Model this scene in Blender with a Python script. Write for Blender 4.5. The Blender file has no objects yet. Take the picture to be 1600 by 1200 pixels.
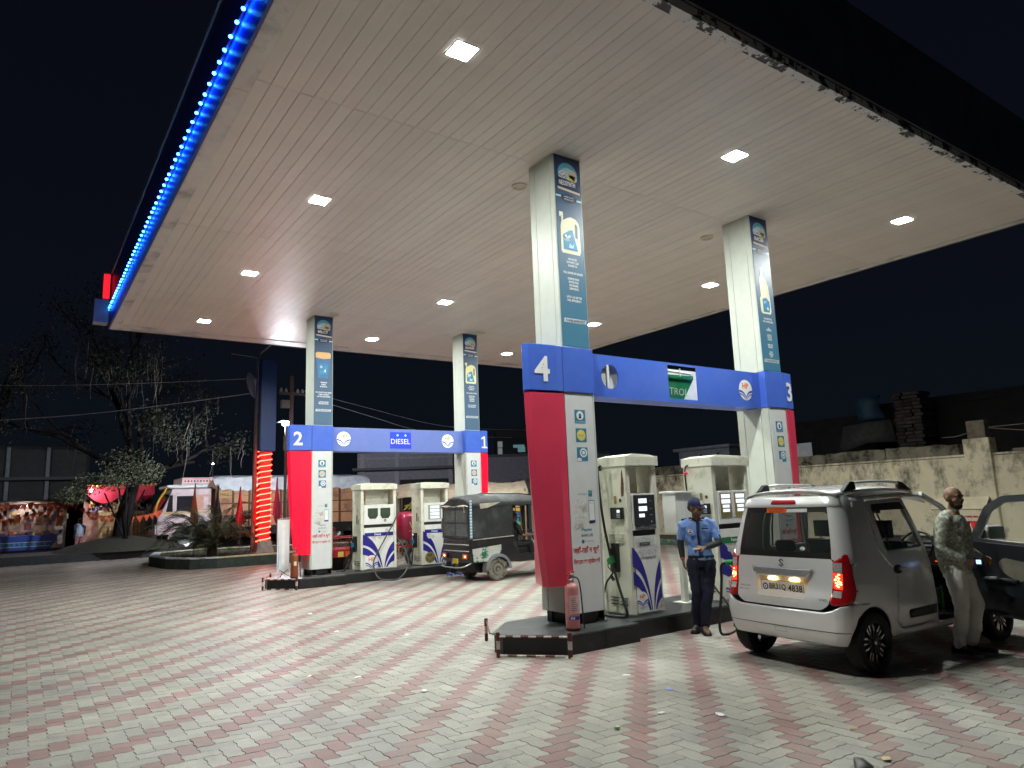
import bpy, bmesh, math, random
from mathutils import Vector as V, Matrix
random.seed(7)
rnd = random.uniform
S = bpy.context.scene
COL = S.collection
PI = math.pi
rad = math.radians

# ------------------------------------------------------------------ camera, world, exposure
cam_d = bpy.data.cameras.new('camera')
cam_d.sensor_width = 36.0
cam_d.lens = 36.0 * 1103.65 / 1600.0
cam_d.clip_start = 0.05
cam_d.clip_end = 600
cam = bpy.data.objects.new('camera', cam_d)
COL.objects.link(cam)
_y, _p, _r = rad(54.936), rad(9.462), rad(-2.078)
_d = V((math.cos(_y) * math.cos(_p), math.sin(_y) * math.cos(_p), math.sin(_p)))
_r0 = _d.cross(V((0, 0, 1))).normalized()
_u0 = _r0.cross(_d)
_rr = _r0 * math.cos(_r) + _u0 * math.sin(_r)
_uu = _u0 * math.cos(_r) - _r0 * math.sin(_r)
_m = Matrix((( _rr.x, _uu.x, -_d.x, -5.607), (_rr.y, _uu.y, -_d.y, -6.848), (_rr.z, _uu.z, -_d.z, 1.714), (0, 0, 0, 1)))
cam.matrix_world = _m
S.camera = cam

wd = bpy.data.worlds.new('World')
S.world = wd
wd.use_nodes = True
_nt = wd.node_tree
_nt.nodes.clear()
_o = _nt.nodes.new('ShaderNodeOutputWorld')
_b = _nt.nodes.new('ShaderNodeBackground')
_tc = _nt.nodes.new('ShaderNodeTexCoord')
_sx = _nt.nodes.new('ShaderNodeSeparateXYZ')
_cr = _nt.nodes.new('ShaderNodeValToRGB')
_cr.color_ramp.elements[0].position = 0.0
_cr.color_ramp.elements[0].color = (0.0034, 0.0050, 0.0078, 1)
_cr.color_ramp.elements[1].position = 0.75
_cr.color_ramp.elements[1].color = (0.0020, 0.0022, 0.0060, 1)
_nt.links.new(_tc.outputs['Generated'], _sx.inputs[0])
_nt.links.new(_sx.outputs['Z'], _cr.inputs[0])
_nt.links.new(_cr.outputs[0], _b.inputs['Color'])
_b.inputs['Strength'].default_value = 1.0
_nt.links.new(_b.outputs[0], _o.inputs[0])

S.view_settings.view_transform = 'Standard'
S.view_settings.look = 'None'
S.view_settings.exposure = 0.12
S.view_settings.gamma = 1.0
S.view_settings.use_curve_mapping = False
S.render.engine = 'CYCLES'
S.cycles.use_denoising = True
S.cycles.max_bounces = 6
S.cycles.diffuse_bounces = 4
S.cycles.glossy_bounces = 3
S.cycles.transmission_bounces = 5
S.cycles.transparent_max_bounces = 12
S.cycles.sample_clamp_indirect = 6.0
S.cycles.caustics_reflective = False
S.cycles.caustics_refractive = False
LAMP = 1120.0      # radiance of the canopy floodlights
DOOR_ANG = 64

# ------------------------------------------------------------------ materials
MATS = {}
def lnk(nt, a, b): nt.links.new(a, b)
def M(name, col=(.5, .5, .5), rough=.5, metal=0., var=.12, scale=6., bump=0., bscale=60., emit=None, es=0., alpha=1.,
      trans=0., coat=0., dirt=None, dscale=2.5, dlo=.5, dhi=.65, rnd_obj=0., island=0., spec=.5, ior=1.45):
    if name in MATS: return MATS[name]
    m = bpy.data.materials.new(name)
    m.use_nodes = True
    nt = m.node_tree
    N = nt.nodes
    bs = N['Principled BSDF']
    bs.inputs['Roughness'].default_value = rough
    bs.inputs['Metallic'].default_value = metal
    bs.inputs['Alpha'].default_value = alpha
    bs.inputs['Transmission Weight'].default_value = trans
    bs.inputs['Coat Weight'].default_value = coat
    bs.inputs['Coat Roughness'].default_value = .06
    bs.inputs['Specular IOR Level'].default_value = spec
    bs.inputs['IOR'].default_value = ior
    tc = N.new('ShaderNodeTexCoord')
    last = None
    if var > 0:
        nz = N.new('ShaderNodeTexNoise'); nz.inputs['Scale'].default_value = scale; nz.inputs['Detail'].default_value = 5
        lnk(nt, tc.outputs['Object'], nz.inputs['Vector'])
        mr = N.new('ShaderNodeMapRange')
        mr.inputs['From Min'].default_value = .3; mr.inputs['From Max'].default_value = .7
        mr.inputs['To Min'].default_value = 1 - var; mr.inputs['To Max'].default_value = 1 + var
        lnk(nt, nz.outputs['Fac'], mr.inputs['Value'])
        fac = mr.outputs[0]
        for amt, src in ((rnd_obj, 'o'), (island, 'i')):
            if amt > 0:
                if src == 'o': q = N.new('ShaderNodeObjectInfo').outputs['Random']
                else: q = N.new('ShaderNodeNewGeometry').outputs['Random Per Island']
                m2 = N.new('ShaderNodeMapRange'); m2.inputs['To Min'].default_value = 1 - amt; m2.inputs['To Max'].default_value = 1 + amt
                lnk(nt, q, m2.inputs['Value'])
                mm = N.new('ShaderNodeMath'); mm.operation = 'MULTIPLY'
                lnk(nt, fac, mm.inputs[0]); lnk(nt, m2.outputs[0], mm.inputs[1]); fac = mm.outputs[0]
        vm = N.new('ShaderNodeVectorMath'); vm.operation = 'SCALE'
        vm.inputs[0].default_value = col[:3]
        lnk(nt, fac, vm.inputs['Scale'])
        last = vm.outputs[0]
    if dirt:
        dn = N.new('ShaderNodeTexNoise'); dn.inputs['Scale'].default_value = dscale; dn.inputs['Detail'].default_value = 8; dn.inputs['Roughness'].default_value = .68
        lnk(nt, tc.outputs['Object'], dn.inputs['Vector'])
        dr = N.new('ShaderNodeMapRange'); dr.inputs['From Min'].default_value = dlo; dr.inputs['From Max'].default_value = dhi
        lnk(nt, dn.outputs['Fac'], dr.inputs['Value'])
        mx = N.new('ShaderNodeMix'); mx.data_type = 'RGBA'
        lnk(nt, dr.outputs[0], mx.inputs['Factor'])
        if last: lnk(nt, last, mx.inputs[6])
        else: mx.inputs[6].default_value = (*col[:3], 1)
        mx.inputs[7].default_value = (*dirt[:3], 1)
        last = mx.outputs[2]
    if last: lnk(nt, last, bs.inputs['Base Color'])
    else: bs.inputs['Base Color'].default_value = (*col[:3], 1)
    if bump > 0:
        bn = N.new('ShaderNodeTexNoise'); bn.inputs['Scale'].default_value = bscale; bn.inputs['Detail'].default_value = 6
        lnk(nt, tc.outputs['Object'], bn.inputs['Vector'])
        bp = N.new('ShaderNodeBump'); bp.inputs['Strength'].default_value = bump; bp.inputs['Distance'].default_value = .02
        lnk(nt, bn.outputs['Fac'], bp.inputs['Height']); lnk(nt, bp.outputs[0], bs.inputs['Normal'])
    if emit:
        bs.inputs['Emission Color'].default_value = (*emit[:3], 1)
        bs.inputs['Emission Strength'].default_value = es
    MATS[name] = m
    return m

def glow(name, col, s):
    return M(name, (.05, .05, .05), .6, var=0, emit=col, es=s)

# ------------------------------------------------------------------ mesh builder
class MB:
    def __init__(self):
        self.v = []; self.f = []; self.mi = []; self.mats = []
        self.T = None
    def mat(self, m):
        if m not in self.mats: self.mats.append(m)
        return self.mats.index(m)
    def add(self, vs, fs, m, T=None):
        b = len(self.v); k = self.mat(m)
        T = T or self.T
        self.v += [tuple((T @ V(p)) if T else p) for p in vs]
        self.f += [tuple(i + b for i in f) for f in fs]
        self.mi += [k] * len(fs)
        return self
    def box(self, x0, y0, z0, x1, y1, z1, m, T=None):
        vs = [(x, y, z) for z in (z0, z1) for y in (y0, y1) for x in (x0, x1)]
        return self.add(vs, [(0, 2, 3, 1), (4, 5, 7, 6), (0, 1, 5, 4), (2, 6, 7, 3), (0, 4, 6, 2), (1, 3, 7, 5)], m, T)
    def prism(self, poly, a, b, m, axis='z', T=None):
        n = len(poly)
        def P(p, h):
            if axis == 'z': return (p[0], p[1], h)
            if axis == 'y': return (p[0], h, p[1])
            return (h, p[0], p[1])
        vs = [P(p, a) for p in poly] + [P(p, b) for p in poly]
        fs = [tuple(range(n))[::-1], tuple(range(n, 2 * n))] + [(i, (i + 1) % n, n + (i + 1) % n, n + i) for i in range(n)]
        return self.add(vs, fs, m, T)
    def tube(self, pts, r, m, n=8, caps=True, T=None):
        pts = [V(p) for p in pts]
        rs = r if isinstance(r, (list, tuple)) else [r] * len(pts)
        vs = []; fs = []
        prev = None
        for i, p in enumerate(pts):
            t = (pts[min(i + 1, len(pts) - 1)] - pts[max(i - 1, 0)])
            t = t.normalized() if t.length > 1e-9 else V((0, 0, 1))
            if prev is None:
                a = t.orthogonal().normalized()
            else:
                a = prev - t * prev.dot(t)
                a = a.normalized() if a.length > 1e-6 else t.orthogonal().normalized()
            prev = a; b = t.cross(a)
            for k in range(n):
                w = 2 * PI * k / n
                vs.append(p + (a * math.cos(w) + b * math.sin(w)) * rs[i])
        for i in range(len(pts) - 1):
            for k in range(n):
                fs.append((i * n + k, i * n + (k + 1) % n, (i + 1) * n + (k + 1) % n, (i + 1) * n + k))
        if caps:
            fs.append(tuple(range(n))[::-1]); fs.append(tuple((len(pts) - 1) * n + k for k in range(n)))
        return self.add([tuple(p) for p in vs], fs, m, T)
    def lathe(self, prof, m, n=24, T=None, caps=True):
        vs = []; fs = []
        for r, z in prof:
            for k in range(n):
                w = 2 * PI * k / n
                vs.append((r * math.cos(w), r * math.sin(w), z))
        for i in range(len(prof) - 1):
            for k in range(n):
                fs.append((i * n + k, i * n + (k + 1) % n, (i + 1) * n + (k + 1) % n, (i + 1) * n + k))
        if caps:
            fs.append(tuple(range(n))[::-1]); fs.append(tuple((len(prof) - 1) * n + k for k in range(n)))
        return self.add(vs, fs, m, T)
    def loft(self, rings, m, closed=True, caps=True, T=None):
        n = len(rings[0]); vs = [tuple(p) for r in rings for p in r]; fs = []
        for i in range(len(rings) - 1):
            for k in range(n if closed else n - 1):
                fs.append((i * n + k, i * n + (k + 1) % n, (i + 1) * n + (k + 1) % n, (i + 1) * n + k))
        if caps and closed:
            fs.append(tuple(range(n))[::-1]); fs.append(tuple((len(rings) - 1) * n + k for k in range(n)))
        return self.add(vs, fs, m, T)
    def build(self, name, parent=None, smooth=None, bevel=0., loc=None, fix=True, bseg=2):
        me = bpy.data.meshes.new(name)
        me.from_pydata(self.v, [], self.f)
        for m in self.mats: me.materials.append(m)
        me.polygons.foreach_set('material_index', self.mi)
        if fix:
            bm = bmesh.new(); bm.from_mesh(me)
            bmesh.ops.recalc_face_normals(bm, faces=bm.faces)
            bm.to_mesh(me); bm.free()
        me.update()
        o = bpy.data.objects.new(name, me)
        COL.objects.link(o)
        if parent: o.parent = parent
        if loc: o.location = loc
        if bevel > 0:
            md = o.modifiers.new('bevel', 'BEVEL'); md.width = bevel; md.segments = bseg; md.limit_method = 'ANGLE'; md.angle_limit = rad(35)
        if smooth is not None:
            sm(me, smooth)
        return o

def sm(me, ang=40):
    me.polygons.foreach_set('use_smooth', [True] * len(me.polygons))
    if ang < 180:
        bm = bmesh.new(); bm.from_mesh(me)
        for e in bm.edges:
            if len(e.link_faces) == 2 and e.calc_face_angle(0) > rad(ang): e.smooth = False
            else: e.smooth = True
        bm.to_mesh(me); bm.free()

def Tm(loc=(0, 0, 0), rz=0., rx=0., ry=0., sc=1.):
    return Matrix.Translation(loc) @ Matrix.Rotation(rz, 4, 'Z') @ Matrix.Rotation(ry, 4, 'Y') @ Matrix.Rotation(rx, 4, 'X') @ Matrix.Scale(sc, 4)

def thing(name, label, cat, loc=(0, 0, 0), rz=0., group=None):
    o = bpy.data.objects.new(name, None)
    COL.objects.link(o)
    o.location = loc; o.rotation_euler = (0, 0, rz)
    o.empty_display_size = .2
    o['label'] = label; o['category'] = cat
    if group: o['group'] = group
    return o
def tag(o, label, cat, group=None):
    o['label'] = label; o['category'] = cat
    if group: o['group'] = group
    return o
def struct(o): o['kind'] = 'structure'; return o
def stuff(o): o['kind'] = 'stuff'; return o
def dup(root, label, loc, rz=0., group=None):
    r = root.copy(); COL.objects.link(r)
    r.location = loc; r.rotation_euler = (0, 0, rz); r['label'] = label
    if group: r['group'] = group
    for ch in list(root.children):
        c = ch.copy(); COL.objects.link(c); c.parent = r
        for g in list(ch.children):
            d = g.copy(); COL.objects.link(d); d.parent = c
    return r

# ------------------------------------------------------------------ flat print: polygons on a plane
_TX = {}
def text_geo(body, bold=.0):
    key = (body, bold)
    if key in _TX: return _TX[key]
    cu = bpy.data.curves.new('t', 'FONT'); cu.body = body; cu.size = 1; cu.align_x = 'CENTER'; cu.offset = bold; cu.resolution_u = 2
    ob = bpy.data.objects.new('t', cu); COL.objects.link(ob)
    dg = bpy.context.evaluated_depsgraph_get()
    me = bpy.data.meshes.new_from_object(ob.evaluated_get(dg))
    vs = [(v.co.x, v.co.y) for v in me.vertices]; fs = [tuple(p.vertices) for p in me.polygons]
    bpy.data.objects.remove(ob); bpy.data.curves.remove(cu); bpy.data.meshes.remove(me)
    if vs:
        x0 = min(v[0] for v in vs); x1 = max(v[0] for v in vs); y0 = min(v[1] for v in vs); y1 = max(v[1] for v in vs)
        vs = [((x - (x0 + x1) / 2), y - y0) for x, y in vs]
        _TX[key] = (vs, fs, x1 - x0, y1 - y0)
    else: _TX[key] = ([], [], 1, 1)
    return _TX[key]
class Flat:
    """flat print in the plane o + u*x + v*y, each layer lifted along u x v"""
    def __init__(self, mb, o, u, v, fn=None):
        self.mb = mb; self.o = V(o); self.u = V(u).normalized(); self.v = V(v).normalized(); self.n = self.u.cross(self.v); self.fn = fn
    def P(self, x, y, l):
        if self.fn: return tuple(self.fn(x, y, l))
        return tuple(self.o + self.u * x + self.v * y + self.n * l)
    def poly(self, pts, m, l=.002, th=.0015):
        n = len(pts)
        vs = [self.P(x, y, l) for x, y in pts]
        self.mb.add(vs, [tuple(range(n))], m); return self
    def rect(self, x0, y0, x1, y1, m, l=.002): return self.poly([(x0, y0), (x1, y0), (x1, y1), (x0, y1)], m, l)
    def circ(self, cx, cy, r, m, l=.002, n=24, ry=None):
        ry = ry or r
        return self.poly([(cx + r * math.cos(2 * PI * k / n), cy + ry * math.sin(2 * PI * k / n)) for k in range(n)], m, l)
    def text(self, body, cx, y, m, h=None, w=None, l=.003, bold=.0):
        vs, fs, tw, thh = text_geo(body, bold)
        if h and w: sx = w / tw; sy = h / thh
        elif h: sx = sy = h / thh
        else: sx = sy = w / tw
        self.mb.add([self.P(cx + a * sx, y + b * sy, l) for a, b in vs], fs, m); return self
    def strip(self, c1, c2, m, l=.002):
        """filled band between two polylines of equal length"""
        n = len(c1)
        self.mb.add([self.P(x, y, l) for x, y in c1] + [self.P(x, y, l) for x, y in c2], [(i, i + 1, n + i + 1, n + i) for i in range(n - 1)], m); return self
def bez(p0, p1, p2, n=10):
    return [((1 - t) ** 2 * p0[0] + 2 * t * (1 - t) * p1[0] + t * t * p2[0], (1 - t) ** 2 * p0[1] + 2 * t * (1 - t) * p1[1] + t * t * p2[1]) for t in [i / (n - 1) for i in range(n)]]
def arc3(p0, p1, p2, n=10):
    p0, p1, p2 = V(p0), V(p1), V(p2)
    return [p0 * (1 - t) ** 2 + p1 * (2 * t * (1 - t)) + p2 * t * t for t in [i / (n - 1) for i in range(n)]]
def spline(pts, n=8):
    """Catmull-Rom through points"""
    P = [V(p) for p in pts]; P = [P[0]] + P + [P[-1]]; out = []
    for i in range(1, len(P) - 2):
        a, b, c, d = P[i - 1:i + 3]
        for k in range(n):
            t = k / n
            out.append(.5 * ((2 * b) + (c - a) * t + (2 * a - 5 * b + 4 * c - d) * t * t + (3 * b - a - 3 * c + d) * t ** 3))
    out.append(P[-2]); return out

# palette
white = M('white_paint', (.72, .73, .72), .38, var=.05, dirt=(.45, .44, .40), dscale=1.7, dlo=.56, dhi=.85)
cream = M('cream_paint', (.66, .67, .60), .33, var=.05, dirt=(.42, .40, .34), dscale=2.0, dlo=.6, dhi=.85)
black = M('black_plastic', (.012, .012, .013), .42, var=.15)
rubber = M('rubber', (.016, .016, .016), .75, var=.2, bump=.2)
chrome = M('chrome', (.78, .78, .79), .22, .75, var=.03)
steel = M('steel', (.45, .45, .46), .32, 1., var=.1)
navy = M('print_navy', (.012, .02, .14), .35, var=.08)
blue = M('sign_blue', (.060, .135, .58), .34, var=.05, dirt=(.09, .17, .58), dscale=1.2, dlo=.45, dhi=.8)
pwhite = M('print_white', (.78, .78, .78), .45, var=.03)
pred = M('print_red', (.52, .02, .03), .45, var=.08)
porange = M('print_orange', (.75, .17, .03), .45, var=.08)
pblack = M('print_black', (.015, .015, .016), .5, var=.05)
pteal = M('print_teal', (.035, .20, .33), .4, var=.1)
pyellow = M('print_yellow', (.72, .60, .13), .45, var=.08)
pgreen = M('print_green', (.01, .16, .06), .4, var=.08)
pcream = M('print_cream', (.72, .70, .50), .45, var=.05)
pgrey = M('print_grey', (.45, .46, .47), .5, var=.15, scale=30)

def hp_logo(F, cx, cy, r, ms, l=.003):
    """round badge: white disc, two red-orange letters, two blue leaf bands"""
    wm, rm, bm_ = ms
    F.circ(cx, cy, r, wm, l, 28)
    F.text('HP', cx, cy + r * .12, rm, h=r * .55, w=r * .95, l=l + .002, bold=.03)
    for s in (1, -1):
        o1 = [(cx + s * x * r, cy + y * r) for x, y in bez((.97, -.02), (.35, -.02), (.02, -.62))]
        i1 = [(cx + s * x * r, cy + y * r) for x, y in bez((.97, -.22), (.38, -.22), (.02, -.80))]
        F.strip(o1, i1, bm_, l + .002)
        o1 = [(cx + s * x * r, cy + y * r) for x, y in bez((.92, -.36), (.42, -.36), (.06, -.84))]
        i1 = [(cx + s * x * r, cy + y * r) for x, y in bez((.88, -.47), (.45, -.47), (.02, -.98))]
        F.strip(o1, i1, bm_, l + .002)
LOGO = (pwhite, porange, M('logo_blue', (.04, .08, .42), .4, var=.05))
# ------------------------------------------------------------------ ground and paving
def paver_mat(name, col, src, var=.12):
    m = bpy.data.materials.new(name); m.use_nodes = True
    nt = m.node_tree; N = nt.nodes; bs = N['Principled BSDF']
    ge = N.new('ShaderNodeNewGeometry')
    q = N.new('ShaderNodeObjectInfo').outputs['Random'] if src == 'o' else ge.outputs['Random Per Island']
    m2 = N.new('ShaderNodeMapRange'); m2.inputs['To Min'].default_value = 1 - var; m2.inputs['To Max'].default_value = 1 + var
    lnk(nt, q, m2.inputs['Value'])
    acc = m2.outputs[0]
    for sc, lo, det in ((.45, .66, 5), (3., .84, 7), (70., .78, 4)):
        nz = N.new('ShaderNodeTexNoise'); nz.inputs['Scale'].default_value = sc; nz.inputs['Detail'].default_value = det; nz.inputs['Roughness'].default_value = .62
        lnk(nt, ge.outputs['Position'], nz.inputs['Vector'])
        mr = N.new('ShaderNodeMapRange'); mr.inputs['From Min'].default_value = .3; mr.inputs['From Max'].default_value = .62
        mr.inputs['To Min'].default_value = lo; mr.inputs['To Max'].default_value = 1.05
        lnk(nt, nz.outputs['Fac'], mr.inputs['Value'])
        mm = N.new('ShaderNodeMath'); mm.operation = 'MULTIPLY'
        lnk(nt, acc, mm.inputs[0]); lnk(nt, mr.outputs[0], mm.inputs[1]); acc = mm.outputs[0]
    vm = N.new('ShaderNodeVectorMath'); vm.operation = 'SCALE'; vm.inputs[0].default_value = col
    lnk(nt, acc, vm.inputs['Scale'])
    # cement dust greys the colour here and there
    nz = N.new('ShaderNodeTexNoise'); nz.inputs['Scale'].default_value = 1.3; nz.inputs['Detail'].default_value = 8; nz.inputs['Roughness'].default_value = .7
    lnk(nt, ge.outputs['Position'], nz.inputs['Vector'])
    mr = N.new('ShaderNodeMapRange'); mr.inputs['From Min'].default_value = .42; mr.inputs['From Max'].default_value = .75; mr.inputs['To Max'].default_value = .7
    lnk(nt, nz.outputs['Fac'], mr.inputs['Value'])
    mx = N.new('ShaderNodeMix'); mx.data_type = 'RGBA'; lnk(nt, mr.outputs[0], mx.inputs['Factor'])
    lnk(nt, vm.outputs[0], mx.inputs[6]); mx.inputs[7].default_value = (.30, .295, .26, 1)
    # oil drips and damp patches
    n3 = N.new('ShaderNodeTexNoise'); n3.inputs['Scale'].default_value = .85; n3.inputs['Detail'].default_value = 9; n3.inputs['Roughness'].default_value = .66; n3.inputs['Distortion'].default_value = .6
    lnk(nt, ge.outputs['Position'], n3.inputs['Vector'])
    r3 = N.new('ShaderNodeMapRange'); r3.inputs['From Min'].default_value = .53; r3.inputs['From Max'].default_value = .69; r3.inputs['To Max'].default_value = .46; lnk(nt, n3.outputs['Fac'], r3.inputs['Value'])
    m3 = N.new('ShaderNodeMix'); m3.data_type = 'RGBA'; lnk(nt, r3.outputs[0], m3.inputs['Factor']); lnk(nt, mx.outputs[2], m3.inputs[6]); m3.inputs[7].default_value = (.10, .095, .085, 1)
    lnk(nt, m3.outputs[2], bs.inputs['Base Color'])
    rg = N.new('ShaderNodeMapRange'); rg.inputs['From Min'].default_value = .3; rg.inputs['From Max'].default_value = .7; rg.inputs['To Min'].default_value = .42; rg.inputs['To Max'].default_value = .72
    lnk(nt, nz.outputs['Fac'], rg.inputs['Value']); lnk(nt, rg.outputs[0], bs.inputs['Roughness'])
    bn = N.new('ShaderNodeTexNoise'); bn.inputs['Scale'].default_value = 140; bn.inputs['Detail'].default_value = 3
    lnk(nt, ge.outputs['Position'], bn.inputs['Vector'])
    bp = N.new('ShaderNodeBump'); bp.inputs['Strength'].default_value = .25; bp.inputs['Distance'].default_value = .004
    lnk(nt, bn.outputs['Fac'], bp.inputs['Height']); lnk(nt, bp.outputs[0], bs.inputs['Normal'])
    return m
GREY_C, RED_C = (.345, .334, .287), (.272, .142, .133)
pav = {(r, s): paver_mat(('red' if r else 'grey') + '_concrete_' + ('single' if s == 'o' else 'field'), RED_C if r else GREY_C, s) for r in (0, 1) for s in 'oi'}
asphalt = M('asphalt', (.045, .046, .05), .8, var=.25, scale=3, bump=.3, bscale=120)
earth = M('earth', (.07, .062, .05), .9, var=.3, scale=2, bump=.3)
jointm = M('joint_sand', (.12, .115, .10), .9, var=.25, scale=20)

mb = MB(); mb.add([(-300, -300, -.05), (300, -300, -.05), (300, 300, -.05), (-300, 300, -.05)], [(0, 1, 2, 3)], earth)
g = mb.build('ground'); struct(g)
mb = MB(); mb.box(-22, -16, -.045, 15.2, 26.3, -.012, jointm)
pavement = mb.build('pavement'); struct(pavement)
mb = MB(); mb.box(-60, 28.2, -.046, 70, 52, -.03, asphalt)
road = mb.build('road'); struct(road)

WP = .1285
PROT = Matrix.Translation((-1.5, -2.4, 0)) @ Matrix.Rotation(rad(-.5), 4, 'Z') @ Matrix.Translation((1.5, 2.4, 0))
X0 = .29 - .5 * WP
def zig(a, b, n=1):
    """zigzag lattice edge from a to b (unit steps); displaced the same way whichever brick asks for it"""
    out = []
    dx, dy = b[0] - a[0], b[1] - a[1]
    L = int(round(abs(dx) + abs(dy)))
    sx, sy = (dx / L, dy / L)
    for k in range(L):
        p = (a[0] + sx * k, a[1] + sy * k)
        pos = (sx + sy) > 0
        out.append(p)
        for t, s in ((.3, .055), (.7, -.055)):
            if not pos: s = -s
            if pos: tt = t
            else: tt = t
            q = (p[0] + sx * tt, p[1] + sy * tt)
            out.append((q[0], q[1] + s) if sx else (q[0] + s, q[1]))
    return out
def brick_outline(w, h):
    return zig((0, 0), (w, 0)) + zig((w, 0), (w, h)) + zig((w, h), (0, h)) + zig((0, h), (0, 0))
def brick_geo(w, h, top=0.):
    o = brick_outline(w, h); cx, cy = w / 2, h / 2
    sx, sy = 1 - .02 / w, 1 - .02 / h
    q = [((x - cx) * sx, (y - cy) * sy) for x, y in o]
    i = [(x * (1 - .045 / w), y * (1 - .045 / h)) for x, y in q]
    n = len(q)
    vs = [(x * WP, y * WP, top - .011) for x, y in q] + [(x * WP, y * WP, top - .003) for x, y in q] + [(x * WP, y * WP, top) for x, y in i]
    fs = [tuple(range(2 * n, 3 * n))]
    for k in range(n):
        k2 = (k + 1) % n
        fs += [(k, k2, n + k2, n + k), (n + k, n + k2, 2 * n + k2, 2 * n + k)]
    return vs, fs
def brick_low(w, h):
    o = brick_outline(w, h); cx, cy = w / 2, h / 2
    vs = [((x - cx) * WP * (1 - .022 / w), (y - cy) * WP * (1 - .022 / h), 0) for x, y in o]
    return vs, [tuple(range(len(vs)))]
cam_i = cam.matrix_world.inverted()
def to_px(p):
    q = cam_i @ V(p)
    if q.z > -.1: return None
    return (800 + 1103.65 * q.x / -q.z, 600 - 1103.65 * q.y / -q.z, -q.z)
cells = []
NR = 260
for m in range(-NR, NR):
    for k in range(-NR * 2, NR * 2):
        for typ in (0, 1):
            d = 4 * m + (3 if typ else 0)
            i = k + d; j = k
            w, h = ((2, 1), (1, 2))[typ]
            cx, cy = X0 + (i + w / 2) * WP, (j + h / 2) * WP
            if not (-9 < cx < 16 and -8 < cy < 27.2): continue
            c = PROT @ V((cx, cy, 0))
            if c.y > 26.2 or c.x > 14.6 or c.x < -21: continue
            p = to_px(c)
            dist = math.hypot(c.x + 5.607, c.y + 6.848)
            if p is None or not (-260 < p[0] < 1860 and p[1] < 1380): continue
            col = 2 * m + typ
            cells.append((dist, c, typ, 1 if col % 3 == 0 else 0, (0 < p[0] < 1600 and p[1] < 1200)))
cells.sort(key=lambda a: a[0])
seen = [c for c in cells if c[4]][:300]
seen_ids = set(id(c) for c in seen)
pmesh = {}
for typ in (0, 1):
    for r in (0, 1):
        vs, fs = brick_geo(*((2, 1), (1, 2))[typ])
        me = bpy.data.meshes.new('paver'); me.from_pydata(vs, [], fs); me.materials.append(pav[(r, 'o')]); pmesh[(typ, r)] = me
rzp = PROT.to_euler().z
for dist, c, typ, r, vis in seen:
    o = bpy.data.objects.new('paver', pmesh[(typ, r)]); COL.objects.link(o); o.parent = pavement
    o.location = (c.x, c.y, rnd(-.0015, .0015)); o.rotation_euler = (rnd(-.004, .004), rnd(-.004, .004), rzp + rnd(-.006, .006))
near = MB(); 
GEO = {t: brick_geo(*((2, 1), (1, 2))[t]) for t in (0, 1)}; LOW = {t: brick_low(*((2, 1), (1, 2))[t]) for t in (0, 1)}
VV, FF, MI = [], [], []
for cc in cells:
    if id(cc) in seen_ids: continue
    dist, c, typ, r, vis = cc
    vs, fs = GEO[typ] if dist < 11 else LOW[typ]
    a = rzp + rnd(-.008, .008); ca, sa = math.cos(a), math.sin(a)
    tx, ty, dz = rnd(-.006, .006), rnd(-.006, .006), rnd(-.0015, .0015)
    b = len(VV)
    VV += [(c.x + x * ca - y * sa, c.y + x * sa + y * ca, z + dz + tx * x + ty * y) for x, y, z in vs]
    FF += [tuple(i + b for i in f) for f in fs]; MI += [r] * len(fs)
me = bpy.data.meshes.new('paver'); me.from_pydata(VV, [], FF); me.materials.append(pav[(0, 'i')]); me.materials.append(pav[(1, 'i')])
me.polygons.foreach_set('material_index', MI); me.update()
o = bpy.data.objects.new('paver', me); COL.objects.link(o); o.parent = pavement; stuff(o)

# ------------------------------------------------------------------ pump islands
granite = M('black_granite', (.010, .010, .011), .38, var=.3, scale=25, dirt=(.05, .05, .045), dscale=2., dlo=.56, dhi=.9)
granite_top = M('dusty_granite_top', (.025, .028, .03), .3, var=.3, scale=12, dirt=(.11, .12, .12), dscale=2.2, dlo=.42, dhi=.72)
def island(name, y, label):
    t = thing(name, label, 'pump island', (2.3, y + .25, 0), 0, 'black pump islands')
    X = 2.3; Y = .25
    def out(e=0.):
        pts = [(-.4, -.38), (.68, -.38), (.68, -.25), (3.95, -.25), (3.95, -.38), (5.02, -.38), (5.55, .18), (5.55, .36), (5.02, .88), (-.4, .88), (-.93, .36), (-.93, .18)]
        cx, cy = 2.3, .25
        return [((x - cx) + (e if x > cx else -e), (y2 - cy) + (e if y2 > cy else -e)) for x, y2 in pts]
    m = MB(); m.prism(out(), -.01, .195, granite); m.build('kerb_face', t, bevel=.006)
    m = MB(); m.prism(out(.012), .196, .221, granite_top); m.build('top_slab', t, bevel=.008)
    # facing slabs: thin stones along the front, each one a piece
    xs = [-.4, .13, .68]
    for a, b, yy in ((-.4, .13, -.38), (.13, .68, -.38), (.68, 1.3, -.25), (1.3, 1.98, -.25), (1.98, 2.65, -.25), (2.65, 3.3, -.25), (3.3, 3.95, -.25), (3.95, 4.5, -.38), (4.5, 5.02, -.38)):
        m = MB(); m.box(a - X + .004, yy - Y - .011, .0, b - X - .004, yy - Y - .001, .193, granite); m.build('facing_stone', t, bevel=.003)
    return t
island('pump_island', 0, 'black stone pump island under columns 4 and 3 with the petrol pumps')
island('pump_island', 9.3, 'black stone pump island under columns 2 and 1 with the diesel pumps')

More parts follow.
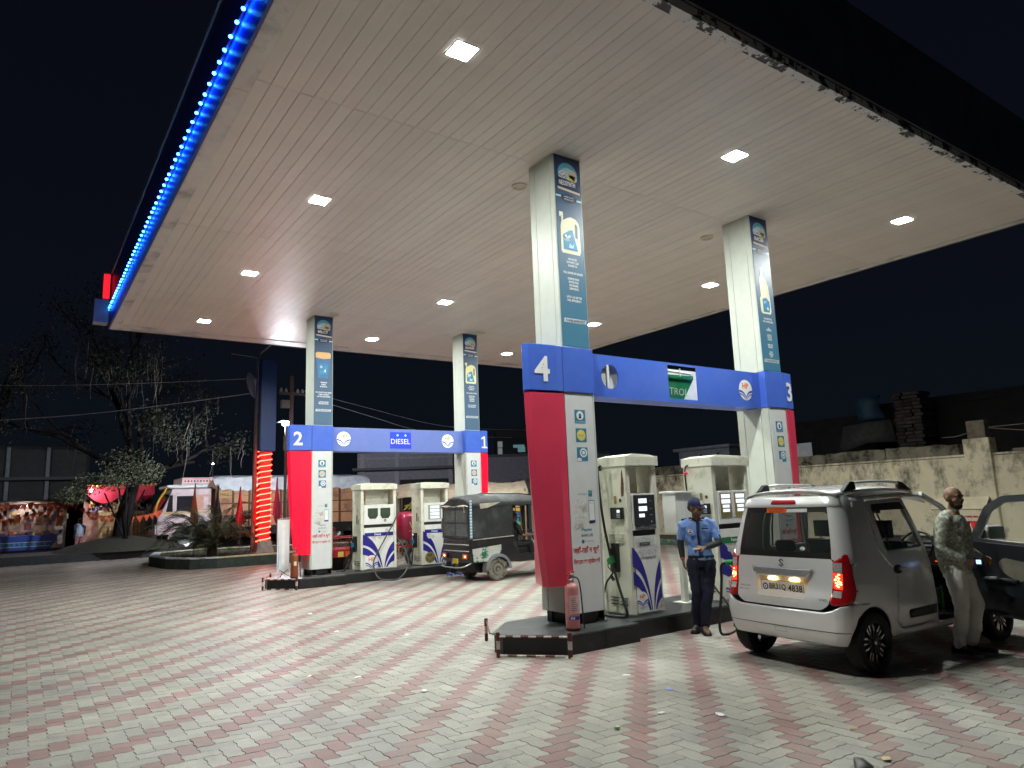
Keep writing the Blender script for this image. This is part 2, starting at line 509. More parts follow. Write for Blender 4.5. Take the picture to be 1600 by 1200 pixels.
# red and white guard frames round the island noses
bandr = M('band_maroon', (.10, .022, .022), .6, var=.35, scale=30); bandw = M('band_white', (.45, .42, .40), .6, var=.3, scale=30)
def banded(m, a, b, r, n=8, w0=0):
    a, b = V(a), V(b)
    for k in range(n):
        p, q = a.lerp(b, k / n), a.lerp(b, (k + 1) / n)
        m.tube([p, q], r, bandr if (k + w0) % 2 == 0 else bandw, 8, True)
def guard(y, label):
    t = thing('nose_guard', label, 'guard rail', (-.8, y - .1, 0), 0, 'striped guard rails at the island noses')
    def L(x, yy, z): return (x + .8, yy + .1, z)
    P = [(-.50, -.50), (-1.05, .10), (-.62, 1.02)]
    for i, (x, yy) in enumerate(P):
        m = MB(); banded(m, L(x, yy, 0), L(x, yy, .27), .022 if i else .026, 3); m.build('post', t)
    m = MB(); banded(m, L(-.52, -.48, .225), L(-1.05, .1, .225), .012, 9, 1); m.build('rail', t)
    m = MB(); banded(m, L(-.55, -.46, .02), L(-1.05, .1, .02), .012, 7, 1); m.build('rail', t)
    m = MB(); m.tube([L(-1.05, .1, .24), L(-.9, .5, .19), L(-.62, 1.02, .25)], .010, bandr, 6); m.build('rail', t)
    return t
guard(0, 'bent maroon and white guard rail around the nose of the island at column 4')
guard(9.3, 'maroon and white guard rail around the nose of the island at column 2')

# ------------------------------------------------------------------ canopy
H = 6.306
XL, XR, YN, YF = -3.768, 8.626, -2.776, 12.242
soff = M('soffit_paint', (.86, .795, .72), .40, var=.05, scale=1.2, rnd_obj=.035, dirt=(.62, .57, .51), dscale=1.1, dlo=.55, dhi=.9)
trim = M('trim_paint', (.80, .76, .72), .45, var=.06, dirt=(.45, .43, .41), dscale=1.5)
peel = M('peeling_paint', (.82, .80, .77), .6, var=.05, dirt=(.06, .06, .065), dscale=5.5, dlo=.515, dhi=.545)
fasc = M('fascia_blue', (.02, .04, .30), .4, var=.1)
fascn = M('fascia_dull_blue', (.075, .075, .09), .55, var=.3, scale=2)
darkm = M('dark_void', (.02, .02, .02), .9, var=0)
canopy = thing('fuel_canopy', 'wide flat pale canopy roof with plank soffit over both pump islands', 'canopy', (2.4, 4.9, 0))
cx, cy = 2.4, 4.9
def cbox(name, x0, y0, z0, x1, y1, z1, m, bevel=0.):
    b = MB(); b.box(x0 - cx, y0 - cy, z0, x1 - cx, y1 - cy, z1, m); return b.build(name, canopy, bevel=bevel)
cbox('roof_deck', XL - .15, YN - .1, H + .06, XR + .15, YF + .5, H + .12, darkm)
ROWS = [(YN, .37), (.37, 4.92), (4.92, 9.47), (9.47, YF)]
PIT = .158
ncol = int(round((XR - XL) / PIT)); PIT = (XR - XL) / ncol
rest = MB(); cnt = 0
for ri, (a, b) in enumerate(ROWS):
    g_ = MB(); L = b - a - .006
    g_.box(-PIT / 2 + .0025, -L / 2, 0, PIT / 2 - .0025, L / 2, .02, soff)
    me = None
    for c in range(ncol):
        x = XL + (c + .5) * PIT - cx; y = (a + b) / 2 - cy
        dz = rnd(-.0012, .0012)
        if cnt < 300:
            if me is None:
                o = g_.build('soffit_plank', canopy); me = o.data
                md = o.modifiers.new('bevel', 'BEVEL'); md.width = .0025; md.segments = 1
            else:
                o = bpy.data.objects.new('soffit_plank', me); COL.objects.link(o); o.parent = canopy
            o.location = (x, y, H + dz); cnt += 1
        else:
            rest.box(x - PIT / 2 + .0025, y - L / 2, H + dz, x + PIT / 2 - .0025, y + L / 2, H + .02 + dz, soff)
if rest.v: stuff(rest.build('soffit_plank', canopy))
# edge trims (ledges) and fascias
for a, b in ((YN - .02, .62), (.625, 5.2), (5.205, 9.6), (9.605, YF + .52)):
    cbox('edge_trim', XL - .2, a, H - .018, XL - .004, b, H + .02, trim, .004)
for a, b in ((XL + .0, 0.2), (.205, 4.4), (4.405, XR + .2)):
    cbox('edge_trim', a, YF + .004, H - .014, b, YF + .52, H + .02, trim, .004)
cbox('edge_trim', XR + .004, YN, H - .014, XR + .2, YF, H + .02, trim, .004)
cbox('edge_lip', XL - .2, YN - .11, H - .03, XR + .2, YN - .006, H + .075, peel)
cbox('fascia', XL - .235, YN - .02, H - .02, XL - .204, YF + .52, 7.62, fasc)
cbox('fascia', XL - .2, YN - .145, H + .08, XR + .2, YN - .115, 7.62, fascn)
cbox('fascia', XL - .2, YF + .525, H - .02, XR + .2, YF + .55, 7.62, fascn)
cbox('fascia', XR + .205, YN - .02, H - .02, XR + .23, YF + .52, 7.62, fascn)
cbox('roof_sheet', XL - .19, YN - .1, 7.45, XR + .19, YF + .5, 7.47, fascn)
cap = M('coping_grey', (.25, .25, .28), .5, var=.15)
cbox('coping', XL - .26, YN - .02, 7.622, XL - .17, YF + .52, 7.67, cap)
# blue light strip along the left fascia
rail = cbox('led_strip', XL - .262, YN, 6.735, XL - .238, YF + .4, 6.76, M('strip_channel', (.1, .12, .3), .4, var=0))
ledm = glow('led_blue', (.03, .32, 1.0), 26.)
lens = MB(); lens.lathe([(.0, .012), (.016, .008), (.022, -.004), (.016, -.018), (.0, -.02)], ledm, 8, caps=False)
me = None
yy = YN + .1
while yy < YF + .35:
    if me is None: o = lens.build('led_bulb', rail, smooth=60); me = o.data
    else:
        o = bpy.data.objects.new('led_bulb', me); COL.objects.link(o); o.parent = rail
    o.location = (XL - .275 - cx, yy - cy, 6.715 + rnd(-.008, .008)); yy += .236 + rnd(-.03, .03)
la = bpy.data.lights.new('led_strip_light', 'AREA'); la.shape = 'RECTANGLE'; la.size = .03; la.size_y = YF - YN - .8; la.energy = 150; la.color = (.0, .035, 1.0); la.spread = rad(100)
lo = bpy.data.objects.new('led_strip_light', la); COL.objects.link(lo); lo.parent = canopy
lo.location = (XL - .29 - cx, (YN + YF) / 2 - cy, 6.70); lo.rotation_euler = (0, rad(-48), 0)
# corner box with a red lit face at the far end
cbox('corner_box', XL - .58, YF + .15, 6.36, XL - .27, YF + .5, 6.93, M('corner_grey', (.30, .29, .33), .5, var=.1))
cbox('corner_post', XL - .42, YF + .2, 6.932, XL - .27, YF + .5, 7.62, M('corner_grey', (.30, .29, .33), .5, var=.1))
b = MB(); b.box(XL - .41 - cx, YF + .14 - cy, 6.97, XL - .275 - cx, YF + .19 - cy, 7.58, glow('corner_red', (1., .01, .02), 1.6)); b.build('red_light_panel', canopy, bevel=.02)

# recessed square floodlights and round caps
floodm = glow('flood_lens', (.95, 1.0, .945), LAMP)
housing = M('flood_housing', (.55, .55, .53), .4, var=.05)
def flood():
    t = thing('ceiling_floodlight', '', 'ceiling light', (0, 0, 0), 0, 'square floodlights in the canopy soffit')
    m = MB(); w = .122; q = .022
    for a in ((-w - q, -w - q, w + q, -w), (-w - q, w, w + q, w + q), (-w - q, -w, -w, w), (w, -w, w + q, w)):
        m.box(a[0], a[1], -.009, a[2], a[3], -.001, housing)
    m.build('frame', t, bevel=.002)
    m = MB(); e = w - .004; m.add([(-w, -w, -.003), (w, -w, -.003), (w, w, -.003), (-w, w, -.003), (-e, -e, -.006), (e, -e, -.006), (e, e, -.006), (-e, e, -.006)], [(7, 6, 5, 4), (0, 1, 5, 4), (1, 2, 6, 5), (2, 3, 7, 6), (3, 0, 4, 7)], floodm); m.build('lens', t, fix=False)
    return t
f0 = None
LXS = (-2.13, 2.233, 6.767); LYS = (-1.22, 2.981, 6.886, 11.009)
FL = {(0, 0): 'square floodlight in the soffit, largest and nearest, at the top of the photo', (0, 1): 'square floodlight second along the row beside the blue strip, left of column 4',
      (0, 2): 'square floodlight third along the row beside the blue strip, left above column 2', (0, 3): 'square floodlight farthest along the row beside the blue strip, near the far left corner',
      (1, 0): 'square floodlight between columns 4 and 3 on the near edge side', (1, 1): 'square floodlight behind the top of column 4',
      (1, 2): 'square floodlight between columns 2 and 1, over their front', (1, 3): 'square floodlight just behind columns 2 and 1, between them',
      (2, 0): 'square floodlight to the right of column 3, nearest the right corner', (2, 1): 'square floodlight just left of column 3 near the right canopy edge',
      (2, 2): 'square floodlight half hidden behind column 4 near the right canopy edge', (2, 3): 'square floodlight right of column 1 near the far corner'}
for i, x in enumerate(LXS):
    for j, y in enumerate(LYS):
        if f0 is None: f0 = flood(); f0['label'] = FL[(i, j)]; f0.location = (x, y, H)
        else: dup(f0, FL[(i, j)], (x, y, H))
capm = M('vent_cap', (.58, .53, .44), .45, var=.05)
def capring(x, y, label):
    t = thing('round_vent', label, 'ceiling fitting', (x, y, H), 0, 'round caps in the soffit beside the columns')  # round vent cap set in the soffit
    m = MB(); m.lathe([(.085, -.001), (.085, -.012), (.04, -.016), (.001, -.016)], capm, 24); m.build('disc', t, smooth=40)
    m = MB(); m.lathe([(.088, -.001), (.088, -.022), (.112, -.022), (.118, -.001)], M('cap_ring', (.68, .60, .45), .4, var=.05), 28, caps=False); m.build('ring', t, smooth=40)
capring(.2, 1.05, 'round cap with raised ring in the soffit beside column 4')
capring(4.36, 1.05, 'round cap in the soffit beside column 3')
capring(.38, 8.98, 'small round cap in the soffit at the head of the bucket poster column')
capring(4.55, 8.98, 'small round cap in the soffit beside the yellow jug poster column')

# ------------------------------------------------------------------ columns
def grad_mat(name, top, mid, bot, z0, z1):
    m = bpy.data.materials.new(name); m.use_nodes = True; nt = m.node_tree; N = nt.nodes; bs = N['Principled BSDF']
    tc = N.new('ShaderNodeTexCoord'); sp = N.new('ShaderNodeSeparateXYZ'); lnk(nt, tc.outputs['Object'], sp.inputs[0])
    mr = N.new('ShaderNodeMapRange'); mr.inputs['From Min'].default_value = z0; mr.inputs['From Max'].default_value = z1
    lnk(nt, sp.outputs['Z'], mr.inputs['Value'])
    cr = N.new('ShaderNodeValToRGB'); e = cr.color_ramp.elements
    e[0].color = (*bot, 1); e[1].color = (*top, 1); q = e.new(.55); q.color = (*mid, 1)
    lnk(nt, mr.outputs[0], cr.inputs[0]); lnk(nt, cr.outputs[0], bs.inputs['Base Color'])
    bs.inputs['Roughness'].default_value = .42
    return m
poster_near = grad_mat('poster_print_teal', (.004, .022, .10), (.02, .085, .17), (.045, .185, .29), 3.66, 6.3)
poster_far = grad_mat('poster_print_slate', (.014, .04, .12), (.035, .085, .17), (.06, .125, .21), 3.66, 6.3)
glowp = M('poster_glow', (.12, .42, .60), .35, var=.1); glow2 = M('poster_glow_pale', (.42, .66, .72), .35, var=.1)
bannerm = M('poster_banner', (.008, .02, .07), .35, var=.1); beigem = M('poster_beige', (.62, .50, .40), .4, var=.06)
label_b = M('bottle_label', (.02, .22, .42), .35, var=.2, scale=20)
white_lt = M('column_panel', (.51, .54, .48), .42, var=.04, dirt=(.5, .5, .46), dscale=1.3, dlo=.6, dhi=.95)
gap = M('panel_gap', (.05, .05, .05), .8, var=0)
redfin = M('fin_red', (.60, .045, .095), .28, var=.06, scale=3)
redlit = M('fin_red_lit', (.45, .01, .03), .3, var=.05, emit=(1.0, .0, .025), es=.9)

def poster(t, w, name, kind, pm):
    m = MB(); m.box(.012, -.006, 3.66, w - .012, -.001, H - .012, pm)
    po = m.build('poster', t)
    m = MB(); F = Flat(m, (0, -.006, 0), (1, 0, 0), (0, 0, 1))
    c = w / 2
    F.circ(c, 6.05, .17, glowp, .001, 28, .16); F.circ(c, 6.03, .12, glow2, .002, 24, .11)
    for k, (dx, dz, r) in enumerate(((-.10, 6.02, .06), (-.05, 6.0, .045), (.08, 6.06, .07), (.06, 5.99, .06), (.12, 6.0, .04))):
        F.circ(c + dx, dz, r, (pwhite, pgrey, beigem, pyellow, beigem)[k], .003, 10)
    hp_logo(F, c - .10, 6.03, .055, LOGO, .0035)
    F.poly([(.035, 5.985), (.41, 5.95), (.43, 5.80), (.40, 5.80), (.42, 5.90)][:2] + [(.40, 5.87), (.42, 5.82), (.035, 5.85)], bannerm, .004)
    F.text(name, c - .02, 5.875, pwhite, h=.07, w=min(.28, .05 * len(name)), l=.006, bold=.02)
    F.poly([(.05, 5.845), (.43, 5.815), (.435, 5.785), (.055, 5.81)], beigem, .004)
    F.circ(c, 5.70, .135, bannerm, .003, 28, .062)
    for k, tx in enumerate(('WEAR GUARD', 'TECHNOLOGY')): F.text(tx, c, 5.705 - k * .035, pwhite, h=.02, w=.17, l=.005)
    F.rect(.015, 5.70, .10, 5.725, glow2, .002); F.rect(w - .10, 5.68, w - .015, 5.705, glow2, .002)
    m.build('emblem', po)
    m = MB(); F = Flat(m, (0, -.006, 0), (1, 0, 0), (0, 0, 1))
    if kind == 'jug' or kind == 'yellowjug':
        bm_ = pcream if kind == 'jug' else M('print_lemon', (.75, .68, .30), .4, var=.05)
        z = 4.92
        body = [(.09, 0), (.07, .03), (.075, .36), (.085, .42), (.095, .44), (.09, .50), (.06, .50), (.06, .57), (.125, .57), (.125, .50), (.12, .455), (.20, .50), (.26, .52), (.34, .50), (.385, .45), (.40, .38), (.405, .05), (.385, .0)]
        F.poly([(x - .005 + (.03 if 0 else 0), z + y) for x, y in body], bm_, .002)
        F.poly([(.315, z + .24), (.355, z + .22), (.36, z + .40), (.335, z + .44), (.315, z + .42)], pm, .004)
        F.poly([(.105, z + .05), (.35, z + .05), (.27, z + .34), (.22, z + .33), (.105, z + .25)], label_b, .004)
        for k in range(3): F.circ(.15 + .03 * k, z + .24 - .02 * (k % 2), .022, (pwhite, glow2, pwhite)[k], .006, 8)
        F.text('NEO', .17, z + .17, pwhite, h=.035, l=.006)
        F.poly([(.19, z + .08), (.21, z + .15), (.25, z + .11), (.28, z + .14), (.27, z + .08)], glow2, .006)
        F.rect(.06, z + .505, .125, z + .515, pgrey, .004)
    elif kind == 'bottle':
        z = 4.62
        body = [(.12, .0), (.09, .04), (.085, .25), (.12, .30), (.115, .55), (.13, .62), (.15, .66), (.15, .80), (.22, .80), (.22, .66), (.27, .60), (.33, .48), (.35, .33), (.36, .22), (.365, .05), (.34, 0)]
        F.poly([(x, z + y) for x, y in body], pcream, .002)
        F.poly([(.15, z + .03), (.31, z + .03), (.34, z + .13), (.33, z + .22), (.25, z + .28), (.15, z + .25)], label_b, .004)
        for k in range(7): F.poly([(.21 + .015 * k, z + .58 - .045 * k), (.30 + .006 * k, z + .53 - .04 * k), (.30 + .006 * k, z + .52 - .04 * k), (.21 + .015 * k, z + .57 - .045 * k)], M('bottle_ridge', (.55, .54, .36), .4, var=0), .004)
        F.text('4T', .21, z + .17, pwhite, h=.045, l=.006); F.circ(.27, z + .09, .03, glow2, .006, 8)
    else:
        z = 4.78
        F.poly([(.11, z), (.35, z), (.41, z + .50), (.05, z + .50)], M('bucket_blue', (.03, .15, .34), .35, var=.1), .002)
        F.poly([(.045, z + .49), (.04, z + .60), (.08, z + .63), (.37, z + .63), (.415, z + .60), (.41, z + .49), (.23, z + .465)], M('print_apricot', (.80, .45, .18), .4, var=.05), .004)
        F.rect(.14, z + .10, .33, z + .34, label_b, .004); F.text('4', .27, z + .14, pwhite, h=.08, l=.006); F.circ(.18, z + .27, .03, pgrey, .006, 8)
    m.build('container_print', po)
    m = MB(); F = Flat(m, (0, -.006, 0), (1, 0, 0), (0, 0, 1))
    T = {'jug': [(4.83, 'ADVANCED', .14), (4.785, 'SYNTHETIC CAR', .19), (4.74, 'ENGINE OIL', .14), (4.64, 'FULL RANGE OF GRADES', .30), (4.56, 'SUPERIOR WEAR', .18), (4.515, 'PROTECTION', .15), (4.47, 'FOR ENGINE', .14), (4.425, 'COMPONENTS', .15), (4.31, 'UPTO 1.6% BETTER', .24), (4.265, 'FUEL EFFICIENCY', .22)],
         'bottle': [(4.52, 'ADVANCED OIL', .2), (4.47, 'FOR 4 STROKE BIKES', .24), (4.36, 'ALL', .05), (4.33, 'SEASONS', .12), (4.24, 'BETTER', .1), (4.205, 'PICK UP', .1), (4.17, '& POWER', .1), (4.08, 'IMPROVED', .12), (4.045, 'MILEAGE', .1), (3.96, 'LONG', .07), (3.925, 'ENGINE', .1), (3.89, 'LIFE', .06)],
         'bucket': [(4.66, 'PREMIUM', .14), (4.61, 'DIESEL', .11), (4.56, 'ENGINE OIL', .16), (4.42, 'FOR TRUCKS AND BUSES', .36), (4.37, 'TURBO CHARGED', .24), (4.32, 'AND OFF ROAD ENGINES', .30), (4.19, 'LONG DRAIN', .22), (4.15, 'PROTECTION', .22)]}
    T['yellowjug'] = T['jug']
    for z, s, ww in T[kind]: F.text(s, c + .01, z, pwhite, h=.031, w=ww * 1.08, l=.002, bold=.022)
    zz = 3.80 if kind == 'bottle' else 3.98
    F.poly([(.05, zz), (.42, zz), (.435, zz + .055), (.06, zz + .055)], M('slogan_bar', (.55, .62, .66), .4, var=.05), .002)
    F.text('POWER IN PROTECT', c + .01, zz + .008, bannerm, h=.038, w=.33, l=.004, bold=.02)
    m.build('small_print', po)

def nose_plan(s, k, y0=-.04, y1=.58):
    """prow in plan, pointing left; k scales its reach"""
    if s > 0: return [(.0, y0), (-.0, y0 - .006), (-.235 * k, -.012 + .06 * (1 - k)), (-.25 * k, .09 + .06 * (1 - k)), (-.20 * k, .32), (-.03, y1), (.0, y1)]
    return [(-.04, y0), (-.14, y0 - .008), (-.54 * k, .0 + .10 * (1 - k)), (-.575 * k, .09 + .10 * (1 - k)), (-.40 * k, .32), (-.14, y1), (-.04, y1)]
def column(x, y, s, num, pname, kind, label, lit, pm):
    t = thing('canopy_column', label, 'column', (x, y, 0), 0, 'square columns carrying the canopy')
    W = .47; D = .545
    m = MB(); m.box(.03, .03, .22, W - .03, D - .03, H - .001, gap); m.build('core', t)
    # upper cladding: corner strips and panel sheets with open joints
    m = MB(); m.box(0, .0, 3.645, W, .02, H - .002, white_lt); m.build('cladding_sheet', t, bevel=.003)
    for a, b in ((.0215, .095), (.102, .42), (.427, D)):
        m = MB(); m.box(0, a, 3.645, .02, b, H - .002, white_lt); m.build('cladding_sheet', t, bevel=.003)
        m = MB(); m.box(W - .02, a, 3.645, W, b, H - .002, white_lt); m.build('cladding_sheet', t, bevel=.003)
    m = MB(); m.box(.0205, D - .02, 3.645, W - .0205, D, H - .002, white_lt); m.build('cladding_sheet', t, bevel=.003)
    poster(t, W, pname, kind, pm)
    # lower cladding
    LX0, LX1 = (-.055, W + .005) if s < 0 else (-.005, W + .002)
    m = MB(); m.box(LX0 + .035, -.03, .36, LX1 - .035, .0, 3.055, M('column_front', (.63, .64, .645), .36, var=.04, dirt=(.45, .44, .42), dscale=2.2, dlo=.58, dhi=.85)); m.build('front_sheet', t, bevel=.004)
    for xx in (LX0, LX1 - .03):
        m = MB(); m.box(xx, -.024, .36, xx + .03, .12, 3.055, white_lt); m.build('cladding_sheet', t, bevel=.008)
        m = MB(); m.box(xx, .127, .36, xx + .03, .44, 3.055, white_lt); m.build('cladding_sheet', t, bevel=.003)
        m = MB(); m.box(xx, .447, .36, xx + .03, .575, 3.055, white_lt); m.build('cladding_sheet', t, bevel=.003)
    m = MB(); m.box(LX0 + .032, .545, .36, LX1 - .032, .574, 3.055, white_lt); m.build('cladding_sheet', t, bevel=.003)
    m = MB()
    for a in ((.0, .0), (W - .1, .0), (0, .45), (W - .1, .45)): m.box(a[0], a[1], .221, a[0] + .1, a[1] + .1, .36, black)
    m.box(.02, .0, .26, W - .02, .5, .345, black); m.box(-.02, -.02, .222, .12, .12, .232, steel); m.box(W - .13, -.02, .222, W + .03, .10, .232, steel)
    m.build('base_frame', t)
    # number box and fin
    def np(k): return [((px_) if s < 0 else W - px_, py_) for px_, py_ in nose_plan(s, k)]
    m = MB(); m.prism(np(1.0), 3.057, 3.642, blue); nb = m.build('number_box', t, bevel=.006)
    m = MB(); m.box(-.035 if s < 0 else .0, -.045, 3.057, W if s < 0 else W - .002, -.0315, 3.642, blue)
    m.box(-.035 if s < 0 else .0, .581, 3.057, W if s < 0 else W - .002, .592, 3.642, blue); m.build('band', t, bevel=.004)
    m = MB(); m.box(W - .0, -.03, 3.057, W + .012, .576, 3.642, blue) if s < 0 else m.box(-.012, -.03, 3.057, .0, .576, 3.642, blue); m.build('band', t)
    p1, p2 = (np(1.0)[1], np(1.0)[2])
    m = MB()
    a, b = (V((p2[0], p2[1], 0)), V((p1[0], p1[1], 0))) if s < 0 else (V((p1[0], p1[1], 0)), V((p2[0], p2[1], 0)))
    u = (b - a)
    Fn = Flat(m, a, u, (0, 0, 1)); Fn.text(num, u.length * (.46 if s < 0 else .50), 3.17, pwhite, h=.32, l=.008, bold=.025) if num != '1' else None
    if num == '1':
        q = u.length * .5; Fn.poly([(q - .10, 3.17), (q + .10, 3.17), (q + .10, 3.21), (q + .03, 3.21), (q + .03, 3.49), (q - .02, 3.49), (q - .11, 3.44), (q - .11, 3.40), (q - .025, 3.43), (q - .025, 3.21), (q - .10, 3.21)], pwhite, .008)
    m.build('numeral', nb)
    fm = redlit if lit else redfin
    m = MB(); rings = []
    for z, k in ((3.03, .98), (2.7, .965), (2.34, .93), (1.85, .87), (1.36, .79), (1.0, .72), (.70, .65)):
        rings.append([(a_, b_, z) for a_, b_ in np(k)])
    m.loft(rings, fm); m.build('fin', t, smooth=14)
    # stickers
    def sticker(z0, x0, w, h, kind):
        m = MB(); F = Flat(m, (x0, -.0315, z0), (1, 0, 0), (0, 0, 1))
        if kind in 'abc':
            m.box(x0, -.0315, z0, x0 + w, -.0302, z0 + h, pteal)
            if kind == 'a': F.circ(w / 2, h * .58, w * .33, pwhite, .001, 20, h * .34); F.circ(w / 2, h * .60, w * .14, pteal, .002, 10); F.rect(w * .38, h * .36, w * .62, h * .5, pblack, .002); F.text('NO SMOKING', w / 2, h * .06, pwhite, w=w * .85, h=h * .08, l=.002)
            if kind == 'b': F.circ(w / 2, h * .5, w * .40, pyellow if not lit else beigem, .001, 24, h * .40); F.text('FASTAG', w / 2, h * .44, pteal, w=w * .5, h=h * .1, l=.002)
            if kind == 'c': F.circ(w * .6, h * .6, w * .34, pwhite, .001, 22, h * .34); F.circ(w * .6, h * .6, w * .22, pteal, .002, 16, h * .22); F.circ(w * .6, h * .6, w * .14, pwhite, .003, 12, h * .14); F.poly([(0, 0), (w * .38, .0), (w * .38, h * .18), (w * .15, h * .24), (0, h * .16)], pwhite, .002)
        m.build('sticker', t)
    c = (LX0 + LX1) / 2
    sticker(2.665, c - .085, .175, .17, 'a'); sticker(2.425, c - .08, .175, .175, 'b'); sticker(2.19, c - .075, .175, .17, 'c')
    m = MB(); m.box(c + .075, -.0315, 1.745, c + .135, -.0302, 1.82, pteal); F = Flat(m, (c, -.0315, 0), (1, 0, 0), (0, 0, 1))
    F.text('HP', c * 0 + .105, 1.785, pyellow, w=.04, h=.02, l=.001); F.text('HP PAY', -.02, 1.765, pteal, w=.14, h=.022, l=.0)
    m.build('payment_sticker', t)
    # torn paper and small payment card
    paper = M('torn_paper', (.62, .62, .60), .8, var=.18, scale=25, dirt=(.42, .36, .34), dscale=9, dlo=.5, dhi=.6)
    m = MB(); rr = random.Random(int(x * 7 + y * 3)); pts = []
    for k in range(26):
        a = 2 * PI * k / 26; px_ = .115 * max(-1, min(1, 1.35 * math.cos(a))) + rr.uniform(-.012, .012); pz = .17 * max(-1, min(1, 1.35 * math.sin(a))) + rr.uniform(-.018, .018); pts.append((c - .06 + px_, 1.53 + pz))
    Flat(m, (0, -.0305, 0), (1, 0, 0), (0, 0, 1)).poly(pts, paper, .001); m.build('torn_poster_scrap', t)
    m = MB(); m.box(c + .065, -.033, 1.42, c + .165, -.0305, 1.70, pwhite); F = Flat(m, (c, -.033, 0), (1, 0, 0), (0, 0, 1))
    for a in ((.065, 1.42, .165, 1.452), (.065, 1.69, .165, 1.70), (.065, 1.42, .071, 1.70), (.159, 1.42, .165, 1.70)): F.rect(*a, pteal if a[3] > 1.46 else navy, .001)
    F.text('paytm', .115, 1.655, pteal, w=.06, h=.016, l=.001); m.build('payment_card', t)
    m = MB(); F = Flat(m, (c, -.0305, 0), (1, 0, 0), (0, 0, 1))
    F.text('Paytm', .02, 1.315, pteal, w=.16, h=.045, l=.001, bold=.02); F.text('BHIM UPI', .02, 1.255, pgreen, w=.18, h=.035, l=.001); F.circ(-.05, 1.20, .024, pteal, .001, 12); F.text('Accepted', .05, 1.19, pteal, w=.13, h=.022, l=.001)
    m.build('payment_lettering', t)
    m = MB(); F = Flat(m, (c, -.0305, 0), (1, 0, 0), (0, 0, 1))
    F.text('\u091c\u0939\u093e\u0901-\u0924\u0939\u093e\u0901 \u0928 \u0925\u0942\u0915\u0947\u0902', .0, 1.045, pred, w=.42, l=.001, bold=.025, h=.10)
    F.text('\u093f\u092a\u0915\u0926\u093e\u0928 \u0915\u093e \u092a\u094d\u0930\u092f\u094b\u0917 \u0915\u0930\u0947\u0902', .0, .915, pred, w=.42, l=.001, bold=.025, h=.085)
    m.build('hindi_lettering', t)
    return t
column(0, 0, -1, '4', 'NEOSYNTH', 'jug', 'column marked 4 with dark red fin, nearest of the four', False, poster_near)
column(4.15, 0, 1, '3', 'RACER', 'bottle', 'column marked 3 at the right end of the petrol beam, bottle on its poster', False, poster_near)
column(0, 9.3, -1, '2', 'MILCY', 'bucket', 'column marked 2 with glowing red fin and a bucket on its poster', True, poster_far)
column(4.13, 9.3, 1, '1', 'NEOSYNTH', 'yellowjug', 'column marked 1 with glowing red fin and a yellow jug on its poster', True, poster_far)

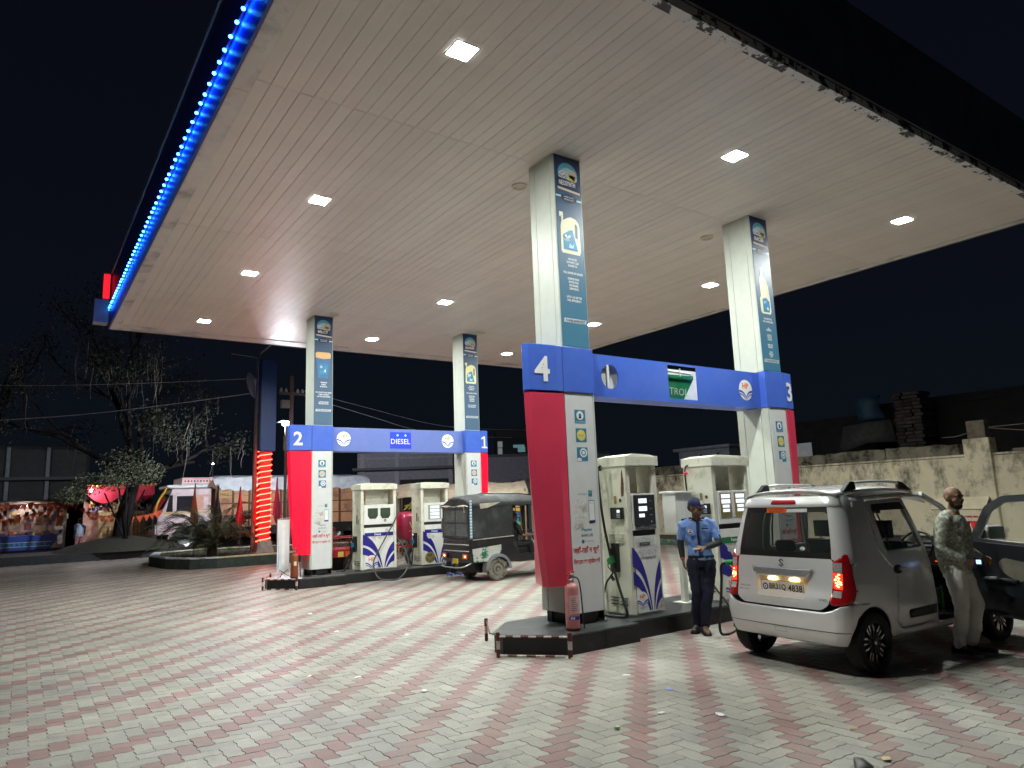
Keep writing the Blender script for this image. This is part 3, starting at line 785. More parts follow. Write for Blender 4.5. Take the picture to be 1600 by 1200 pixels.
# ------------------------------------------------------------------ sign beams between the columns
def beam(y, x1, label, petrol):
    t = thing('sign_beam', label, 'sign beam', (.5, y, 3.05), 0, 'blue sign beams between the columns')
    X = .5; L = x1 - X; y0, y1 = .09, .47; z0, z1 = .0, .575
    if petrol:
        hx0, hx1, hz0, hz1 = 2.02 - X, 2.64 - X, .05, .545
        ccx, ccz, cr = .885 - X, .285, .155
        # front sheet with a round and a rectangular opening
        m = MB()
        def R_(a, b, c, d): m.box(a, y0, b, c, y0 + .015, d, blue)
        R_(0, z0, L, hz0); R_(0, hz1, L, z1); R_(hx1, hz0, L, hz1); R_(ccx + .2, hz0, hx0, hz1); R_(0, hz0, ccx - .2, hz1)
        N = 32
        sq = []
        for k in range(N):
            a = 2 * PI * (k + .5) / N; c_, s_ = math.cos(a), math.sin(a); q = 1 / max(abs(c_) / .2, abs(s_) / (.2475))
            sq.append((ccx + c_ * q, (hz0 + hz1) / 2 + s_ * q))
        # make the square ring reach its corners
        for cxn, czn in ((-.2, -.2475), (.2, -.2475), (-.2, .2475), (.2, .2475)):
            k = min(range(N), key=lambda i: (sq[i][0] - ccx - cxn) ** 2 + (sq[i][1] - (hz0 + hz1) / 2 - czn) ** 2); sq[k] = (ccx + cxn, (hz0 + hz1) / 2 + czn)
        ci = [(ccx + cr * math.cos(2 * PI * (k + .5) / N), ccz + cr * 1.08 * math.sin(2 * PI * (k + .5) / N)) for k in range(N)]
        vs = [(a, y0, b) for a, b in sq] + [(a, y0, b) for a, b in ci] + [(a, y0 + .015, b) for a, b in ci]
        fs = [(k, (k + 1) % N, N + (k + 1) % N, N + k) for k in range(N)] + [(N + k, N + (k + 1) % N, 2 * N + (k + 1) % N, 2 * N + k) for k in range(N)]
        m.add(vs, fs, blue); m.build('front_sheet', t)
        inner = M('beam_inside', (.60, .60, .55), .6, var=.1)
        m = MB(); m.box(0, y1 - .02, z0, L, y1, z1, inner); m.build('back_sheet', t)
        m = MB(); m.box(0, y0 + .016, z0, L, y1 - .021, .012, blue); m.build('soffit_sheet', t)
        m = MB(); m.box(ccx - .24, y0 + .055, .014, ccx - .03, y0 + .065, z1 - .014, inner); m.box(ccx + .045, y0 + .055, .014, ccx + .24, y0 + .065, z1 - .014, inner); m.build('inner_plate', t)
        m = MB(); m.box(ccx - .035, .2, .014, ccx + .03, .23, z1 - .014, M('rusty_post', (.06, .05, .035), .8, var=.4, scale=20)); m.prism([(ccx + .035, .2), (ccx + .05, .2), (ccx + .05, .22), (ccx + .035, .22)], .014, z1 - .014, pcream); m.build('inner_post', t)
        m = MB(); F = Flat(m, (0, .21, 0), (1, 0, 0), (0, 0, 1))
        gm = M('petrol_green', (.01, .15, .06), .4, var=.08)
        m.prism([(hx0 - .25, .10), (hx0 + .42, .06), (hx1 + .05, .39), (hx1 + .05, .44), (hx0 - .25, .42)], .2, .21, gm, 'y')
        Fq = Flat(m, (hx0 + .05, .198, .11), (1, 0, -.02), (.12, 0, 1)); Fq.text('PETROL', .19, .02, M('petrol_letter', (.35, .45, .38), .5, var=.1), w=.56, h=.11, l=.002)
        m.build('hanging_petrol_panel', t)
        m = MB(); m.tube([(hx0 - .05, .25, .50), (hx1 + .05, .25, .475)], .02, inner, 8); m.tube([(hx0 + .38, .2, .53), (hx0 + .38, .2, .41)], .012, inner, 6); m.build('lamp_tube', t)
        m = MB(); hp_logo(Flat(m, (0, y0, 0), (1, 0, 0), (0, 0, 1)), 3.77 - X, .275, .165, LOGO, .003); m.build('round_logo', t)
    else:
        bl = M('beam_blue_pale', (.13, .185, .48), .36, var=.05, emit=(.12, .18, .5), es=.08)
        m = MB(); m.box(0, y0, z0, L, y1, z1, bl); m.build('beam_box', t, bevel=.006)
        lw = M('logo_lit', (.8, .8, .8), .4, var=0, emit=(1, .96, .9), es=.45); lr = M('logo_red_lit', (.8, .2, .05), .4, var=0, emit=(1, .28, .1), es=.25)
        for xx in (.785, 3.65):
            m = MB(); hp_logo(Flat(m, (0, y0, 0), (1, 0, 0), (0, 0, 1)), xx - X, .30, .175, (lw, lr, LOGO[2]), .003); m.build('round_logo', t)
        m = MB(); m.box(2.0 - X, y0 - .008, .09, 2.58 - X, y0 - .001, .50, M('diesel_panel', (.03, .05, .4), .35, var=.1, emit=(.02, .04, .7), es=.55)); ds = m.build('diesel_sign', t)
        m = MB(); F = Flat(m, (0, y0 - .008, 0), (1, 0, 0), (0, 0, 1)); dg = glow('diesel_letters', (.80, .88, 1.), 1.15)
        F.text('DIESEL', 2.285 - X, .20, dg, w=.53, h=.13, l=.003, bold=.006); m.build('lettering', ds)
        m = MB(); bd = glow('sign_dots', (.1, .6, 1.), 3.)
        for xx in (2.2, 2.42): m.lathe([(.0, .0), (.025, .0), (.025, .006), (0, .006)], bd, 10, T=Tm((xx - X, y0 - .01, .42), rx=rad(90)))
        m.build('sign_lamp', ds)
    return t
beam(0, 4.135, 'blue sign beam between columns 4 and 3 with broken openings and one logo', True)
beam(9.3, 4.115, 'paler blue sign beam between columns 2 and 1 reading DIESEL', False)
# ------------------------------------------------------------------ fuel dispensers
pumpw = M('pump_cream', (.68, .675, .565), .34, var=.06, scale=3, dirt=(.27, .235, .16), dscale=3.2, dlo=.53, dhi=.76)
pumpf = M('pump_front_white', (.72, .72, .70), .34, var=.05, scale=3, dirt=(.33, .28, .20), dscale=3.6, dlo=.56, dhi=.78)
rust = M('rust', (.10, .045, .02), .8, var=.4, scale=25)
dark_slot = M('dark_slot', (.02, .02, .018), .8, var=0)
leafb = M('leaf_blue', (.022, .018, .22), .35, var=.08, dirt=(.10, .09, .28), dscale=7, dlo=.6, dhi=.7)
screen_on = glow('screen_lit', (.78, .86, 1.0), 1.25)
screen_off = M('screen_off', (.05, .075, .05), .25, var=.1)
brass = M('brass_plate', (.28, .24, .08), .45, .3, var=.15)
peeled = M('peeled_label', (.52, .52, .50), .7, var=.25, scale=40)
hosem = M('hose_black', (.018, .018, .019), .5, var=.2)
hoseg = M('hose_dusty', (.05, .052, .055), .55, var=.25, scale=20)

def leaf_graphics(t, w, zb, zt, y, lab, torn, seed):
    """blue leaf sweep printed on the lower front, torn paper edges, round badge"""
    rr = random.Random(seed)
    m = MB(); F = Flat(m, (0, y, 0), (1, 0, 0), (0, 0, 1))
    h = zt - zb; cx = w * .62
    def L(pts): return [(x * w, zb + z * h) for x, z in pts]
    # left sweep: outer and inner bands
    o1 = L(bez((.05, .86), (.48, .70), (.60, .015), 14)); i1 = L(bez((.05, .60), (.44, .52), (.575, .015), 14))
    o1 = [(x, z) for x, z in o1]
    F.strip(o1, i1, leafb, .001)
    F.strip(L(bez((.05, .54), (.40, .46), (.555, .015), 14)), L(bez((.05, .36), (.33, .32), (.50, .015), 14)), leafb, .001)
    F.strip(L(bez((.93, .66), (.70, .50), (.645, .015), 14)), L(bez((.93, .42), (.75, .30), (.665, .015), 14)), leafb, .001)
    F.strip(L(bez((.93, .36), (.78, .24), (.69, .015), 14)), L(bez((.93, .16), (.80, .12), (.735, .015), 14)), leafb, .001)
    for k in range(torn):
        x = rr.uniform(.25, .8) * w; z = zb + h * rr.uniform(.66, .94); a = rr.uniform(.04, .10); b_ = rr.uniform(.03, .07)
        F.poly([(x + a * math.cos(2 * PI * q / 9) * rr.uniform(.7, 1.2), z + b_ * math.sin(2 * PI * q / 9) * rr.uniform(.7, 1.2)) for q in range(9)], peeled, .002 + .0004 * k)
    hp_logo(F, w * .29, zb + h * .165, w * .175, LOGO if seed != 4 else (brass, rust, M('badge_dark', (.10, .09, .05), .5)), .003)
    m.build('leaf_print', t)

def nozzle(t, x, y, z, col, tiltside=-1):
    """holster and hand nozzle on the left side face (facing -x)"""
    m = MB(); m.box(x - .055, y - .06, z - .17, x - .001, y + .075, z + .19, black); m.box(x - .062, y - .045, z - .12, x - .0555, y + .06, z + .13, M('holster_dark', (.006, .006, .006), .5)); ho = m.build('nozzle_holster', t, bevel=.01)
    m = MB()
    g = MB()
    pts = [(x - .085, y + .01, z + .13), (x - .09, y - .005, z + .02), (x - .10, y - .02, z - .10), (x - .10, y - .025, z - .17)]
    m.tube(spline(pts, 5), .019, black, 8)
    m.tube([(x - .085, y + .01, z + .12), (x - .07, y + .05, z + .20), (x - .05, y + .06, z + .21)], .012, steel, 8)
    m.tube(spline([(x - .10, y + .05, z - .02), (x - .105, y + .06, z - .10), (x - .10, y + .0, z - .15)], 5), .008, black, 6)
    nz = m.build('nozzle', t, smooth=50)
    g.loft([[(x - .125, y - .05 + yy, z - .06 + zz) for yy, zz in ((0, 0), (.10, -.02), (.12, .05), (.02, .11))], [(x - .06, y - .04 + yy, z - .05 + zz) for yy, zz in ((0, 0), (.10, -.02), (.12, .05), (.02, .11))]], col)
    g.build('nozzle_cover', nz, bevel=.015)

def dispenser(name, x, y, w, label, kind, seed):
    t = thing(name, label, 'fuel pump', (x, y, .221), 0, 'fuel pumps on the islands')
    D = .52; Hh = 2.06; p = .075     # p = corner post width
    # plinth and lower cabinet
    m = MB(); m.box(.02, .01, .0, w - .02, D - .01, .03, steel); m.build('plinth', t)
    m = MB(); m.box(.006, .03, .03, w - .006, D - .02, 1.04, pumpw); m.build('cabinet', t, bevel=.004)
    for a in (0, w - p):
        m = MB(); m.box(a, -.0, .03, a + p, .06, 1.9, pumpw); m.build('corner_post', t, bevel=.008)
    for a in (.0, w - p * .6):
        m = MB(); m.box(a, D - .05, .03, a + p * .6, D, 1.9, pumpw); m.build('corner_post', t, bevel=.008)
    # side column panels (run full height)
    for a, b in ((.004, .03), (w - .03, w - .004)):
        m = MB(); m.box(a, .061, 1.042, b, D - .051, 1.9, pumpw); m.build('side_panel', t, bevel=.003)
    m = MB()
    for zz in (1.02, .985, .95, .915): 
        for yy in (.09, .27): m.box(-.012, yy, zz, .006, yy + .14, zz + .012, pumpw)
    for zz in (.22, .18, .14):
        for yy in (.09, .27): m.box(-.008, yy, zz, .006, yy + .13, zz + .010, dark_slot)
    stuff(m.build('louvre', t))
    # lower front door
    m = MB(); m.box(p + .006, -.008, .04, w - p - .006, .028, 1.0, pumpf); fd = m.build('front_door', t, bevel=.004)
    # head with displays
    z0, z1 = 1.075, 1.54
    m = MB(); m.box(p + .001, -.018, z0, w - p - .001, D - .06, z1, pumpf); hd = m.build('display_head', t, bevel=.006)
    m = MB(); m.box(p + .01, .0, 1.005, w - p - .01, .02, 1.07, dark_slot); m.build('vent_gap', t)
    # open window above the head, inner side walls, cap
    m = MB(); m.box(p + .16, .28, z1 + .001, w - p - .012, .30, 1.9, pumpw); m.build('inner_panel', t)
    m = MB(); m.box(-.02, -.035, 1.902, w + .02, D + .02, 2.03, pumpw)
    m.build('top_cap', t, bevel=.006)
    m = MB(); m.prism([(-.01, 0), (w + .01, 0), (w - .10, .018), (.14, .03)], -.0, D - .02, pumpw, 'y', T=Tm((0, 0, 2.031))); m.build('top_cover', t, bevel=.005)
    F = None
    m = MB(); F = Flat(m, (0, -.018, 0), (1, 0, 0), (0, 0, 1))
    iw = w - 2 * p
    if kind == 'single':
        m.box(p + .025, -.03, z0 + .055, w - p - .012, -.0181, z1 - .02, pblack)
        F = Flat(m, (0, -.03, 0), (1, 0, 0), (0, 0, 1))
        for k, (zz, ww, hh) in enumerate(((z1 - .125, .15, .06), (z1 - .225, .15, .06), (z1 - .305, .10, .045))):
            F.rect(p + .10, zz, p + .10 + ww, zz + hh, screen_on, .002)
            F.text(('Sale', 'Litre', 'Rate')[k], p + .32, zz + .02, pgrey, h=.018, l=.002)
        F.circ(w - p - .09, z0 + .10, .012, pgrey, .002, 8)
        for k in range(5): m.box(p + .035 + k * iw * .185, -.026, z0 + .004, p + .035 + (k + .86) * iw * .185, -.0181, z0 + .05, M('grey_key', (.10, .10, .10), .5))
    elif kind in ('double', 'diesel_double'):
        for k in range(2):
            xx = p + iw * (.06 + .48 * k); ww = iw * .36
            m.box(xx, -.026, z0 + .10, xx + ww, -.0181, z1 - .03, brass)
            F2 = Flat(m, (0, -.026, 0), (1, 0, 0), (0, 0, 1))
            for q, (zz, hh, cut) in enumerate(((z1 - .105, .058, .1), (z1 - .18, .058, .1), (z1 - .24, .042, .2), (z1 - .30, .042, .2))):
                F2.rect(xx + ww * cut * .9, zz, xx + ww * (1 - cut), zz + hh, screen_on, .002)
        F.circ(p + iw * .5, z0 + .12, .008, pblack, .002, 8)
    elif kind == 'one_screen':
        xx = p + iw * .18; ww = iw * .58
        m.box(xx, -.026, z0 + .06, xx + ww, -.0181, z1 - .05, M('screen_bezel', (.30, .33, .22), .4, var=.1))
        F2 = Flat(m, (0, -.026, 0), (1, 0, 0), (0, 0, 1))
        for q in range(4): F2.rect(xx + ww * .14, z1 - .135 - q * .085, xx + ww * .86, z1 - .07 - q * .085, screen_on, .002)
    else:
        for k in range(2):
            xx = p + iw * (.12 + .42 * k); ww = iw * .34
            F.poly([(xx, z1 - .08), (xx + ww, z1 - .08), (xx + ww, z1 - .26), (xx + ww * .8, z1 - .33), (xx + ww * .2, z1 - .33), (xx, z1 - .26)], screen_off, .003)
            F.rect(xx + ww * .15, z1 - .28, xx + ww * .8, z1 - .265, pblack, .004)
        F.circ(p + iw * .70, z0 + .09, .035, rust, .002, 10); F.circ(p + iw * .70, z0 + .09, .02, pgrey, .003, 8)
    m.build('display', hd)
    lab = 'Petrol' if seed < 3 else 'Diesel'
    leaf_graphics(fd, w - 0, .05, .985 if kind != 'single' else 1.0, -.009, lab, {1: 7, 2: 9, 3: 5, 4: 6}[seed], seed)
    if kind != 'single':
        m = MB(); F = Flat(m, (0, -.010, 0), (1, 0, 0), (0, 0, 1))
        F.rect(p + .015, .80, w - p - .015, .885 + (.0 if seed < 3 else -.0), pgreen if seed < 3 else leafb, .004)
        F.text(lab, p + iw * .45, .82, pwhite, h=.05, l=.006, bold=.02); m.build('fuel_name', fd)
    else:
        m = MB(); F = Flat(m, (0, -.010, 0), (1, 0, 0), (0, 0, 1))
        F.rect(p + .02, .91, w - p - .05, .985, peeled, .003); F.rect(p + .09, .875, w - p - .13, .915, pblack, .005); F.text('HONEST', p + .19, .885, pgrey, h=.02, w=.16, l=.007)
        F.rect(p + .12, .73, w - p - .05, .80, peeled, .004); m.build('labels', fd)
    # rust stains and fittings on the left side
    m = MB(); F = Flat(m, (-.0005, D, 0), (0, -1, 0), (0, 0, 1))
    if seed in (1, 2):
        F.rect(D - .24, 1.42, D - .19, 1.52, brass, .003); F.circ(D - .12, 1.46, .026, rust, .003, 12)
    if seed == 1: F.poly([(D - .07, 1.85), (D - .055, 1.85), (D - .04, 1.66), (D - .05, 1.52), (D - .095, 1.50), (D - .10, 1.58)], rust, .002)
    if seed == 4: F.poly([(D - .16, .75), (D - .13, .75), (D - .125, .45), (D - .14, .1), (D - .155, .3)], rust, .002)
    if seed > 2: 
        F.rect(D - .26, 1.1, D - .2, 1.3, pblack, .003); F.rect(D - .14, 1.1, D - .11, 1.2, pblack, .003); F.rect(D - .22, 1.38, D - .19, 1.45, brass, .003)
    m.build('side_fitting', t)
    if seed in (1, 2):
        m = MB(); m.box(-.055, .06, 1.22, -.001, .27, 1.37, black); F = Flat(m, (-.0551, .27, 1.22), (0, -1, 0), (0, 0, 1)); F.rect(.13, .085, .185, .12, screen_on, .002)
        for a in range(3):
            for b_ in range(3): F.rect(.125 + a * .022, .02 + b_ * .02, .14 + a * .022, .033 + b_ * .02, pgrey, .002)
        m.build('payment_terminal', t, bevel=.006)
    green = M('nozzle_green', (.01, .22, .06), .35, var=.08); bluec = M('nozzle_blue', (.01, .10, .22), .35, var=.1)
    col = green if seed < 3 else bluec
    if seed != 2:
        nozzle(t, 0, .28 if seed != 1 else .25, .72 if seed == 1 else .62, col)
        z = .55 if seed == 1 else .45; yy = .25 if seed == 1 else .28
        m = MB()
        if seed == 1:
            pts = [(-.02, .44, 1.93), (-.06, .46, 1.88), (-.075, .44, 1.75), (-.085, .40, 1.35), (-.09, .32, .95), (-.10, .21, .60), (-.11, .09, .30), (-.115, -.0, .10), (-.12, .02, .03), (-.13, .2, .012), (-.14, .42, .015), (-.1, .52, .05)]
            m.tube(spline(pts, 6), .017, hosem, 8)
            m.tube(spline([(-.10, .225, .55), (-.13, .27, .48), (-.12, .34, .42), (-.11, .40, .30), (-.12, .44, .26)], 5), .013, hosem, 8)
            m.tube([(-.12, .24, .50), (-.12, .2, .46)], .022, hosem, 8)
            m.lathe([(.03, 0), (.035, .02), (.02, .04)], rust, 8, T=Tm((-.05, .45, 1.86)))
        elif seed == 3:
            # big grey hose sagging over the front of the pump to the pavement
            pts = [(w + .02, .15, 1.85), (w + .03, .02, 1.62), (w - .03, -.07, 1.25), (w * .70, -.10, .85), (w * .42, -.12, .45), (w * .28, -.14, .18), (w * .27, -.40, -.12), (w * .5, -.50, -.19), (w * .85, -.47, -.17), (w * 1.18, -.30, .1), (w * 1.17, -.12, .45), (w * 1.04, .05, .72), (w + .02, .16, .74)]
            m.tube(spline(pts, 8), .017, hoseg, 8)
            m.tube(spline([(-.10, .26, .45), (-.12, .3, .3), (-.2, .42, .05), (-.3, .5, .0), (-.4, .5, .0)], 5), .016, hosem, 8)
        else:
            m.tube(spline([(-.10, .26, .45), (-.11, .27, .3), (-.08, .36, .12), (-.05, .46, .03)], 5), .014, hosem, 8)
        m.build('hose', t, smooth=60)
    else:
        # hose runs from the head down to the parked car's filler
        def Wp(x_, y_, z_): return (x_ - x, y_ - y, z_ - .221)
        m = MB(); pts = [(-.02, .40, 1.93), (-.05, .44, 1.88), (-.06, .43, 1.6), (-.07, .36, 1.15), (-.10, .24, .7), (-.12, .05, .3), (-.10, -.17, .03), Wp(2.42, -.42, .10), Wp(2.3, -.58, .012), Wp(1.95, -.78, .012), Wp(1.72, -.86, .012)]
        m.tube(spline(pts, 6), .014, hosem, 8)
        m.tube(spline([Wp(1.72, -.86, .012), Wp(1.62, -.83, .03), Wp(1.56, -.87, .20), Wp(1.52, -.95, .45), Wp(1.50, -1.0, .70), Wp(1.485, -1.02, .84), Wp(1.50, -1.05, .885), Wp(1.54, -1.10, .90)], 6), .017, hosem, 8)
        m.build('hose', t, smooth=60)
        m = MB(); m.tube([Wp(1.52, -1.07, .895), Wp(1.62, -1.24, .905)], [.034, .030], green, 8); m.tube(spline([Wp(1.62, -1.24, .905), Wp(1.66, -1.38, .90), Wp(1.62, -1.56, .885)], 4), .012, steel, 8)
        m.tube(spline([Wp(1.54, -1.08, .87), Wp(1.56, -1.14, .81), Wp(1.60, -1.20, .82), Wp(1.62, -1.23, .88)], 4), .009, black, 6); m.build('nozzle', t, smooth=50)
        m = MB(); m.lathe([(.03, 0), (.035, .02), (.02, .04)], pred, 8, T=Tm((-.05, .43, 1.80))); m.build('hose_clamp', t)
    return t
dispenser('fuel_pump', .87, -.10, .56, 'narrow petrol pump with one black display, next to column 4', 'single', 1)
dispenser('fuel_pump', 2.56, -.10, .82, 'petrol pump with two columns of lit readouts behind the attendant', 'double', 2)
dispenser('fuel_pump', 1.15, 9.22, .92, 'diesel pump with two dark display windows and a long grey hose', 'dark', 3)
dispenser('fuel_pump', 2.72, 9.16, .78, 'diesel pump with one lit screen, partly behind the auto rickshaw', 'one_screen', 4)

# ------------------------------------------------------------------ things on the islands
def extinguisher(name, loc, col, label, band):
    t = thing(name, label, 'fire extinguisher', loc)
    m = MB(); m.lathe([(.078, .0), (.085, .01), (.085, .03)], M('ext_foot_' + name, (.12, .02, .02), .6), 24); m.build('foot_ring', t, smooth=40)
    m = MB(); m.lathe([(.082, .031), (.083, .04), (.083, .46), (.078, .49), (.06, .515), (.03, .53), (.022, .535), (.022, .56)], col, 28); m.build('cylinder', t, smooth=50)
    m = MB(); m.lathe([(.026, .555), (.028, .575), (.02, .585), (.02, .61), (.03, .615), (.03, .635), (.01, .65)], steel, 14)
    m.build('valve', t, smooth=40)
    m = MB(); m.box(-.06, -.012, .615, .04, .012, .628, pred); m.prism([(-.05, .63), (.05, .65), (.045, .67), (-.06, .645)], -.011, .011, pred, 'y'); m.build('lever', t, bevel=.003)
    m = MB(); m.tube(spline([(.03, -.0, .60), (.09, -.02, .57), (.105, -.04, .45), (.115, -.05, .2), (.125, -.05, .05), (.125, -.06, .012)], 6), .009, hosem, 8); m.build('hose', t, smooth=50)
    # wrap label
    m = MB(); lab = M('ext_label', (.52, .36, .36), .6, var=.15, scale=20)
    def wrap(a0, a1, z0, z1, mm, r):
        n = 10; vs = []
        for k in range(n + 1):
            a = a0 + (a1 - a0) * k / n
            vs += [(r * math.cos(a), r * math.sin(a), z0), (r * math.cos(a), r * math.sin(a), z1)]
        m.add(vs, [(2 * k, 2 * k + 2, 2 * k + 3, 2 * k + 1) for k in range(n)], mm)
    if band:
        wrap(-2.6, -1.0, .19, .40, lab, .0838); wrap(-2.75, -.9, .125, .165, leafb, .0838)
        for k in range(7): wrap(-2.4, -2.4 + rnd(.5, 1.1), .36 - .022 * k, .368 - .022 * k, M('ext_text', (.3, .12, .13), .6), .0845)
        for k in range(3): wrap(-2.5 + .22 * k, -2.38 + .22 * k, .132, .158, pwhite, .0845)
    else: wrap(-2.0, -1.3, .27, .36, M('tag_paper', (.65, .6, .45), .7), .0838)
    m.build('label', t)
extinguisher('fire_extinguisher', (-.20, -.20, .221), M('ext_pink_red', (.46, .16, .16), .5, var=.1, dirt=(.42, .26, .25), dscale=9, dlo=.5, dhi=.7), 'faded pink red fire extinguisher with blue band in front of column 4', True)
extinguisher('fire_extinguisher', (-.42, 9.22, .221), M('ext_rust_red', (.26, .06, .02), .5, var=.15, dirt=(.16, .05, .02), dscale=9, dlo=.5, dhi=.7), 'brownish red fire extinguisher beside the white banner at column 2', False)

t = thing('display_stand', 'slim white roll-up banner stand on the island nose at column 2', 'banner stand', (-.60, 9.42, .221), rad(0))
m = MB(); m.box(-.15, -.012, .14, .12, -.008, 1.28, M('banner_cloth', (.66, .66, .68), .5, var=.1, scale=3)); m.build('banner_sheet', t)
m = MB(); F = Flat(m, (0, -.013, 0), (1, 0, 0), (0, 0, 1)); F.strip([(-.145, .2), (-.12, .5), (-.14, .9)], [(-.11, .2), (-.10, .5), (-.13, .9)], M('banner_streak', (.30, .45, .62), .5), .001); F.rect(-.05, .3, .02, 1.2, M('banner_soft', (.76, .74, .72), .5), .001); m.build('banner_print', t)
m = MB(); m.tube([(-.16, -.01, 1.29), (.15, -.01, 1.32)], .009, steel, 6); m.tube([(.125, .0, .1), (.125, .0, 1.31)], .007, steel, 6); m.build('frame', t)
m = MB()
for a, b in (((-.16, -.1, .003), (.12, .0, .2)), ((.16, -.1, .003), (-.12, .0, .2)), ((0, .2, .003), (.0, .0, .2))): m.tube([a, b], .006, black, 6)
m.build('tripod', t)

t = thing('meter_box', 'pale grey metal box on a square post between the petrol pumps', 'switch box', (2.30, .33, .221))
m = MB(); m.box(-.04, -.04, .01, .04, .04, .98, cream); m.build('post', t, bevel=.004)
m = MB(); m.box(-.12, -.12, .0, .12, .12, .01, cream); m.build('foot_plate', t)
m = MB(); m.box(-.17, -.10, .98, .19, .14, 1.53, M('box_grey', (.62, .63, .60), .4, var=.06)); m.box(-.172, -.104, 1.0, .02, -.1005, 1.52, M('box_door', (.68, .69, .66), .4, var=.04)); m.build('cabinet', t, bevel=.005)
m = MB(); m.box(-.21, -.14, 1.531, .22, .17, 1.56, white); m.build('lid', t, bevel=.005)

t = thing('foot_valve_box', 'small grey post box on the island right of the narrow petrol pump', 'post', (1.50, .05, .221))
m = MB(); m.box(-.03, -.03, 0, .04, .06, .36, M('concrete_grey', (.30, .30, .27), .7, var=.15)); m.build('body', t, bevel=.006)
m = MB(); m.box(-.035, -.035, .36, .045, .065, .375, steel); m.build('cap_plate', t)
# ------------------------------------------------------------------ silver hatchback
from mathutils.geometry import delaunay_2d_cdt
silver = M('car_silver', (.80, .80, .795), .24, .30, var=.02, coat=.5)
glassd = M('car_glass', (.035, .045, .042), .04, var=0, alpha=.50, spec=.6)
glassc = M('car_glass_clear', (.30, .38, .33), .04, var=0, alpha=.16, spec=.6)
trimb = M('car_trim_black', (.012, .012, .013), .4, var=.05)
interior = M('car_interior', (.022, .022, .026), .6, var=.15)
seatm = M('seat_fabric', (.05, .05, .055), .85, var=.2, bump=.2)
lampred = M('lamp_red', (.36, .008, .012), .12, var=.05, coat=.8)
lampclear = M('lamp_clear', (.5, .48, .48), .12, .3, var=.3, scale=60)
lamplit = M('lamp_red_lit', (.7, .03, .02), .15, var=0, emit=(1., .025, .008), es=2.6)
PATCH_C = V((0, 0, 0))
def lerp(a, b, t): return a + (b - a) * t
def pw(z, pts):
    for (a, b), (c, d) in zip(pts, pts[1:]):
        if z <= c: return lerp(b, d, max(0, (z - a)) / (c - a))
    return pts[-1][1]
# rear-axle centred coordinates: x forward, y left, z up
XR_ = [(.15, -.37), (.28, -.40), (.42, -.41), (.60, -.40), (.70, -.345), (.95, -.315), (1.05, -.30), (1.5, -.20), (1.58, -.165), (1.62, -.12)]
HW_ = [(.15, .66), (.25, .70), (.45, .735), (.75, .738), (.95, .722), (1.05, .705), (1.3, .655), (1.5, .602), (1.58, .572), (1.62, .54)]
RC_ = [(.15, .13), (.45, .15), (.7, .15), (1.0, .15), (1.5, .14), (1.62, .12)]
def smf(pts):
    def f(z):
        return (pw(z - .03, pts) + pw(z, pts) * 2 + pw(z + .03, pts)) / 4
    return f
fxr, fhw, frc = smf(XR_), smf(HW_), smf(RC_)
XF = 3.02       # nose
def surf(s, z, off=0., side=1):
    """s 0..1 rear flat, 1..2 corner, >2 metres along the side; side=-1 is the right hand flank"""
    hw, xr, rc = fhw(z), fxr(z), frc(z)
    bow = .035
    if s <= 1:
        y = s * (hw - rc); x = xr - off + bow * (y / hw) ** 2; n = V((-1, 0, 0)); p = V((x, y, z))
        return V((p.x, p.y * side, p.z))
    if s <= 2:
        a = (s - 1) * PI / 2
        b0 = bow * ((hw - rc) / hw) ** 2
        x = xr + rc + b0 - (rc + off) * math.cos(a) - (0 if a > PI / 2 else 0); y = hw - rc + (rc + off) * math.sin(a)
        return V((x, y * side, z))
    b0 = bow * ((hw - rc) / hw) ** 2
    d = s - 2; x = xr + rc + b0 + d
    y = hw + off
    if x > 2.1: y -= .16 * ((x - 2.1) / .92) ** 2.2          # nose taper
    if z > .95 and x > 1.6: y -= .07 * ((x - 1.6) / 1.1) ** 2 * min(1, (z - .95) / .3)
    return V((x, y * side, z))
def sx(x, z):
    hw, xr, rc = fhw(z), fxr(z), frc(z)
    return 2 + x - (xr + rc + .035 * ((hw - rc) / hw) ** 2)
def rs(y, z): return y / (fhw(z) - frc(z))
def dens(poly, d):
    out = []
    n = len(poly)
    for i in range(n):
        a, b = poly[i], poly[(i + 1) % n]
        L = math.hypot(b[0] - a[0], b[1] - a[1]); k = max(1, int(L / d))
        for q in range(k): out.append((a[0] + (b[0] - a[0]) * q / k, a[1] + (b[1] - a[1]) * q / k))
    return out
def inpoly(p, poly):
    c = False; n = len(poly); j = n - 1
    for i in range(n):
        if (poly[i][1] > p[1]) != (poly[j][1] > p[1]) and p[0] < (poly[j][0] - poly[i][0]) * (p[1] - poly[i][1]) / (poly[j][1] - poly[i][1]) + poly[i][0]: c = not c
        j = i
    return c
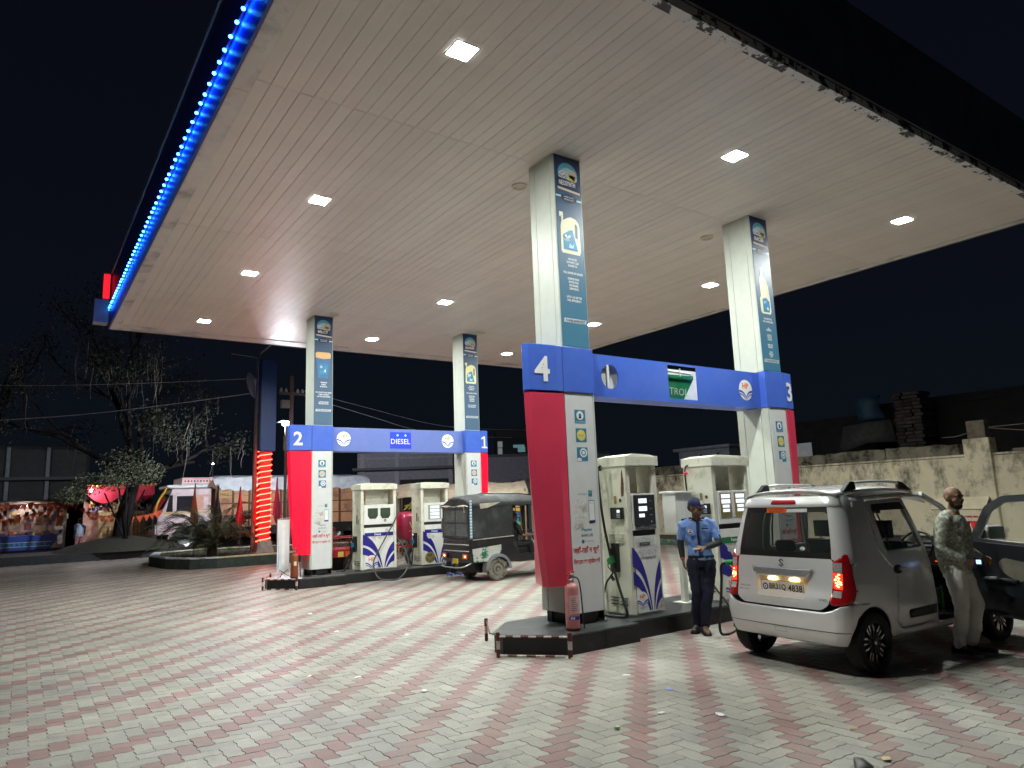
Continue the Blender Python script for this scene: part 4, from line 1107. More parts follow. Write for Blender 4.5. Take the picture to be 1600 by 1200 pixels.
def patch(mb, poly, mat, mapf, holes=(), d=.06, thick=.0, inner=None):
    """fill a 2-D polygon with a fine triangulation and map it on to the body surface"""
    loops = [dens(poly, d)] + [dens(h, d) for h in holes]
    vs = []; fc = []
    edges = []
    for L in loops:
        b = len(vs); vs += L; edges += [(b + i, b + (i + 1) % len(L)) for i in range(len(L))]
    x0, x1 = min(p[0] for p in poly), max(p[0] for p in poly); y0, y1 = min(p[1] for p in poly), max(p[1] for p in poly)
    i = 0
    yy = y0 + d / 2
    while yy < y1:
        xx = x0 + d / 2 + (d / 2 if i % 2 else 0)
        while xx < x1:
            if inpoly((xx, yy), poly) and not any(inpoly((xx, yy), h) for h in holes): vs.append((xx, yy))
            xx += d
        yy += d * .87; i += 1
    r = delaunay_2d_cdt([V(p) for p in vs], edges, [], 0, 1e-5)
    V2, F2 = r[0], r[2]
    keep = []
    for f in F2:
        c = (sum(V2[i].x for i in f) / len(f), sum(V2[i].y for i in f) / len(f))
        if inpoly(c, poly) and not any(inpoly(c, h) for h in holes): keep.append(tuple(f))
    used = sorted(set(i for f in keep for i in f)); rem = {a: b for b, a in enumerate(used)}
    P3 = [V(mapf(V2[i].x, V2[i].y)) for i in used]; fl = 0.
    F3 = [tuple(rem[i] for i in f) for f in keep]
    for f in F3[::max(1, len(F3) // 40)]:
        a, b, c = P3[f[0]], P3[f[1]], P3[f[2]]
        n = (b - a).cross(c - a)
        if n.length > 1e-12: fl += n.normalized().dot((a + PATCH_C) - V((1.2, 0, .7)))
    if fl < 0: F3 = [f[::-1] for f in F3]
    mb.add([tuple(p) for p in P3], F3, mat)
def solid(o, th, off=-1):
    off = -1
    md = o.modifiers.new('solidify', 'SOLIDIFY'); md.thickness = th; md.offset = off; md.use_even_offset = False
    return o
car = thing('hatchback_car', 'silver tall hatchback seen from behind with lit tail lamps and driver door open', 'car', (1.18, -2.325, 0), rad(-3.6))
ARCH_R, ARCH_F = (0, .275), (2.36, .275)
def arch(cx, r, n=18): return [(cx + r * math.cos(a), .275 + r * math.sin(a)) for a in [PI * k / n for k in range(n + 1)]]
def side_map(off=0., side=1): return lambda x, z: surf(sx(x, z), z, off, side)
def uv_map(off=0., side=1): return lambda s, z: surf(s, z, off, side)
# --- body sides (quarter panel, sill, front wing), each flank
def round_poly(pts, r=.03, n=4):
    out = []; L = len(pts)
    for i in range(L):
        p0, p1, p2 = V(pts[i - 1]), V(pts[i]), V(pts[(i + 1) % L])
        a = (p0 - p1); b = (p2 - p1); ra = min(r, a.length * .45); rb = min(r, b.length * .45)
        A, B = p1 + a.normalized() * ra, p1 + b.normalized() * rb
        for k in range(n + 1):
            t = k / n; q = A * (1 - t) ** 2 + p1 * (2 * t * (1 - t)) + B * t * t; out.append((q.x, q.y))
    return out
DOOR_R = round_poly([(.40, .36), (.47, .80), (.25, 1.02), (.23, 1.30), (.27, 1.53), (.92, 1.545), (1.05, 1.02), (1.09, .60), (1.13, .27), (.50, .27)], .05)   # rear door outline
DOOR_F = round_poly([(1.10, .62), (1.06, 1.02), (.93, 1.545), (1.32, 1.53), (1.62, 1.42), (1.98, 1.08), (2.02, .90), (1.98, .55), (1.95, .27), (1.14, .27)], .05)
WIN_R = round_poly([(.37, 1.03), (.335, 1.30), (.345, 1.475), (.86, 1.485), (1.0, 1.035)], .03)
for side in (-1, 1):
    m = MB()
    # rear quarter in (s,z): from the tail-lamp edge round the flank to the door, window line to sill
    n = 16
    op = [(x, z) for x, z in DOOR_R]; of = [(x, z) for x, z in DOOR_F]
    outline = [(.30, .20), ] + [] 
    outer = [(-.40, .585), (-.40, .93), (-.02, .96), (-.02, 1.2), (.05, 1.56), (.95, 1.592), (1.30, 1.57), (1.62, 1.455), (2.02, 1.07), (2.12, .965), (2.75, .86), (2.90, .75), (2.92, .45), (2.86, .25)]
    lower = [(2.69, .25)] + [(2.36 + .32 * math.cos(a), .215 + .32 * math.sin(a)) for a in [PI * k / n for k in range(1, n)]] + [(2.03, .25), (2.0, .20), (.38, .20)] + [(.32 * math.cos(a), .215 + .32 * math.sin(a)) for a in [PI * .58 * k / n for k in range(0, n + 1)]] + [(-.12, .555)]
    poly = outer + lower
    patch(m, poly, silver, side_map(0, side), [DOOR_R, DOOR_F], d=.055)
    o = m.build('body_side', car, smooth=180, fix=False); solid(o, .012, 1 if side > 0 else 1)
    # upper rear pillar wrap: corner strip between tailgate and flank, above the lamps
    m = MB()
    patch(m, [(.98, .985), (1.03, 1.25), (1.10, 1.50), (1.25, 1.585), (2.15, 1.585), (2.14, 1.3), (2.12, .94), (1.3, .94)], silver, uv_map(.0, side), d=.07)
    m.build('rear_pillar', car, smooth=180, fix=False)
    # wheel arch lining
    for cx in (0, 2.36):
        m = MB(); rings = []
        for yy in (.70, .44): rings.append([(cx + .325 * math.cos(a), yy * side, .215 + .325 * math.sin(a)) for a in [PI * k / n for k in range(n + 1)]])
        m.loft(rings, trimb, closed=False, caps=False)
        m.add([(cx + .325 * math.cos(a), .44 * side, .215 + .325 * math.sin(a)) for a in [PI * k / n for k in range(n + 1)]], [tuple(range(n + 1))], trimb)
        m.build('wheel_arch', car, smooth=60)
# --- rear doors
for side in (-1, 1):
    m = MB()
    inset = [(lerp(x, .72, .012), lerp(z, .9, .012)) for x, z in DOOR_R]
    patch(m, inset, silver, side_map(.002, side), [WIN_R], d=.05)
    dr = m.build('rear_door', car, smooth=180, fix=False); solid(dr, .03, 1)
    m = MB(); patch(m, WIN_R, glassd, side_map(-.008, side), d=.09); m.build('window', dr, smooth=180, fix=False)
    m = MB(); wf = [(lerp(x, .66, .05), lerp(z, 1.26, .05)) for x, z in WIN_R]
    patch(m, WIN_R, trimb, side_map(.003, side), [wf], d=.05)
    patch(m, [(.335, 1.42), (.345, 1.485), (.86, 1.495), (.90, 1.42)], trimb, side_map(.012, side), d=.08)       # rain visor
    patch(m, [(.43, 1.035), (.46, 1.035), (.41, 1.43), (.385, 1.43)], trimb, side_map(.004, side), d=.05)       # quarter-light bar
    m.build('window_frame', dr, smooth=180, fix=False)
    m = MB()
    cup = [(.49 + .075 * math.cos(a), .845 + .045 * math.sin(a)) for a in [2 * PI * k / 16 for k in range(16)]]
    patch(m, cup, trimb, side_map(.004, side), d=.03)
    hz = [surf(sx(.50, .85), .85, .02, side), surf(sx(.56, .843), .843, .035, side), surf(sx(.60, .84), .84, .012, side)]
    m.tube(hz, .017, silver, 8); m.build('handle', dr, smooth=60, fix=False)
    m = MB(); patch(m, [(.60, .425), (.62, .365), (1.09, .365), (1.085, .455), (.615, .445)], trimb, side_map(.012, side), d=.06)
    o = m.build('side_moulding', dr, smooth=180, fix=False); solid(o, .012, 1)
# left front door stays shut
m = MB(); WIN_F = round_poly([(1.06, 1.04), (.98, 1.47), (1.32, 1.455), (1.56, 1.36), (1.86, 1.07)], .03)
patch(m, [(lerp(x, 1.5, .012), lerp(z, .9, .012)) for x, z in DOOR_F], silver, side_map(.002, 1), [WIN_F], d=.06)
dl = m.build('front_door', car, smooth=180, fix=False); solid(dl, .03, 1)
m = MB(); patch(m, WIN_F, glassc, side_map(-.008, 1), d=.1); m.build('window', dl, smooth=180, fix=False)
# --- tailgate, rear glass
GATE = round_poly([(-.565, .985), (-.585, .80), (-.54, .565), (-.46, .515), (.46, .515), (.54, .565), (.585, .80), (.565, .985)], .03)
def rear_map(off=0.): 
    def f(y, z):
        s = rs(abs(y), z); sd = 1 if y >= 0 else -1
        if s > 1: s = 1 + (abs(y) - (fhw(z) - frc(z))) / (frc(z) * 1.35)
        return surf(s, z, off, sd)
    return f
m = MB()
RECESS = round_poly([(-.33, .86), (-.29, .60), (.29, .60), (.33, .86)], .03)
patch(m, GATE, silver, rear_map(.004), [RECESS], d=.05)
def recess_map(y, z):
    return rear_map(.004 - .03)(y, z)
patch(m, RECESS, silver, recess_map, d=.06)
n_ = len(dens(RECESS, .05)); L = dens(RECESS, .05)
m.add([tuple(rear_map(.004)(*p)) for p in L] + [tuple(recess_map(*p)) for p in L], [(k, (k + 1) % n_, n_ + (k + 1) % n_, n_ + k) for k in range(n_)], silver)
tg = m.build('tailgate', car, smooth=35, fix=False)
RG = round_poly([(-.665, .985), (-.60, 1.40), (-.56, 1.478), (.56, 1.478), (.60, 1.40), (.665, .985)], .05)
m = MB(); patch(m, RG, glassd, rear_map(-.004), d=.08); rg = m.build('rear_window', car, smooth=180, fix=False)
m = MB(); RGi = round_poly([(-.56, 1.045), (-.51, 1.39), (-.475, 1.43), (.475, 1.43), (.51, 1.39), (.56, 1.045)], .06)
patch(m, [(x * 1.01, z) for x, z in RG], trimb, rear_map(-.0015), [RGi], d=.05); m.build('window_border', rg, smooth=180, fix=False)
m = MB(); F = Flat(m, (0, 0, 0), (0, -1, 0), (0, 0, 1), fn=lambda x, y, l: rear_map(.003 + l)(-x, y))
F.rect(-.21, 1.425, .035, 1.478, M('sticker_orange', (.80, .16, .02), .5, var=.05), .0); F.text('LAL PATAK', -.088, 1.452, pred, h=.018, w=.2, l=.002, bold=.03); F.text('TRANSPORT', -.088, 1.43, pred, h=.014, w=.2, l=.002, bold=.02)
m.build('window_sticker', rg)
m = MB(); F = Flat(m, (0, 0, 0), (0, -1, 0), (0, 0, 1), fn=lambda x, y, l: rear_map(.003 + l)(-x, y))
F.rect(.04, 1.43, .28, 1.465, M('sticker_silver', (.55, .56, .56), .4, var=.1), .0); F.text('Smart Drive', .15, 1.438, pwhite, h=.018, w=.19, l=.002)
F.circ(.245, 1.075, .03, M('sticker_pale', (.5, .55, .52), .5), .0, 14, .02); m.build('window_sticker', rg)
# roof header with high brake lamp
m = MB(); patch(m, [(-.60, 1.482), (-.545, 1.585), (.545, 1.585), (.60, 1.482)], silver, rear_map(.012), d=.06); o = m.build('roof_spoiler', car, smooth=180, fix=False); solid(o, .02, 1)
m = MB(); patch(m, round_poly([(-.155, 1.515), (-.14, 1.555), (.14, 1.555), (.155, 1.515)], .015), lampred, rear_map(.024), d=.04); o = m.build('high_brake_lamp', car, smooth=180, fix=False); solid(o, .02, 1)
# chrome garnish, plate, badge, lettering
m = MB(); patch(m, [(-.355, .885), (-.34, .835), (-.30, .80), (.30, .80), (.34, .835), (.355, .885), (.30, .878), (-.30, .878)], chrome, rear_map(.03), d=.022); o = m.build('chrome_strip', car, smooth=180, fix=False); solid(o, .035, 1)
m = MB(); ctr = rear_map(.0)(0, .72); 
F = Flat(m, (ctr.x - .0, 0, .615), (0, -1, 0), (-.08, 0, 1), )
m.prism([(-.255, .0), (.255, .0), (.255, .135), (-.255, .135)], 0, .001, M('plate_yellow_white', (.74, .71, .60), .5, var=.08), T=Matrix(((0, 0, -1, ctr.x + .002), (-1, 0, 0, 0), (0, 1, 0, .615), (0, 0, 0, 1))))
F = Flat(m, (ctr.x + .0005, 0, .615), (0, -1, 0), (0, 0, 1)); F.n = V((-1, 0, 0))
for a in ((-.255, 0, .255, .004), (-.255, .131, .255, .135), (-.255, 0, -.251, .135), (.251, 0, .255, .135)): F.rect(*a, pblack, .0015)
F.circ(-.205, .07, .034, navy, .002, 18); F.circ(-.205, .07, .022, pwhite, .003, 8); F.circ(-.205, .07, .010, navy, .004, 6)
F.text('BR31Q', -.055, .038, pblack, h=.066, w=.20, l=.002, bold=.015); F.text('4838', .155, .038, pblack, h=.066, w=.165, l=.002, bold=.015)
m.build('number_plate', car)
# small lamps under the strip light the plate
for yy in (-.13, .13):
    m = MB(); c0 = rear_map(-.005)(yy, .775); m.box(c0.x - .02, yy - .025, .768, c0.x + .01, yy + .025, .778, glow('plate_lamp', (1, .62, .2), 55.)); m.build('plate_lamp', car)
m = MB(); F = Flat(m, (0, 0, 0), (0, -1, 0), (0, 0, 1), fn=lambda x, y, l: rear_map(.006 + l)(-x, y))
for sgn in (1, -1):
    F.poly([(0 + sgn * x, .930 + sgn * z) for x, z in ((.030, .022), (-.0, .042), (-.034, .020), (.012, -.010), (.020, -.003), (-.008, .016), (.002, .023), (.022, .010))], chrome, .004)
m.build('badge', car)
m = MB(); F = Flat(m, (0, 0, 0), (0, -1, 0), (0, 0, 1), fn=lambda x, y, l: rear_map(.006 + l)(-x, y))
F.text('WAGON R', -.46, .665, trimb, h=.022, w=.13, l=.003); F.text('MARUTI SUZUKI', -.46, .635, trimb, h=.016, w=.13, l=.003)
m.build('badge_lettering', car)
m = MB(); F = Flat(m, (0, 0, 0), (0, -1, 0), (0, 0, 1), fn=lambda x, y, l: rear_map(.006 + l)(-x, y)); F.text('VXI', .48, .60, trimb, h=.022, w=.08, l=.003); m.build('badge_lettering', car)
# tail lamps wrap the corners
for side in (-1, 1):
    m = MB()
    LO = round_poly([(1.02, .965), (.985, .80), (.96, .59), (1.0, .565), (1.35, .575), (1.78, .60), (1.80, .66), (1.66, .90), (1.60, 1.03), (1.48, 1.035), (1.2, .985)], .02)
    patch(m, LO, lampred, uv_map(.016, side), d=.045); lp = m.build('tail_lamp', car, smooth=180, fix=False); solid(lp, .03, 1)
    m = MB(); patch(m, [(1.04, .955), (1.02, .875), (1.32, .865), (1.35, .955)], lampclear, uv_map(.019, side), d=.05); m.build('reverse_lens', lp, smooth=180, fix=False)
    m = MB(); patch(m, [(1.015, .865), (.995, .72), (1.30, .712), (1.33, .855)], lamplit, uv_map(.019, side), d=.05)
    for q in range(12):
        s0, z0 = rnd(1.05, 1.26), rnd(.73, .85); patch(m, [(s0 + .05 * math.cos(2 * PI * k / 7), z0 + .008 * math.sin(2 * PI * k / 7)) for k in range(7)], glow('lamp_spot', (1., .35, .12), 7.), uv_map(.021, side), d=.2)
    m.build('lit_lens', lp, smooth=180, fix=False)
    m = MB(); patch(m, [(.99, .70), (.98, .645), (1.29, .640), (1.29, .700)], lampclear, uv_map(.019, side), d=.05); m.build('clear_lens', lp, smooth=180, fix=False)
# bumper
m = MB()
def bump_map(s, z):
    side = 1 if s >= 0 else -1; a = abs(s)
    off = .026 - .012 * ((z - .4) / .2) ** 2
    if a > 1.4: off *= max(.1, 1 - (a - 1.4) / .6)
    return surf(a, z, off, side)
patch(m, [(-2.2, .575), (-1.9, .585), (-1.3, .565), (-.98, .52), (-.85, .50), (.85, .50), (.98, .52), (1.3, .565), (1.9, .585), (2.2, .575), (2.2, .545), (2.086, .50), (1.91, .40), (1.67, .30), (1.53, .20), (.9, .20), (-.9, .20), (-1.53, .20), (-1.67, .30), (-1.91, .40), (-2.086, .50), (-2.2, .545)], silver, bump_map, d=.03)
bp_ = m.build('rear_bumper', car, smooth=180, fix=False); solid(bp_, .03, 1)
m = MB(); pts = [bump_map(s, .325) + V((-.001 if abs(s) < 1.2 else 0, 0, 0)) for s in [(-1.66 + 3.32 * k / 40) for k in range(41)]]; m.tube(pts, .0035, trimb, 6); m.build('bumper_crease', bp_, smooth=60)
m = MB(); F = Flat(m, (0, 0, 0), (0, -1, 0), (0, 0, 1), fn=lambda x, y, l: bump_map(-x / .5, y) + V((-.002 - l, 0, 0)))
for a in ((-.06, .27, .06, .272), (-.06, .315, .06, .317), (-.06, .27, -.058, .317), (.058, .27, .06, .317)): F.rect(*a, trimb, .0)
m.build('tow_cover', bp_)
# roof
m = MB(); rings = []
NX = 22
for i in range(NX + 1):
    x = lerp(-.135, 1.50, i / NX); hw = .545 + .03 * math.sin(PI * i / NX) - (.03 * max(0, (x - 1.1) / .4))
    zc = 1.585 + .055 * math.sin(PI * min(1, (x + .135) / 1.9 + .12)) - (.10 * max(0, (x - 1.05) / .45) ** 2)
    ring = []
    for k in range(15):
        u = -1 + 2 * k / 14; ring.append((x, hw * u, zc + .030 * (1 - u * u) - .028 * abs(u) ** 6))
    rings.append(ring)
m.loft(rings, silver, closed=False, caps=False); o = m.build('roof', car, smooth=180, fix=False); solid(o, .02, 1)
for side in (-1, 1):
    m = MB(); m.tube(spline([(.12, .52 * side, 1.655), (.2, .525 * side, 1.70), (.5, .53 * side, 1.712), (.85, .53 * side, 1.705), (1.08, .525 * side, 1.68), (1.16, .52 * side, 1.64)], 5), .016, silver, 8); rr_ = m.build('roof_rail', car, smooth=50)
    for a, b in ((.02, .22), (1.0, 1.2)):
        m = MB(); m.prism([(a, 1.625), (a + .07, 1.675), (a + .13, 1.722), (b + .0, 1.722), (b + .02, 1.64)] if a < .5 else [(a, 1.64), (a + .0, 1.712), (a + .07, 1.70), (b + .04, 1.605)], .505 * side, .550 * side, trimb, 'y'); m.build('rail_end', rr_, bevel=.006)
# windscreen, bonnet, nose
m = MB(); m.loft([[(1.50, y * .50, 1.555) for y in (-1, -.5, 0, .5, 1)], [(1.74, y * .565, 1.37) for y in (-1, -.5, 0, .5, 1)], [(2.10, y * .62, 1.04) for y in (-1, -.5, 0, .5, 1)]], glassc, closed=False, caps=False); m.build('windscreen', car, smooth=180, fix=False)
m = MB()
for side in (-1, 1):
    m.tube([(1.36, .555 * side, 1.565), (1.66, .60 * side, 1.42), (2.06, .655 * side, 1.06)], .03, silver, 8)
m.build('windscreen_pillar', car, smooth=60)
m = MB(); rings = []
for x, hwf, z in ((2.02, .66, 1.045), (2.2, .655, 1.0), (2.5, .63, .94), (2.75, .585, .885), (2.88, .55, .82)):
    rings.append([(x + .06 * (1 - u * u), hwf * u, z + .03 * (1 - u * u)) for u in [-1 + 2 * k / 10 for k in range(11)]])
m.loft(rings, silver, closed=False, caps=False); m.build('bonnet', car, smooth=180, fix=False)
m = MB(); rings = []
for z, k_ in ((.82, .0), (.72, .05), (.55, .06), (.38, .05), (.22, .0)):
    rings.append([(2.88 + k_ + .06 * (1 - u * u), .56 * u, z) for u in [-1 + 2 * k / 10 for k in range(11)]])
m.loft(rings, silver, closed=False, caps=False); m.build('front_bumper', car, smooth=180, fix=False)
# floor, seats, dashboard, wheel
m = MB(); m.box(-.28, -.66, .22, 2.9, .66, .26, interior); m.box(2.0, -.62, .26, 2.1, .62, 1.0, interior); m.box(-.2, -.56, .26, .28, .56, .62, interior); m.build('floor_pan', car)
m = MB(); m.box(1.72, -.62, .72, 2.0, .62, .98, interior); m.box(1.66, -.1, .45, 1.95, .1, .8, interior); m.build('dashboard', car, bevel=.05)
for xx, yy in ((1.02, -.33), (1.02, .33)):
    m = MB(); T_ = Tm((xx, yy, 0)); m.box(-.02, -.24, .40, .50, .24, .56, seatm, T_)
    m.prism([(-.06, .5), (.08, .5), (-.02, 1.08), (-.14, 1.08)], -.23, .23, seatm, 'y', T_); m.box(-.155, -.12, 1.12, -.06, .12, 1.30, seatm, T_); m.box(-.11, -.08, 1.05, -.10, -.06, 1.2, steel, T_); m.box(-.11, .06, 1.05, -.10, .08, 1.2, steel, T_); m.build('front_seat', car, bevel=.03)
m = MB(); m.box(.25, -.55, .42, .72, .55, .58, seatm); m.prism([(.2, .5), (.32, .5), (.22, .98), (.12, .98)], -.55, .55, seatm, 'y')
for yy in (-.3, .3): m.box(.10, yy - .11, 1.0, .19, yy + .11, 1.12, seatm)
m.build('rear_seat', car, bevel=.03)
m = MB(); rg_ = [(.185 * math.cos(a), .185 * math.sin(a), 0) for a in [2 * PI * k / 24 for k in range(25)]]; m.tube(rg_, .015, trimb, 8, caps=False); m.tube([(-.17, 0, 0), (0, 0, -.02), (.17, 0, 0)], .014, trimb, 6); m.tube([(0, 0, -.02), (0, -.17, 0)], .014, trimb, 6); m.lathe([(.05, -.03), (.05, .0), (0, .01)], trimb, 12)
o = m.build('steering_wheel', car, smooth=60); o.location = (1.56, -.33, .98); o.rotation_euler = (0, rad(-62), 0)
m = MB(); m.box(1.30, -.10, 1.36, 1.34, .12, 1.43, trimb); m.build('rear_view_mirror', car, bevel=.01)
m = MB(); F = Flat(m, (1.60, -.12, .88), (0, -1, 0), (0, 0, 1))
for k in range(10): q_, z_ = -.5 + rnd(0, .35), .80 + rnd(0, .12); m.box(1.655, q_, z_, 1.66, q_ + .022, z_ + .010, glow('dash_lamp', (1., .10, .02), 1.2))
m.build('dash_lamp', car)
m = MB(); m.tube(spline([(1.45, -.60, .30), (1.5, -.58, .42), (1.55, -.55, .58)], 4), .012, M('green_strap', (.02, .3, .03), .5), 6); m.build('lever', car)
# wheels
tyre = M('tyre', (.018, .018, .018), .7, var=.25, scale=30, bump=.25, bscale=80)
alloy_d = M('alloy_dark', (.02, .02, .022), .35, .4, var=.1); alloy_l = M('alloy_cut', (.62, .62, .63), .25, .8, var=.05)
def wheel():
    w = bpy.data.objects.new('wheel', None); COL.objects.link(w); w.parent = car
    m = MB(); m.lathe([(.185, -.075), (.20, -.085), (.245, -.085), (.268, -.075), (.276, -.055), (.278, 0), (.276, .055), (.268, .075), (.245, .085), (.20, .085), (.185, .075)], tyre, 44, caps=False)
    for k in range(44):
        a = 2 * PI * k / 44
        for zz in (-.055, .03): m.box(.2765, -.006, zz, .281, .006, zz + .03, tyre, Tm((0, 0, 0), a))
    tyr = m.build('tyre', w, smooth=40); 
    m = MB(); m.lathe([(.186, .07), (.19, .078), (.178, .066), (.172, .02), (.172, -.06)], alloy_d, 40, caps=False); m.lathe([(.17, -.02), (.0, -.02)], trimb, 30, caps=False); m.lathe([(.11, -.01), (.0, .0)], M('brake_disc', (.12, .11, .10), .4, .6), 24, caps=False)
    for k in range(5):
        a = 2 * PI * k / 5
        for sg in (1, -1):
            T_ = Tm((0, 0, 0), a)
            m.prism([(.02, sg * .012), (.045, sg * .03), (.10, sg * .035), (.176, sg * .075), (.180, sg * .055), (.12, sg * .014), (.06, sg * .004)][::sg], .035, .058, alloy_d, T=T_)
            m.prism([(.10, sg * .030), (.168, sg * .064), (.172, sg * .052), (.115, sg * .020)][::sg], .0583, .062, alloy_l, T=T_)
        T_ = Tm((0, 0, 0), a + PI / 5)
        m.prism([(.03, -.010), (.17, -.016), (.17, .016), (.03, .010)], .03, .05, alloy_d, T=T_); m.prism([(.10, -.006), (.168, -.011), (.168, .011), (.10, .006)], .0503, .054, alloy_l, T=T_)
    m.lathe([(.045, .03), (.045, .06), (.03, .068), (0, .068)], alloy_d, 20); m.lathe([(.016, .0685), (.016, .071), (0, .071)], alloy_l, 12)
    m.build('rim', w, smooth=30)
    return w
def place_wheel(w, x, side, steer=0):
    w.location = (x, .655 * side, .281); w.rotation_euler = (rad(-90) if side > 0 else rad(90), 0, steer)
w0 = wheel(); place_wheel(w0, 0, -1)
def dup_wheel(x, side, steer=0):
    w = w0.copy(); COL.objects.link(w)
    for c in list(w0.children):
        q = c.copy(); COL.objects.link(q); q.parent = w
    place_wheel(w, x, side, steer)
dup_wheel(0, 1); dup_wheel(2.36, -1); dup_wheel(2.36, 1)
# open driver door, hinged at the front of the opening (right flank)
door = bpy.data.objects.new('front_door', None); COL.objects.link(door); door.parent = car; door['label'] = 'wide open dark lined driver door'
hinge = V((2.0, -.735, 0)); PATCH_C = hinge
door.location = hinge; door.rotation_euler = (0, 0, rad(DOOR_ANG))
def dmap(off):
    f = side_map(off, -1)
    return lambda x, z: f(x, z) - hinge
DFo = [(lerp(x, 1.5, .015), lerp(z, .9, .015)) for x, z in DOOR_F]
doorin = M('door_lining', (.018, .02, .026), .5, var=.15)
m = MB(); patch(m, DFo, silver, dmap(.002), [WIN_F], d=.06); o = m.build('outer_skin', door, smooth=180, fix=False); solid(o, .012, 1)
m = MB(); LIN = [(x, z) for x, z in [(1.12, .98), (1.10, .62), (1.16, .29), (1.93, .29), (1.99, .60), (2.0, .90), (1.97, 1.04), (1.06, 1.01)]]
patch(m, round_poly(LIN, .05), doorin, dmap(-.075), d=.08); L = dens(round_poly(LIN, .05), .08); n_ = len(L)
m.add([tuple(dmap(-.075)(*p)) for p in L] + [tuple(dmap(-.012)(*p)) for p in L], [(k, (k + 1) % n_, n_ + (k + 1) % n_, n_ + k) for k in range(n_)], doorin); m.build('lining', door, smooth=35, fix=False)
m = MB(); patch(m, DFo[:], M('door_frame_inner', (.09, .10, .11), .4, var=.05), dmap(-.03), [WIN_F], d=.06); m.build('inner_frame', door, smooth=180, fix=False)
m = MB(); patch(m, WIN_F, glassc, dmap(-.018), d=.1); m.build('window', door, smooth=180, fix=False)
m = MB(); patch(m, round_poly([(1.22, .86), (1.20, .70), (1.36, .66), (1.56, .74), (1.60, .83), (1.5, .89)], .04), M('door_fabric', (.20, .18, .14), .8, var=.15), dmap(-.083), d=.08); m.build('fabric_inset', door, smooth=180, fix=False)
m = MB(); patch(m, round_poly([(1.72, .80), (1.72, .90), (1.86, .90), (1.86, .80)], .02), trimb, dmap(-.083), d=.08); a_ = dmap(-.095)
m.tube([a_(1.75, .845), a_(1.83, .85)], .014, steel, 8); m.build('inner_handle', door, smooth=50)
m = MB(); m.tube([a_(1.35, .66), a_(1.60, .66), a_(1.80, .64)], .022, doorin, 8); m.tube([a_(1.62, .672), a_(1.80, .655)], .018, M('switch_grey', (.35, .36, .38), .4), 8); m.build('armrest', door, smooth=50)
m = MB(); patch(m, round_poly([(1.25, .34), (1.25, .50), (1.85, .52), (1.85, .34)], .04), trimb, dmap(-.10), d=.1); m.build('door_pocket', door, smooth=180, fix=False)
mirror_m = M('mirror_glass', (.55, .70, .72), .04, 1., var=0)
m = MB(); q = dmap(0)(1.86, 1.10); m.loft([[(q.x + a * .04, q.y + .0, q.z + b * .04) for a, b in ((-1, -1), (1, -1), (1, 1), (-1, 1))], [(q.x + .02 + a * .04, q.y - .08, q.z + .02 + b * .05) for a, b in ((-1, -1), (1, -1), (1, 1), (-1, 1))]], trimb)
m.box(q.x - .045, q.y - .27, q.z - .06, q.x + .06, q.y - .06, q.z + .10, silver); mo = m.build('door_mirror', door, bevel=.025)
m = MB(); m.box(q.x - .052, q.y - .255, q.z - .045, q.x - .046, q.y - .075, q.z + .085, mirror_m); m.build('mirror_glass', mo, bevel=.002)
LIFT = .075
for ch in car.children:
    if not ch.name.startswith('wheel') or ch.name.startswith('wheel_arch'): ch.location.z += LIFT
# fuel filler flap open is on the left; exhaust
m = MB(); m.tube([(-.34, .35, .23), (-.1, .35, .24)], .022, steel, 10); m.build('exhaust_pipe', car, smooth=50)
# ------------------------------------------------------------------ people
def limb(m, pts, r, mat, n=14):
    """rounded tapering limb"""
    P = [V(p) for p in pts]; rs = list(r)
    d0 = (P[0] - P[1]).normalized(); d1 = (P[-1] - P[-2]).normalized()
    pp = [P[0] + d0 * rs[0] * .8] + [P[0] + d0 * rs[0] * .45] + P + [P[-1] + d1 * rs[-1] * .45] + [P[-1] + d1 * rs[-1] * .8]
    rr = [rs[0] * .5, rs[0] * .88] + rs + [rs[-1] * .88, rs[-1] * .5]
    m.tube(pp, rr, mat, n)
def ell(m, c, r, mat, T=None, n=18):
    k = 10; prof = [(max(1e-4, math.sin(PI * i / k)), -math.cos(PI * i / k)) for i in range(k + 1)]
    M4 = Matrix.Translation(c) @ Matrix.Diagonal((*r, 1))
    m.lathe(prof, mat, n, T=(T @ M4) if T else M4)
def fuse(o, vox, it=3, fac=.5):
    md = o.modifiers.new('remesh', 'REMESH'); md.mode = 'VOXEL'; md.voxel_size = vox; md.use_smooth_shade = True
    sm_ = o.modifiers.new('smooth', 'SMOOTH'); sm_.factor = fac; sm_.iterations = it
    return o
CRUMPLE = {}
def crumple(o, size, strength):
    if size not in CRUMPLE:
        tx = bpy.data.textures.new('cloth_folds', 'CLOUDS'); tx.noise_scale = size; tx.noise_depth = 2; CRUMPLE[size] = tx
    md = o.modifiers.new('folds', 'DISPLACE'); md.texture = CRUMPLE[size]; md.strength = strength; md.mid_level = .5; md.texture_coords = 'LOCAL'
    return o
